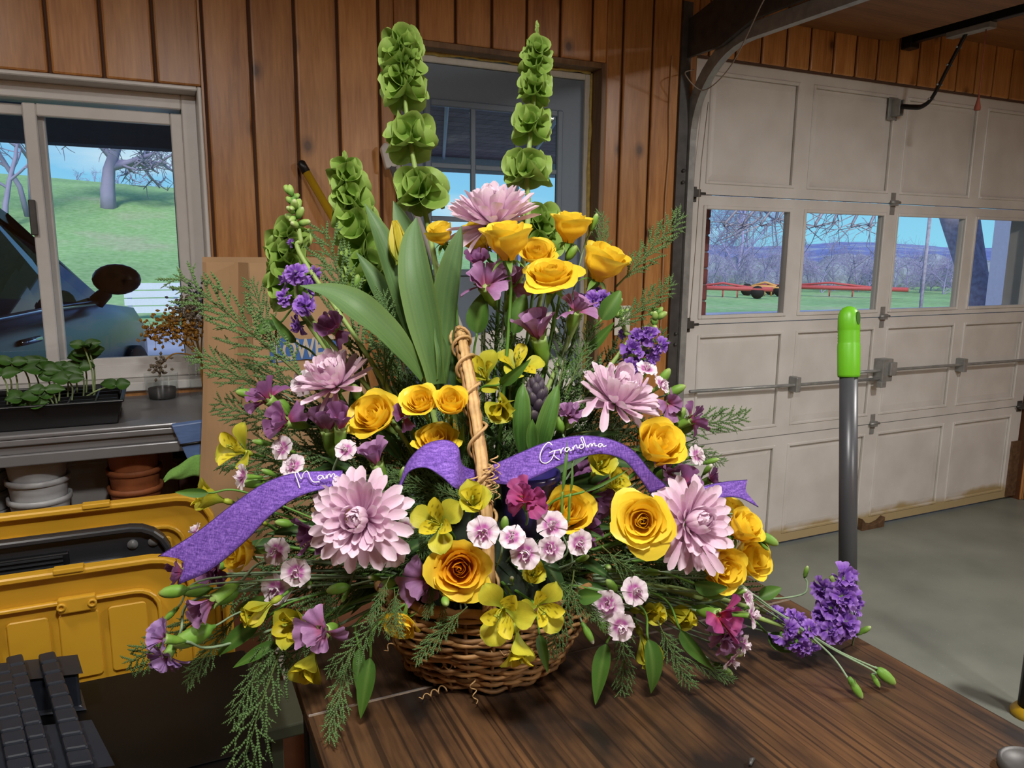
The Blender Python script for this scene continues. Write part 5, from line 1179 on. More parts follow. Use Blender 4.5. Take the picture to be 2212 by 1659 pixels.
# small depth shifts (metres along the line of sight) that keep neighbouring blooms from passing through each other
NUDGE = {(1095, 522): -0.028, (1032, 512): 0.028, (1232, 492): -0.004, (1303, 570): 0.004, (952, 500): 0.008, (806, 895): 0.020, (908, 866): -0.004, (975, 872): -0.012, (1226, 1108): 0.024, (1388, 1125): -0.004, (1604, 1142): -0.032, (1616, 1208): 0.032, (1556, 1226): 0.012, (1086, 1322): -0.016, (652, 1345): 0.022, (1046, 812): 0.012, (1290, 1012): -0.012, (573, 1310): -0.016, (1038, 598): -0.032, (1108, 592): 0.028, (1030, 555): 0.004, (1248, 652): -0.024, (1228, 886): 0.008, (1276, 1050): 0.024, (918, 1260): 0.032, (690, 1370): -0.022, (336, 1378): -0.028, (352, 1434): 0.004, (562, 850): -0.008, (598, 908): -0.012, (704, 903): 0.004, (738, 905): -0.028, (712, 700): -0.028, (836, 668): 0.060, (1508, 900): -0.008, (1452, 1012): 0.032, (1490, 1040): 0.008, (1572, 1335): -0.032, (1580, 1382): -0.012, (1190, 1184): -0.004, (1312, 1306): 0.004, (655, 830): 0.016, (748, 972): -0.004, (1612, 1290): 0.012, (772, 850): -0.008, (728, 1272): -0.016, (1012, 1338): 0.008, (1000, 1352): 0.004, (1272, 1372): -0.004, (1662, 1166): -0.004, (1580, 1405): 0.020, (1568, 1448): 0.012, (1852, 1492): -0.004, (1752, 1390): 0.028, (1098, 582): -0.020, (838, 610): 0.008, (1208, 915): -0.004, (1232, 1160): 0.016}
REG = {}
def flower(kind, proto, name, label, px, py, size, d=(0, .2, 1), dep=None, roll=None, group=None, off=.0, sc='g', sr=.0018, dia=None, via=None):
    dep = (dep or adep(px, py))+NUDGE.get((px, py), 0); s = size/F*dep/(dia or DIA[kind]); D = CD(*d); loc = at(px, py, dep)-D*off*s
    t = inst(proto, name, label, {'mum': 'chrysanthemum', 'bud': 'flower bud'}.get(kind, kind), aimz(loc, D, rnd(0, 6) if roll is None else roll, s), group)
    stem(t, loc-D*{'mum': .02, 'rose': .014, 'carnation': .038, 'dianthus': .028, 'alstroemeria': .013, 'bud': .005}[kind]*s, D, sr, sc, via=via); REG[t.name] = (px, py); return t
# chrysanthemums
for proto, px, py, sz, d, dp, lab in (
    (1, 1065, 468, 200, (-.1, .9, .35), 1.10, 'pale pink chrysanthemum crowning the bouquet above the yellow roses'),
    (2, 722, 822, 172, (-.22, .85, .55), 1.03, 'pale pink chrysanthemum seen from the side below the long tulip leaf'),
    (2, 1335, 858, 190, (.30, .80, .50), 1.04, 'pale pink chrysanthemum with two petals hanging loose beside the hyacinth'),
    (0, 776, 1120, 228, (-.04, .2, 1), .902, 'large wide-open pale pink chrysanthemum covering the end of the ribbon lettering'),
    (3, 1496, 1128, 215, (.42, .30, .9), .985, 'pale pink chrysanthemum touching the big open rose and ribbon tail')):
    t = flower('mum', MUMS[proto], 'chrysanthemum', lab, px, py, sz, d, dp, sr=.003, off=.012)
    if 'hanging' in lab:
        for q, (a, b, c_) in enumerate((((1290, 860), (1262, 895), -.1), ((1310, 868), (1303, 925), -.05))):
            A_, B_ = at(*a, 1.0), at(*b, .985); o = put('hanging_petal', mum_meshes[0], t); o.matrix_parent_inverse = t.matrix_basis.inverted(); o.matrix_basis = aim(A_, B_-A_, -FW, 0, (B_-A_).length/.058)
    if 'tail' in lab:
        for a, b in (((1470, 1170), (1448, 1225)), ((1510, 1185), (1540, 1238)), ((1520, 1180), (1558, 1232))):
            A_, B_ = at(*a, .955), at(*b, .95); o = put('hanging_petal', mum_meshes[0], t); o.matrix_parent_inverse = t.matrix_basis.inverted(); o.matrix_basis = aim(A_, B_-A_, -FW, 0, (B_-A_).length/.058)
# roses
for kind, px, py, sz, d, dp, lab in (
    ('cup', 1095, 522, 112, (-.05, .95, .35), 1.045, 'cupped yellow rose directly under the top chrysanthemum'),
    ('cup', 1032, 512, 92, (-.4, .85, .4), 1.165, 'shaded yellow rose tucked behind the top chrysanthemum'),
    ('cup', 1232, 492, 90, (.12, .95, .3), 1.10, 'tall cupped yellow rose standing highest of the roses'),
    ('cup', 1303, 570, 108, (.35, .85, .4), 1.09, 'yellow rose nearest the light switch, its outer petals curled down'),
    ('open', 1190, 592, 150, (-.05, .80, .58), 1.05, 'widest yellow rose of the top group with drooping lower petals'),
    ('full', 1160, 545, 96, (.05, .6, .7), 1.11, 'half-hidden yellow rose between the cupped roses at the top'),
    ('bud', 952, 500, 56, (-.2, .8, .5), 1.10, 'yellow-brown rosebud beside the tall tulip leaves'),
    ('full', 806, 895, 128, (-.30, .55, .8), .99, 'yellow rose with pointed petals below the long tulip leaf'),
    ('full', 908, 866, 92, (-.1, .55, .85), .99, 'round yellow rose at the foot of the tulip'),
    ('cup', 975, 872, 74, (.05, .6, .8), .985, 'small cupped yellow rose touching the basket handle'),
    ('full', 940, 950, 106, (-.05, .75, .65), 1.0, 'yellow rose rising behind the purple ribbon loop'),
    ('cup', 1420, 965, 112, (.30, .55, .75), 1.01, 'yellow rose in profile above the curving ribbon'),
    ('cup', 1226, 1108, 108, (.15, .5, .85), .945, 'yellow rose with folded petals above the white dianthus cluster'),
    ('open', 1388, 1125, 152, (-.12, .18, 1), .945, 'large open yellow rose facing forward beside the ribbon tail chrysanthemum'),
    ('cup', 1604, 1142, 84, (.5, .6, .6), 1.05, 'upper yellow rose of the trio behind the ribbon tail chrysanthemum'),
    ('cup', 1616, 1208, 96, (.55, .35, .7), 1.03, 'pale yellow rose at the outer side of the trio on the right'),
    ('cup', 1556, 1226, 100, (.30, .0, .9), 1.0, 'yellow rose hanging below the ribbon tail chrysanthemum'),
    ('bud', 1580, 1094, 44, (.4, .8, .4), 1.08, 'small yellow rosebud under the ribbon tail'),
    ('orange', 992, 1230, 146, (.05, .14, 1), .90, 'golden yellow rose with an orange heart at the front of the basket'),
    ('full', 866, 1352, 86, (-.15, -.55, .8), .93, 'shaded yellow rose drooping over the basket rim behind cedar'),
    ('cup', 522, 1192, 84, (-.5, .1, .8), .97, 'yellow rose half covered by the ribbon lettered in white')):
    t = flower('rose', ROSES[kind], 'rose', lab, px, py, sz, d, dp, sr=.0024, dia={'open': .098, 'full': .086, 'cup': .074, 'bud': .052, 'orange': .094}[kind], off=.026, sc='g')
o = None
# alstroemerias
for kind, px, py, sz, d, lab in (
    ('open', 518, 972, 112, (-.5, .35, .8), 'yellow-green alstroemeria by the paper bag, its streaked petals spread'),
    ('open', 948, 1132, 128, (-.15, .3, .9), 'yellow-green alstroemeria between the big chrysanthemum and the handle foot'),
    ('half', 1022, 1088, 96, (.05, .5, .8), 'yellow-green alstroemeria pressed behind the foot of the handle'),
    ('open', 1086, 1322, 140, (-.1, .0, 1), 'yellow-green alstroemeria with spotted petals hanging over the basket front'),
    ('open', 1168, 1312, 118, (.3, .05, .9), 'yellow-green alstroemeria beside the spotted one on the basket front'),
    ('half', 1118, 1385, 104, (.1, -.8, .5), 'yellow-green alstroemeria drooping lowest against the wicker'),
    ('half', 652, 1345, 116, (-.45, .1, .8), 'yellow-green alstroemeria under the purple petals on the left'),
    ('half', 672, 1425, 96, (-.2, -.7, .7), 'yellow-green alstroemeria hanging lowest beside the table edge'),
    ('open', 1046, 812, 112, (-.35, .5, .8), 'yellow-green alstroemeria just right of the handle top'),
    ('wide', 1118, 792, 120, (.1, .7, .7), 'yellow-green alstroemeria standing above the hyacinth'),
    ('closed', 1082, 872, 96, (-.05, -.2, .9), 'yellow-green alstroemeria bell opening downwards beside the hyacinth'),
    ('half', 1290, 1012, 86, (.2, .5, .8), 'yellow-green alstroemeria below the lettered ribbon arch'),
    ('half', 1318, 1048, 84, (.5, .4, .7), 'yellow-green alstroemeria behind the magenta-centred carnation'),
    ('closed', 1392, 1388, 84, (.25, -.6, .8), 'yellow-green alstroemeria bud below the white dianthus on the right'),
    ('half', 468, 1078, 92, (-.8, .3, .5), 'yellow-green alstroemeria above the upright tote lids'),
    ('closed', 1392, 1322, 72, (.6, .1, .7), 'pair-opening yellow-green alstroemeria bud among the grassy stems'),
    ('closed', 1448, 1325, 82, (.7, -.1, .6), 'green-tipped alstroemeria bud among the grassy stems'),
    ('closed', 573, 1310, 78, (-.6, -.3, .7), 'greenish alstroemeria folded behind the white dianthus trio'),
    ('half', 1150, 1240, 70, (.1, .4, .9), 'small yellow-green alstroemeria under the white dianthus cluster'),
    ('half', 560, 1125, 70, (-.3, .4, .8), 'yellow-green alstroemeria peeping from beneath the lettered ribbon')):
    flower('alstroemeria', ALST[kind], 'alstroemeria', lab, px, py, sz, d, {652: .95, 672: .945, 573: .985}.get(px) or (.888 if py > 1290 and 1000 < px < 1250 else None), off=.012, sr=.0022, dia={'open': .078, 'half': .062, 'wide': .088, 'closed': .046}[kind])
# carnations
for (kc, v), px, py, sz, d, lab in (
    (('mauve', 'loose'), 1038, 598, 112, (-.3, .6, .7), 'mauve carnation with broad petals left of the widest top rose'),
    (('mauve', 'loose'), 1108, 592, 104, (.1, .7, .6), 'mauve carnation between the top roses and green bud'),
    (('plum', 'loose'), 1030, 555, 70, (-.1, .9, .4), 'small plum carnation right beneath the top chrysanthemum'),
    (('mauve', 'tight'), 1158, 702, 66, (-.2, .8, .5), 'small mauve carnation below the widest top rose'),
    (('mauve', 'loose'), 1248, 652, 92, (.2, .8, .5), 'mauve carnation with red throat under the curled yellow rose'),
    (('mauve', 'full'), 1228, 886, 62, (.1, .8, .5), 'small mauve carnation beside the hyacinth leaf'),
    (('plum', 'full'), 1276, 1050, 112, (.1, .4, .9), 'plum carnation with magenta heart beneath the ribbon arch'),
    (('magenta', 'full'), 1138, 1072, 80, (.0, .6, .8), 'magenta carnation in front of the dark blue pot'),
    (('plum', 'loose'), 664, 1158, 104, (-.5, .1, .8), 'plum carnation with red heart beside the large open chrysanthemum'),
    (('mauve', 'loose'), 918, 1260, 112, (-.3, .0, .95), 'mauve carnation touching the orange-hearted rose'),
    (('mauve', 'loose'), 690, 1370, 106, (-.2, .1, .95), 'mauve carnation over the drooping alstroemeria by the table edge'),
    (('lilac', 'loose'), 336, 1378, 78, (-.6, .3, .6), 'lilac carnation hanging out over the yellow tote lid'),
    (('lilac', 'full'), 352, 1434, 78, (-.3, -.8, .6), 'lilac ruffled carnation hanging lowest over the black bin'),
    (('plum', 'loose'), 378, 1236, 62, (-.7, .2, .7), 'dark plum carnation behind the forked ribbon end'),
    (('plum', 'full'), 452, 1235, 72, (-.5, -.2, .8), 'dark plum carnation beneath the forked ribbon end'),
    (('mauve', 'tight'), 438, 1312, 56, (-.6, -.4, .7), 'small mauve carnation among the green buds over the tote lid'),
    (('plum', 'loose'), 562, 850, 92, (-.6, .6, .5), 'dusky plum carnation in front of the paper bag'),
    (('plum', 'loose'), 598, 908, 92, (-.7, .2, .6), 'plum carnation with drooping petals above the pink-eyed dianthus'),
    (('mauve', 'tight'), 704, 903, 60, (-.05, .9, .4), 'half-closed mauve carnation in a tall green calyx'),
    (('mauve', 'tight'), 806, 980, 54, (-.25, .9, .4), 'half-closed mauve carnation above the large open chrysanthemum'),
    (('plum', 'tight'), 738, 905, 50, (.15, .9, .4), 'dark half-closed carnation beside the pointed yellow rose'),
    (('plum', 'loose'), 712, 700, 84, (-.5, .6, .6), 'plum carnation under the long slanting tulip leaf'),
    (('mauve', 'tight'), 836, 668, 54, (-.1, .8, .6), 'mauve carnation bud opening behind the tulip leaves'),
    (('plum', 'loose'), 1508, 900, 74, (.7, .4, .5), 'dark plum carnation against the white garage door'),
    (('mauve', 'loose'), 1456, 868, 66, (.5, .2, .7), 'mauve carnation under a green bud by the garage door'),
    (('mauve', 'loose'), 1452, 1012, 78, (.4, .4, .8), 'mauve carnation between the profile rose and chrysanthemum'),
    (('plum', 'loose'), 1490, 1040, 76, (.5, .5, .6), 'plum carnation just above the ribbon tail chrysanthemum'),
    (('plum', 'loose'), 1545, 1032, 58, (.8, .4, .4), 'small plum carnation above the forked ribbon tail'),
    (('magenta', 'loose'), 1572, 1335, 108, (.45, .1, .85), 'magenta carnation over the table on the far side'),
    (('mauve', 'full'), 1580, 1382, 74, (.4, -.4, .8), 'mauve carnation hanging under the magenta one over the table'),
    (('plum', 'loose'), 1278, 1150, 62, (.3, .1, .8), 'dark plum carnation behind the dianthus next to the folded rose'),
    (('plum', 'loose'), 872, 890, 60, (-.1, .6, .7), 'dark red carnation squeezed between two yellow roses')):
    flower('carnation', CARN[(kc, v)], 'carnation', lab, px, py, sz*1.14, d, {690: .925, 1545: 1.10, 1572: .985, 1580: 1.0}.get(px) or (.945 if px < 480 and py > 1250 else adep(px, py)+(.03 if 1150 < px < 1300 and 1000 < py < 1200 else -.024)), off=.015, sc='p', sr=.0019, dia={'full': .070, 'loose': .070, 'tight': .036}[v])
# dianthus
for k, (px, py, sz, d, lab, grp) in enumerate((
    (597, 1190, 62, (-.2, .15, 1), 'white dianthus trio above the green buds, topmost bloom', None),
    (640, 1236, 66, (.1, .1, 1), 'white dianthus trio by the chrysanthemum, bloom nearest its petals', None),
    (597, 1272, 68, (-.1, -.05, 1), 'white dianthus trio, lowest bloom above the alstroemeria leaf', None),
    (845, 1196, 68, (.1, .0, 1), 'white dianthus tucked under the rim of the large open chrysanthemum', None),
    (876, 1140, 44, (.4, .2, .8), 'small pink-white dianthus at the edge of the large open chrysanthemum', None),
    (1043, 1150, 72, (-.05, .1, 1), 'lone white dianthus at the foot of the basket handle', None),
    (1106, 1160, 58, (-.1, .4, .9), 'white dianthus in the cluster below the folded yellow rose', 'dianthus cluster on the basket front'),
    (1134, 1194, 74, (-.05, .05, 1), 'white dianthus in the cluster below the folded yellow rose', 'dianthus cluster on the basket front'),
    (1190, 1184, 62, (.05, .05, 1), 'white dianthus in the cluster below the folded yellow rose', 'dianthus cluster on the basket front'),
    (1192, 1136, 68, (.0, .35, .9), 'white dianthus in the cluster below the folded yellow rose', 'dianthus cluster on the basket front'),
    (1250, 1172, 60, (.3, .1, .9), 'white dianthus in the cluster below the folded yellow rose', 'dianthus cluster on the basket front'),
    (1312, 1306, 72, (-.05, .1, 1), 'white dianthus trio over the table, bloom with deepest magenta', None),
    (1370, 1278, 64, (.35, .25, .9), 'white dianthus trio over the table, bloom tilted towards the garage', None),
    (1340, 1352, 66, (.1, -.1, 1), 'white dianthus trio over the table, lowest bloom', None),
    (655, 830, 62, (-.4, .1, .9), 'white dianthus under the side-on chrysanthemum near the paper bag', None),
    (610, 968, 56, (-.4, .3, .8), 'pink-eyed white dianthus beside the alstroemeria by the paper bag', None),
    (526, 1030, 58, (-.7, .1, .7), 'pink-eyed white dianthus touching the upper ribbon edge', None),
    (634, 1008, 58, (-.2, .5, .8), 'pink-eyed white dianthus behind the first white letter', None),
    (748, 972, 50, (-.1, .5, .8), 'pale dianthus above the ribbon and large open chrysanthemum', None),
    (1396, 798, 48, (.2, .7, .6), 'pale dianthus above the chrysanthemum with loose petals', None),
    (1428, 832, 48, (.6, .5, .6), 'pale pink dianthus at the tip of the chrysanthemum with loose petals', None),
    (1505, 984, 46, (.6, .3, .7), 'white dianthus against the garage door beside a round bud', None),
    (1604, 1392, 52, (.8, -.1, .5), 'white dianthus crowding the hanging mauve carnation', 'dianthus beside the magenta carnation'),
    (1612, 1290, 44, (.6, .5, .5), 'white dianthus above the magenta carnation on the right', None),
    (1580, 1424, 56, (.5, -.5, .6), 'white dianthus crowding the hanging mauve carnation', 'dianthus beside the magenta carnation'),
    (1622, 1330, 56, (.9, .1, .4), 'white dianthus crowding the hanging mauve carnation', 'dianthus beside the magenta carnation'),
    (424, 1150, 46, (-.7, .5, .4), 'pale dianthus showing over the ribbon above the tote lids', None))):
    flower('dianthus', DIAN[k % 3], 'dianthus', lab, px, py, sz, d, {845: .932, 876: .94, 1312: .93, 1370: .94, 1340: .93}.get(px) or (1.015 if px > 1480 and py > 1250 else adep(px, py)-.026), group=grp, off=.002, sc='p', sr=.0011)
# buds: (kind, px, py, length, direction, label)
for kind, px, py, sz, d, lab in (
    ('big', 372, 1278, 62, (-1, -.12, .2), 'long green carnation bud reaching furthest over the yellow tote lid'),
    ('big', 422, 1276, 62, (-1, -.05, .3), 'green carnation bud beside the longest one over the tote lid'),
    ('big', 478, 1290, 74, (-1, -.25, .4), 'thick green carnation bud beneath the plum carnation'),
    ('big', 545, 1310, 80, (-1, -.28, .3), 'thick green carnation bud pointing at the small mauve carnation'),
    ('big', 414, 1376, 90, (-.95, -.38, .5), 'bright green carnation bud between the two lilac carnations'),
    ('small', 366, 1330, 34, (-.6, -.6, .2), 'tiny green bud above the lilac carnation'),
    ('big', 530, 850, 46, (-1, .2, .3), 'green carnation bud standing clear of the paper bag edge'),
    ('big', 606, 872, 56, (-.6, .7, .3), 'green carnation bud between the plum carnations on the left'),
    ('big', 745, 836, 44, (-.7, -.35, .6), 'short green bud under the side-on chrysanthemum'),
    ('big', 772, 850, 52, (-.35, .9, .3), 'upright green bud beside the side-on chrysanthemum'),
    ('big', 545, 1042, 56, (-1, .0, .4), 'green bud lying on the ribbon above the white letters'),
    ('small', 578, 1020, 34, (-.8, .4, .4), 'small green bud between two pink-eyed dianthus'),
    ('big', 612, 1130, 42, (-.9, .25, .5), 'green bud just below the ribbon beside the plum carnation'),
    ('big', 728, 1272, 52, (-1, -.15, .4), 'green bud lying level beneath the large open chrysanthemum'),
    ('small', 744, 1290, 28, (-.4, -.8, .4), 'tiny green bud hanging beneath the level green bud'),
    ('purple', 836, 1262, 44, (-.8, -.05, .7), 'green bud showing purple tip beside a white bud'),
    ('white', 806, 1248, 36, (-.6, .3, .8), 'white bud beside the purple-tipped green bud'),
    ('small', 832, 1170, 30, (.0, .1, 1), 'round green bud on the edge of the large open chrysanthemum'),
    ('white', 668, 1262, 36, (.2, -.3, .9), 'white bud under the dianthus nearest the chrysanthemum'),
    ('small', 612, 1302, 26, (.1, -.6, .6), 'tiny yellow-green bud under the lowest dianthus of the trio'),
    ('big', 962, 1300, 40, (.2, -.1, .9), 'green bud under the orange-hearted rose'),
    ('white', 1012, 1338, 36, (.2, -.9, .2), 'white-tipped bud hanging before the wicker'),
    ('small', 1000, 1352, 28, (.1, -1, .2), 'green bud hanging beside the white-tipped one before the wicker'),
    ('white', 1106, 1250, 32, (.0, .4, .8), 'white bud above the spotted alstroemeria'),
    ('small', 1314, 1226, 36, (.0, .2, 1), 'round green bud in the dark cedar on the right'),
    ('big', 1320, 1264, 44, (-.5, .6, .4), 'green bud above the dianthus trio over the table'),
    ('white', 1410, 1236, 46, (1, .0, .3), 'white bud below the large open rose'),
    ('white', 1272, 1372, 48, (.5, -.9, .2), 'white bud hanging beside the basket over the table'),
    ('small', 1302, 1352, 36, (.2, -.9, .3), 'green bud between the white bud and the dianthus trio'),
    ('big', 1436, 812, 44, (.5, .8, .3), 'green bud rising above the chrysanthemum with loose petals'),
    ('big', 1462, 842, 46, (.85, .45, .3), 'green bud against the garage door above the mauve carnation'),
    ('big', 1466, 900, 52, (.5, .85, .2), 'upright green bud before the garage door beside the plum carnation'),
    ('big', 1490, 920, 46, (.7, .7, .2), 'second upright green bud before the garage door'),
    ('small', 1540, 995, 32, (.9, .3, .3), 'round green bud beside the white dianthus at the garage door'),
    ('white', 1530, 1012, 36, (.3, .6, .6), 'white bud beside the round green one at the garage door'),
    ('big', 1662, 1166, 48, (.9, -.5, .2), 'slim green bud reaching past the rose trio'),
    ('small', 1652, 1180, 28, (.7, -.7, .2), 'tiny bud below the slim green bud past the rose trio'),
    ('big', 1545, 1280, 62, (1, .05, .4), 'thick green bud beside the magenta carnation'),
    ('big', 1530, 1322, 60, (1, -.2, .4), 'thick green bud under the one beside the magenta carnation'),
    ('big', 1580, 1405, 56, (.95, -.25, .5), 'green bud over the white dianthus above the table'),
    ('small', 1568, 1448, 40, (.85, -.5, .2), 'narrow green bud pointing down at the table'),
    ('white', 1600, 1278, 34, (.8, .3, .3), 'pale bud above the magenta carnation'),
    ('small', 1742, 1232, 26, (.1, .9, .3), 'tiny pale bud standing above the purple stock'),
    ('big', 1915, 1462, 52, (.75, -.65, .2), 'pale green bud at the end of the longest stem over the table'),
    ('small', 1894, 1474, 28, (.4, -.8, .2), 'tiny bud beside the end of the longest stem'),
    ('small', 1852, 1492, 44, (.5, -.85, .2), 'small pale bud at the end of the drooping stem over the table'),
    ('small', 1752, 1390, 40, (.8, -.6, .3), 'small bud on a thin stem beneath the purple stock'),
    ('small', 1870, 1360, 32, (.5, .5, .4), 'pale bud standing out beside the purple stock'),
    ('big', 1040, 655, 46, (.0, 1, .2), 'green calyx bud under the mauve carnation with broad petals'),
    ('big', 1098, 582, 40, (.1, .9, .4), 'green bud between the two mauve carnations at the top'),
    ('big', 1236, 545, 40, (.5, .7, .4), 'green bud between two top yellow roses'),
    ('big', 1100, 655, 46, (.1, 1, .2), 'green calyx bud under the second mauve carnation'),
    ('big', 838, 610, 46, (.0, 1, .2), 'green bud behind the tulip leaves'),
    ('big', 768, 612, 46, (.3, .8, .2), 'green bud in front of the short bells of ireland'),
    ('small', 870, 1022, 36, (.2, .9, .3), 'green bud beside the ribbon loop'),
    ('small', 560, 955, 36, (-.9, .2, .4), 'green bud left of the pink-eyed dianthus'),
    ('big', 1090, 1130, 40, (.1, .9, .4), 'green bud just right of the handle foot'),
    ('big', 1208, 915, 44, (-.3, .9, .3), 'green calyx bud under the small mauve carnation by the hyacinth'),
    ('small', 1285, 475, 34, (.3, .9, .3), 'pale bud cluster stem beside the highest rose'),
    ('big', 660, 1392, 46, (-.9, -.2, .6), 'green bud beside the mauve carnation by the table edge'),
    ('small', 1208, 1130, 30, (-.2, .9, .4), 'small green bud in the white dianthus cluster'),
    ('small', 1232, 1160, 40, (.0, .9, .4), 'white-green bud between two cluster dianthus'),
    ('small', 1262, 1205, 34, (.6, .4, .6), 'green bud at the edge of the dianthus cluster')):
    dp = None
    if px > 1500 and py > 1250: dp = 1.015
    if px < 480 and py > 1250: dp = {422: .985, 478: 1.0, 366: .975}.get(px, .96)
    if px == 962: dp = .885
    if px > 1640: dp = {1915: 1.01, 1894: 1.005, 1852: .99, 1752: 1.05, 1870: 1.10, 1742: 1.12}.get(px, 1.05)
    via = {1915: [(1885, 1440, 1.01), (1790, 1395, 1.03), (1660, 1310, 1.04), (1520, 1235, 1.03)], 1894: [(1885, 1448, 1.005), (1790, 1397, 1.03), (1660, 1312, 1.04), (1520, 1238, 1.03)], 1852: [(1835, 1470, .99), (1790, 1410, 1.02), (1690, 1330, 1.04), (1530, 1250, 1.03)], 1752: [(1720, 1365, 1.05), (1640, 1310, 1.05), (1500, 1240, 1.03)], 1742: [(1744, 1262, 1.12), (1730, 1285, 1.11), (1640, 1290, 1.08), (1500, 1240, 1.04)], 1662: [(1620, 1130, 1.04), (1560, 1150, 1.05), (1400, 1200, 1.04)]}.get(px)
    flower('bud', BUDS[kind], 'flower_bud', lab, px, py, sz, d, dp, via=via, sc='p', sr=.0014, dia={'big': .045, 'small': .021, 'white': .030, 'purple': .040}[kind], off={'big': .02, 'small': .009, 'white': .013, 'purple': .018}[kind])
# stock
def stock(lab, pts, seed, n, dp, fsz=.042, budtop=0, side=.016):
    R = random.Random(seed); ps = [at(x, y, dp) for x, y in pts]; t = thing('stock_flower', lab, 'stock flower', ps[0]); cp_ = curve_pts(ps, 8)
    m = MB(); base = BC+Vector((0, 0, .14)); full = curve_pts([base, base.lerp(ps[0], .55)+Vector((0, 0, .02))]+ps, 8); m.tube(full, .0034, 7, cols=[STEMC['l']]*len(full)); m.build('stem', pm_stem, t)
    for k in range(n):
        f = (k+.5)/n*(len(cp_)-1); i = min(len(cp_)-2, int(f)); p = cp_[i].lerp(cp_[i+1], f-i); ax_ = (cp_[i+1]-cp_[i]).normalized(); o = ax_.orthogonal().normalized(); o.rotate(Matrix.Rotation(k*GA+seed, 3, ax_))
        d = (o+ax_*.35-FW*.55).normalized(); M_ = aimz(p+o*side-FW*.004, d, R.random()*6, fsz/.042*R.uniform(.85, 1.1))
        c = put('floret', sto_c, t); c.matrix_parent_inverse = t.matrix_basis.inverted(); c.matrix_basis = M_
        for nm, me, mt in FLO[k % 3]: put(nm, me, c, M=mt)
    for k in range(budtop):
        p = cp_[-1]+(cp_[-1]-cp_[-3]).normalized()*(.004+.0035*k); d = Vector((R.gauss(0, 1), R.gauss(0, 1), R.gauss(.6, .6))).normalized()
        c = put('bud', sto_b, t); c.matrix_parent_inverse = t.matrix_basis.inverted(); c.matrix_basis = aimz(p+d*.008, d, 0, R.uniform(.9, 1.4))
    return t
stock('violet stock spike spreading upright beyond the table edge on the right', [(1790, 1362), (1806, 1330), (1812, 1286), (1795, 1245)], 3, 12, 1.10, .044)
stock('violet stock spike lying low across the table on the right', [(1672, 1346), (1700, 1358), (1726, 1366), (1748, 1370)], 6, 8, 1.055, .034)
stock('dark violet stock spike in front of the paper bag', [(672, 690), (645, 655), (640, 610), (660, 578)], 8, 8, 1.06, .034, 0)
stock('violet stock spike behind the chrysanthemum with loose petals', [(1345, 785), (1378, 765), (1402, 742), (1408, 725)], 9, 9, 1.12, .036, 10)
stock('small violet stock beneath the curled yellow rose', [(1262, 665), (1282, 648), (1290, 630)], 12, 4, 1.11, .032, 0)
stock('green budded stock spike with few flowers beside the switch plate', [(1352, 745), (1352, 720), (1345, 700)], 13, 1, 1.13, .02, 12)
stock('green budded stock tip above the dark violet stock', [(655, 560), (650, 520), (645, 495)], 14, 1, 1.06, .016, 14)
# bells of ireland
def bells(lab, pts, dp, rows, s0, s1, seed, tipn=10, gap=()):
    R = random.Random(seed); ps = [at(x, y, dp) for x, y in pts]; t = thing('bells_of_ireland', lab, 'bells of ireland', ps[0]); cp_ = curve_pts(ps, 10); n = len(cp_)-1
    base = BC+Vector((0, 0, .14)); full = curve_pts([base, base.lerp(ps[0], .6)]+ps, 8); m = MB(); m.tube(full, [.0052*(1-.45*k/len(full)) for k in range(len(full))], 8, cols=[STEMC['l']]*len(full)); m.build('stem', pm_stem, t)
    for row, fr_ in enumerate(rows):
        f = fr_*n; i = min(n-1, int(f)); p = cp_[i].lerp(cp_[i+1], f-i); ax_ = (cp_[i+1]-cp_[i]).normalized(); o0 = ax_.orthogonal().normalized(); s = s0+(s1-s0)*fr_
        for k in range(6):
            o = o0.copy(); o.rotate(Matrix.Rotation(2*PI*k/6+row*.52+R.gauss(0, .15), 3, ax_)); d = (o+ax_*R.uniform(-.15, .5)).normalized()
            c = put('bell', BELLS[R.randint(0, 3)], t); c.matrix_parent_inverse = t.matrix_basis.inverted(); c.matrix_basis = aimz(p+o*.004, d, R.random()*6, s*R.uniform(.88, 1.1))
    for k in range(tipn):
        o = Vector((R.gauss(0, 1), R.gauss(0, 1), .6)).normalized(); p = cp_[-1]+(cp_[-1]-cp_[-2]).normalized()*(-.022+.0024*k)
        c = put('tip_leaf', tipleaf, t); c.matrix_parent_inverse = t.matrix_basis.inverted(); c.matrix_basis = aim(p, (o*.8+Vector((0, 0, .9))).normalized(), -o, 0, 1.15-.05*k)
def rows(a, b, n): return [a+(b-a)*k/(n-1) for k in range(n)]
bells('tallest bells of ireland spike with a leafy tip before the blue-grey door', [(1140, 480), (1138, 380), (1150, 250), (1158, 140), (1160, 72)], 1.185, [.25, .29, .44, .48, .60, .64, .73, .80, .86], .92, .40, 1, 16)
bells('blunt-topped tall bells of ireland spike before the door jamb', [(935, 540), (905, 400), (885, 300), (872, 180), (868, 92)], 1.175, [.20, .23, .48, .53, .70, .75, .81, .87, .93, .99], .92, .72, 2, 4)
bells('dense bells of ireland spike before the yellow broom handle', [(795, 660), (790, 560), (765, 460), (752, 400), (745, 345)], 1.165, rows(.08, .92, 9), .98, .50, 3, 12)
bells('short bells of ireland spike in front of the paper bag', [(640, 660), (622, 600), (620, 540), (632, 500)], 1.14, rows(.15, .95, 5), .88, .62, 4, 2)
bells('low bells of ireland cluster behind the top roses', [(1180, 580), (1170, 520), (1165, 470)], 1.225, [.35, .75, .95], .86, .7, 5, 0)
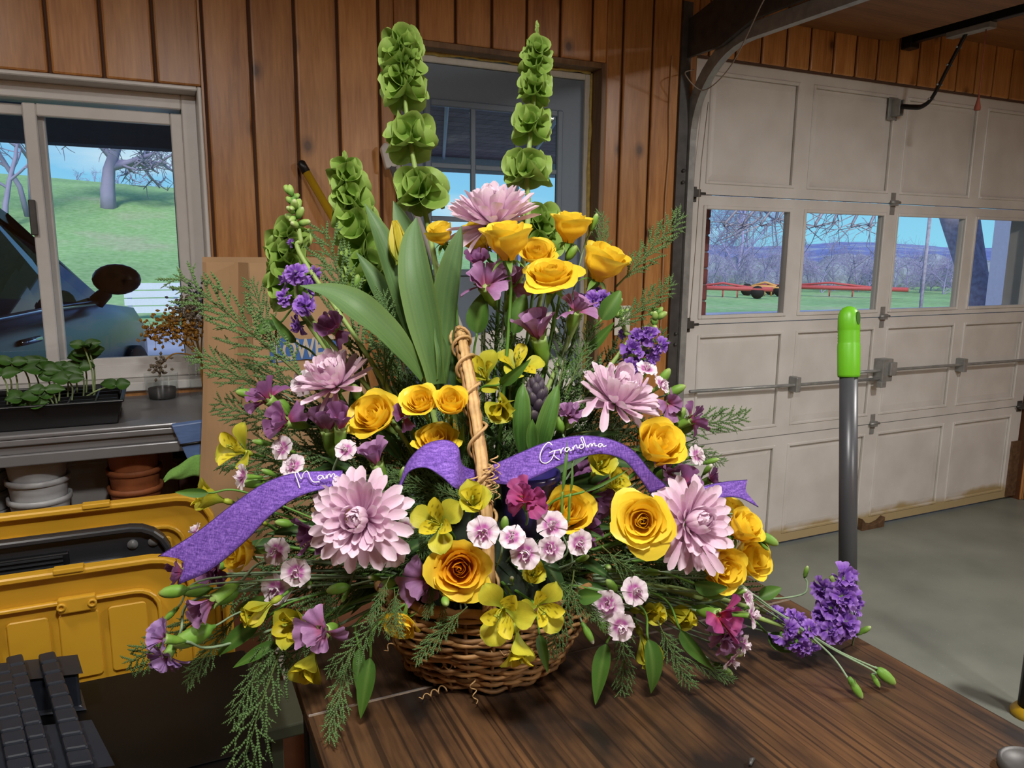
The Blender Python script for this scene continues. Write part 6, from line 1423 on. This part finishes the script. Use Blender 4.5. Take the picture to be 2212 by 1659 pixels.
# tulip
tu = thing('tulip', 'yellow-green tulip bud among broad upright grey-green leaves', 'tulip', at(925, 820, 1.03))
tyl = lambda x, v: mixrgb(mixrgb(lin(150, 170, 60), lin(214, 208, 84), sstep(.1, .5, v)), lin(226, 204, 60), v*.5)
tp_ = petal('bud_petal', pm_soft, .062, .0125, p_ovate, (.12, .08, .22), .75, 0, 6, 10, tyl)
tb0 = at(866, 572, 1.06); tdir = CD(-.13, 1, .1)
for k in range(6): c = put('bud_petal', tp_, tu); c.matrix_parent_inverse = tu.matrix_basis.inverted(); c.matrix_basis = aimz(tb0, tdir, .3, 1) @ pol(k*PI/3, .02, .0075 if k % 2 else .006, 0)
m = MB(); ps = curve_pts([tb0, at(885, 660, 1.06), at(920, 820, 1.05), at(960, 1000, 1.06)], 6); m.tube(ps, .0042, 8, cols=[STEMC['l']]*len(ps)); m.build('stem', pm_stem, tu)
TG0, TG1 = lin(88, 124, 62), lin(108, 142, 98)
def strap(root, nm, pts, wid, dps, c0, c1, cup=.5, face=None, fold=0, tw=0):
    """long leaf along picture-traced points with its own depths"""
    P_ = curve_pts([at(x, y, d) for (x, y), d in zip(pts, dps)], 8); n = len(P_)-1; m = MB(); fc_ = face or (-FW)
    def fn(u, v):
        x = u*2-1; i = int(round(v*n)); t_ = (P_[min(i+1, n)]-P_[max(i-1, 0)]).normalized(); sd = t_.cross(fc_).normalized(); nr = sd.cross(t_); f = i/n
        w_ = wid*(.55+.45*sstep(0, .35, f))*(1 if f < .42 else max(.03, 1-((f-.42)/.585)**1.7)); ang = tw*f
        return P_[i]+(sd*math.cos(ang)+nr*math.sin(ang))*x*w_+nr*(cup*w_*(x*x-.35)+fold*w_*abs(x))
    st_r = random.Random(int(pts[0][0])); stp = [st_r.uniform(-.10, .16) for _ in range(25)]
    m.grid(fn, 24, n, lambda u, v: mixrgb(mixrgb(mixrgb(c0, c1, v), LGREEN if stp[int(u*24)] > 0 else DGREEN, abs(stp[int(u*24)])), LGREEN, .35*abs(u*2-1)**6)); return m.build(nm, pm_leaf, root)
for pts, wd, dps, fc_ in (
    ([(945, 830), (925, 720), (900, 600), (893, 520), (899, 470)], .024, (1.03, 1.02, 1.015, 1.03, 1.05), CD(-.2, .1, 1)),
    ([(956, 830), (964, 720), (974, 620), (988, 540), (997, 488)], .025, (1.06, 1.06, 1.04, 1.03, 1.03), CD(-.6, .1, .8)),
    ([(915, 818), (850, 740), (780, 675), (720, 635), (648, 617)], .026, (1.03, 1.0, .98, .985, 1.0), CD(-.15, .75, .6)),
    ([(930, 815), (890, 700), (850, 580), (818, 500), (788, 440)], .021, (1.06, 1.07, 1.07, 1.07, 1.075), CD(.5, .2, .8)),
    ([(945, 800), (930, 680), (905, 560), (870, 480), (850, 434)], .022, (1.08, 1.09, 1.095, 1.10, 1.105), CD(-.5, .2, .8)),
    ([(930, 810), (880, 720), (830, 640), (800, 590), (770, 545)], .018, (1.08, 1.085, 1.085, 1.085, 1.09), CD(.3, .5, .8)),
    ([(950, 820), (955, 770), (948, 730), (940, 700)], .008, (1.03, 1.02, 1.02, 1.02), CD(0, .1, 1))):
    strap(tu, 'leaf', pts, wd, dps, TG0, TG1, .55, fc_)
# hyacinth in dark blue pot
hy = thing('hyacinth', 'hyacinth with dark closed buds between stout green leaves behind the ribbon', 'hyacinth', at(1155, 960, 1.02))
hb = MB(); hb.lathe([(.002, -.002), (.0055, .002), (.0072, .009), (.0060, .017), (.0025, .022), (.0006, .023)], 10, cols=[lin(70, 62, 66), lin(60, 50, 62), lin(54, 46, 58), lin(62, 52, 66), lin(84, 76, 80), lin(96, 92, 84)]); hbm = hb.mesh('hyacinth_bud', pm_stem)
hp0, hp1 = at(1158, 925, 1.02), at(1158, 838, 1.03); hax = (hp1-hp0).normalized()
m = MB(); ps = [at(1150, 1040, 1.03), hp0, hp1]; m.tube(ps, [.005, .006, .003], 8, cols=[STEMC['g']]*3); m.build('stem', pm_stem, hy)
for k in range(34):
    f = k/33; o = hax.orthogonal().normalized(); o.rotate(Matrix.Rotation(k*GA, 3, hax)); d = (o*(1-.75*f)+hax*(.45+.6*f)).normalized()
    c = put('flower_bud', hbm, hy); c.matrix_parent_inverse = hy.matrix_basis.inverted(); c.matrix_basis = aimz(hp0.lerp(hp1, f)+o*.007*(1-.6*f), d, 0, 1.12-.3*f)
for pts, wd, dps, fc_ in (([(1128, 985), (1122, 920), (1125, 860), (1130, 828)], .0135, (1.02, 1.0, 1.0, 1.01), CD(.45, .1, .9)), ([(1165, 990), (1180, 930), (1196, 870), (1206, 830)], .0135, (1.01, .99, .99, 1.0), CD(-.4, .1, .9)), ([(1150, 985), (1150, 950), (1149, 925), (1150, 905)], .008, (1.0, .99, .985, .985), CD(0, .1, 1)), ([(1140, 900), (1150, 860), (1162, 830), (1172, 815)], .010, (1.05, 1.05, 1.05, 1.05), CD(-.3, .2, 1))):
    strap(hy, 'leaf', pts, wd, dps, lin(66, 112, 44), lin(96, 142, 62), .8, fc_)
po = thing('flower_pot', 'dark blue glazed pot sunk among the flowers under the ribbon arch', 'flower pot', at(1140, 1130, 1.04))
m = MB(); pc_ = at(1140, 1130, .998); m.M = Matrix.Translation(pc_); m.lathe([(.027, -.03), (.034, .02), (.039, .060), (.042, .062), (.042, .070), (.038, .070), (.036, .055), (.004, .052)], 28); m.build('body', plain('blue_glaze', (44, 36, 96), .25, var=.1), po)
# loose leaves
for k, (px, py, dp, d, L, me, lab) in enumerate((
    (800, 1420, .915, (-.15, -1, .3), 130, 0, 'dark green leaf hanging between cedar and basket'), (775, 1400, .96, (.0, -1, .2), 110, 1, 'narrow green leaf hanging beside the table edge'),
    (1310, 1390, .955, (-.3, -1, .3), 130, 0, 'long green leaf hanging over the table next to the basket'), (1400, 1380, .965, (.25, -1, .3), 120, 2, 'green leaf pointing down to the table under the alstroemeria bud'),
    (1470, 1360, 1.0, (.5, -.8, .3), 110, 0, 'green leaf slanting over the table near the magenta carnation'), (1500, 1260, .99, (.9, -.2, .3), 96, 3, 'broad green leaf below the hanging chrysanthemum petals'),
    (1640, 1290, 1.06, (.7, .4, .2), 70, 3, 'curled green leaf beside the purple stock stems'), (1660, 1370, 1.07, (.8, -.5, .3), 90, 3, 'green leaf under the purple stock stems'),
    (560, 1345, .98, (-.8, -.45, .4), 110, 2, 'green leaf under the dianthus trio'), (600, 1390, .98, (-.85, -.3, .4), 100, 0, 'green leaf above the large hanging cedar'),
    (1300, 690, 1.08, (.5, .8, .3), 100, 3, 'pale green leaf below the curled yellow rose'), (1030, 720, 1.07, (.1, .9, .3), 120, 3, 'broad dark leaf right of the handle top'),
    (1110, 720, 1.08, (.2, .9, .3), 120, 3, 'broad dark leaf behind the carnation stems'), (1080, 830, 1.02, (.5, .3, .5), 90, 0, 'dark leaf across the alstroemerias beside the handle'),
    (640, 740, 1.08, (-.6, .6, .4), 80, 0, 'narrow leaf on the dark violet stock stem'), (450, 1065, .99, (-1, .05, .3), 70, 0, 'dark leaf beside the alstroemeria above the tote lids'),
    (1250, 1290, .93, (.5, .2, .6), 80, 3, 'dark leaf behind the paired alstroemerias'), (1165, 1370, .93, (.2, -.9, .4), 80, 0, 'dark leaf hanging on the wicker under the alstroemerias'),
    (920, 700, 1.1, (.3, .9, .2), 120, 3, 'shaded leaf behind the tulip'), (1270, 760, 1.09, (.6, .6, .2), 100, 1, 'leaf among the upright cedar'),
    (600, 700, 1.09, (-.7, -.3, .5), 76, 3, 'leaf beside the dark violet stock'), (1215, 1062, .935, (.12, 1, .12), 110, 4, 'grassy leaf crossing the lettered ribbon'), (1232, 1066, .94, (.16, 1, .1), 84, 4, 'grassy leaf rising beside the one crossing the ribbon'), (1262, 1062, .95, (.9, .35, .1), 110, 4, 'grassy leaf in front of the magenta-hearted carnation'))):
    s = L/F*dp/.095; D = CD(*d); loc = at(px, py, dp); t = thing('leaf', lab, 'leaf', M=aim(loc, D, -FW, rnd(-.5, .5), s)); put('blade', LEAVES[me], t, M=Matrix()); stem(t, loc, -D*-1, .0016, 'g')
# cedar sprays
def cedar(px, py, qx, qy, dp, dq, me, lab, grp=None, face=None, roll=0):
    A_, B_ = at(px, py, dp), at(qx, qy, dq); L = [.26, .24, .28, .20, .24][me]; t = thing('cedar_sprig', lab, 'cedar sprig', M=aim(A_, B_-A_, face or (-FW+UP*.25), roll, (B_-A_).length/L), group=grp)
    put('foliage', CEDAR[me], t, M=Matrix()); return t
for a in (
    (690, 850, 400, 565, 1.05, 1.06, 0, 'long cedar sprig reaching over the dried flowers'), (640, 880, 430, 765, 1.09, 1.09, 3, 'cedar sprig lying across the paper bag edge'), (700, 935, 432, 905, 1.085, 1.07, 1, 'cedar sprig level over the grey bench end'),
    (600, 790, 545, 612, 1.09, 1.10, 3, 'short upright cedar sprig before the bag gusset'), (800, 850, 722, 480, 1.055, 1.085, 0, 'tall thin cedar sprig in front of the slanting tulip leaf'), (830, 850, 830, 640, 1.05, 1.05, 3, 'cedar sprig rising before the slanting tulip leaf'),
    (1330, 620, 1470, 470, 1.10, 1.10, 3, 'cedar sprig fanning out above the switch plate'), (1300, 600, 1300, 465, 1.12, 1.13, 3, 'upright cedar tip beside the highest rose'), (1310, 720, 1450, 615, 1.11, 1.12, 3, 'cedar sprig pointing at the garage track'),
    (1200, 860, 1450, 715, 1.13, 1.18, 4, 'cedar sprig level with the switch plate'), (1400, 930, 1605, 905, 1.12, 1.14, 3, 'cedar tip against the white garage door'), (1220, 850, 1300, 690, 1.05, 1.08, 4, 'dense cedar below the curled yellow rose'),
    (640, 1330, 430, 1690, 1.0, .86, 2, 'largest cedar sprig hanging in front of the black bin'), (600, 1330, 530, 1560, 1.0, .92, 1, 'cedar sprig hanging beside the largest one'), (480, 1290, 262, 1500, 1.03, 1.02, 1, 'thin cedar sprig hanging before the black bin lid'),
    (520, 1320, 405, 1470, 1.03, 1.01, 3, 'short cedar sprig hanging over the yellow tote side'), (760, 1290, 610, 1480, .99, .96, 1, 'cedar sprig hanging over the table corner'), (860, 1300, 700, 1450, .905, .885, 4, 'pale-tipped cedar sprig beside the mauve carnation'),
    (760, 1400, 712, 1590, .94, .875, 3, 'thin cedar sprig trailing onto the table edge'), (1010, 1310, 900, 1420, .90, .89, 3, 'cedar sprig lying on the wicker front'), (1240, 1230, 1225, 1440, .93, .92, 1, 'cedar sprig hanging at the basket end'),
    (1330, 1300, 1390, 1500, .985, .955, 1, 'cedar sprig touching the table under the dianthus trio'), (1420, 1340, 1490, 1480, .98, .98, 3, 'cedar sprig over the table beside the slanting leaf'), (1300, 1180, 1420, 1290, .93, .96, 4, 'dark cedar below the large open rose'),
    (1480, 1420, 1580, 1470, 1.0, 1.0, 3, 'thin cedar tip over the table by the narrow bud'), (1460, 950, 1560, 1000, 1.06, 1.08, 3, 'cedar tip beside the profile rose')):
    cedar(*a)
R = random.Random(21)
def envelope(a):
    """how far (in picture units) the foliage reaches from the heart of the bouquet"""
    c, s = math.cos(a), math.sin(a); rx = 560 if c > 0 else 560; ry = 270 if s > 0 else 430
    return 1/math.sqrt((c/rx)**2+(s/ry)**2)
for k in range(84):                                  # dense cedar filling between the flowers
    a = 2*PI*k/84+R.gauss(0, .1); f_ = R.uniform(.35, .86); cx_, cy_ = 1030+R.gauss(0, 50), 1090+R.gauss(0, 40); e_ = envelope(a)*f_
    ex, ey = cx_+math.cos(a)*e_, cy_+math.sin(a)*e_; ey = min(ey, 1225 if 800 < ex < 1290 else 1295)
    sx, sy, d0, d1 = cx_+(ex-cx_)*.2, cy_+(ey-cy_)*.2+40, 1.03, adep(ex, ey)+.028+.03*R.random()
    if any(1075 < sx+(ex-sx)*q/6 < 1205 and 990 < sy+(ey-sy)*q/6 < 1210 for q in range(7)): d0, d1, sy, ey = 1.085, max(d1, 1.09), min(sy, 1105), min(ey, 1150)   # pass behind the blue pot
    if 975 < ex < 1100 and ey > 900 and d1 < 1.05: ex += 85 if ex > 1037 else -85; sx += 45 if ex > 1037 else -45      # keep clear of the handle
    cedar(sx, sy, ex, ey, d0, d1, R.randint(0, 4), 'dark cedar sprig packed between the flowers of the basket', 'cedar filling the basket', roll=R.gauss(0, .5))
for k in range(70):                                  # long dark leaves deeper in the arrangement
    a = 2*PI*k/70+R.gauss(0, .12); f_ = R.uniform(.25, .80); e_ = envelope(a)*f_; px, py = 1030+math.cos(a)*e_, 1110+math.sin(a)*e_; py = min(py, 1255)
    dp = adep(px, py)+.045+.03*R.random()+.03*sstep(1120, 1250, py); D = CD(math.cos(a)+R.gauss(0, .3), -math.sin(a)*.8+R.gauss(0, .3), .25); s = R.uniform(.6, .95)
    t = thing('leaf', 'long dark leaf deep between the flowers of the basket', 'leaf', M=aim(at(px, py, dp), D, -FW+UP*.4, R.gauss(0, .5), s), group='leaves deep in the basket'); put('blade', FILL[R.randint(0, 1)], t, M=Matrix()); stem(t, at(px, py, dp), D, .0016, 'd')
for (px, py, qx, qy) in ((800, 960, 560, 790), (790, 970, 530, 850), (800, 990, 545, 920), (790, 1010, 500, 990), (800, 1040, 520, 1060), (800, 1180, 480, 1180), (800, 1220, 450, 1270), (820, 1240, 520, 1320), (840, 1250, 600, 1370), (860, 1260, 660, 1380), (780, 930, 640, 850), (1260, 1200, 1520, 1270), (1260, 1220, 1480, 1330), (1280, 1230, 1600, 1330), (1270, 1150, 1600, 1240), (1230, 900, 1400, 800), (1230, 940, 1460, 880), (1240, 980, 1500, 980), (1200, 860, 1260, 640), (1150, 880, 1180, 660), (1100, 880, 1100, 680), (1078, 880, 1092, 670), (860, 860, 780, 620), (900, 900, 860, 700), (800, 1200, 560, 1240), (820, 1220, 560, 1290), (1290, 1190, 1560, 1300)):
    if py > 1140: py -= 60; qy = min(qy, 1345)          # leave the basket above its rim
    cedar(px, py, qx, qy, 1.05, .965 if qy > 1340 else adep(qx, qy)+.05, R.randint(0, 4), 'dark cedar sprig packed between the flowers of the basket', 'cedar filling the basket', roll=R.gauss(0, .6))
for px in [850+26*k for k in range(6)]+[1228+14*k for k in range(3)]:      # cedar tips spilling over the rim
    k = px/26; px += R.gauss(0, 8); py = 1290+18*math.sin(k*1.7); cedar(px-20+R.gauss(0, 15), py-30, px+(px-1045)*.22, py+R.uniform(35, 75), .905 if px < 900 else .94, .885 if px < 900 else .912, R.choice((1, 3, 4)), 'short cedar tip spilling over the basket rim', 'cedar on the basket rim', roll=R.gauss(0, .4))
# ------------------------------------------------------------------ ribbon
ribm, _nt, _bs = newmat('purple_burlap'); _w1 = N(_nt, 'ShaderNodeTexWave'); _w1.inputs['Scale'].default_value = 420; _w1.inputs['Distortion'].default_value = 1.5; _t = N(_nt, 'ShaderNodeTexCoord'); _nt.links.new(_t.outputs['UV'], _w1.inputs['Vector'])
_n = noise_node(_nt, 620, 3, stretch=(1, 1, .15)); _n2 = noise_node(_nt, 620, 3, stretch=(.15, .15, 1)); _av = mixc(_nt, .5, _n.outputs[0], _n2.outputs[0])
_nt.links.new(ramp(_nt, _av, [(.36, lin(70, 42, 122)), (.5, lin(106, 70, 164)), (.64, lin(140, 104, 194))]).outputs[0], _bs.inputs['Base Color']); _bs.inputs['Roughness'].default_value = .8; bump(_nt, _av, _bs, .35, .0006)
rb = thing('ribbon', 'purple burlap ribbon lettered in white, looped behind the basket handle', 'ribbon', at(1040, 1030, .97))
hem = plain('dark_hem', (62, 38, 108), .8, var=.1)
def band(nm, top, bot, notch=None):
    """top and bottom edges as (px, py, depth)"""
    T = curve_pts([at(*p) for p in top], 10); B = curve_pts([at(*p) for p in bot], 10); n = max(len(T), len(B))-1
    pick = lambda Q, v: Q[min(len(Q)-1, int(round(v*(len(Q)-1))))]
    m = MB(); N_ = at(*notch) if notch else None
    def fn(u, v):
        p = pick(T, v).lerp(pick(B, v), u)
        if N_ is not None and v < .12: p = p.lerp(pick(T, .12).lerp(pick(B, .12), u), (1-abs(2*u-1))*(1-v/.12)*.9)
        return p
    m.grid(fn, 8, n); o = m.build(nm, ribm, rb); s = o.modifiers.new('t', 'SOLIDIFY'); s.thickness = .0008; s.offset = 0
    for Q in (T, B):
        h = MB(); h.tube(Q, .0007, 5); h.build('hem', hem, rb)
    return o
band('tail', [(342, 1202, .955), (425, 1150, .94), (500, 1092, .93), (570, 1045, .925), (640, 1022, .92), (740, 1017, .93)], [(385, 1262, .935), (455, 1230, .92), (530, 1168, .91), (585, 1112, .905), (650, 1070, .905), (740, 1046, .92)], (412, 1213, .945))
band('loop', [(862, 1050, .935), (880, 1000, .945), (915, 963, .955), (958, 951, .955), (988, 964, .95), (1000, 1005, .965), (1040, 1020, .985)], [(866, 1052, .925), (885, 1018, .915), (920, 1010, .91), (955, 1030, .91), (985, 1055, .915), (1010, 1052, .95), (1040, 1046, .975)])
band('lettered_band', [(1030, 1018, .985), (1070, 1002, .965), (1120, 980, .955), (1180, 956, .95), (1245, 942, .955), (1310, 947, .965), (1365, 972, .975), (1405, 1018, .985), (1440, 1050, 1.0)], [(1030, 1046, .98), (1070, 1044, .955), (1115, 1046, .94), (1160, 1028, .935), (1220, 1000, .94), (1290, 980, .955), (1345, 992, .97), (1380, 1030, .98), (1405, 1066, .995)])
band('forked_tail', [(1614, 1037, 1.07), (1575, 1040, 1.06), (1540, 1046, 1.05), (1500, 1056, 1.04), (1450, 1062, 1.03)], [(1638, 1095, 1.06), (1600, 1076, 1.05), (1565, 1074, 1.045), (1530, 1088, 1.035), (1470, 1100, 1.02)], (1592, 1060, 1.065))
inkw = plain('white_ink', (236, 232, 240), .6, var=.01, bmp=0)
def strokes(lst, ox, oy, sc, dpf, nm):
    for st in lst:
        pts = curve_pts([at(ox+x/sc, oy+y/sc, dpf(ox+x/sc, oy+y/sc)) for x, y in st], 6); m = MB(); m.tube(pts, .00075, 5); m.build(nm, inkw, rb)
strokes([[(853, 1578), (838, 1525), (822, 1480), (836, 1468), (850, 1490), (864, 1514), (878, 1478), (900, 1460), (914, 1476), (926, 1508), (948, 1535), (990, 1534)], [(1012, 1494), (992, 1490), (977, 1504), (988, 1519), (1006, 1508), (1013, 1494), (1020, 1514), (1032, 1506)], [(1034, 1490), (1041, 1512), (1047, 1490), (1060, 1481), (1067, 1504), (1078, 1484), (1091, 1480), (1098, 1501), (1112, 1492)]], 380, 560, 3.19, lambda x, y: .9085+.00002*(x-640), 'letter_stroke')
strokes([[(640, 272), (614, 252), (580, 282), (554, 338), (558, 384), (592, 401), (632, 376), (654, 332), (660, 312)], [(618, 328), (652, 312), (692, 306)], [(656, 316), (656, 348), (692, 376)], [(688, 306), (697, 302), (702, 332), (706, 308), (722, 288)], [(762, 288), (740, 290), (731, 308), (746, 318), (763, 294), (769, 312), (782, 304)], [(785, 284), (791, 305), (796, 284), (812, 270), (820, 292), (832, 288)], [(862, 270), (841, 270), (836, 290), (851, 295), (866, 274), (846, 226), (858, 214), (874, 258), (886, 290)], [(891, 270), (898, 288), (904, 268), (918, 261), (923, 282), (931, 264), (942, 257), (949, 278), (962, 272)], [(996, 261), (978, 262), (970, 278), (985, 285), (998, 264), (1006, 282), (1028, 274)]], 1000, 880, 3.318, lambda x, y: .9385+.00008*max(0, x-1215)+.0003*max(0, 975-y)*.4, 'letter_stroke')
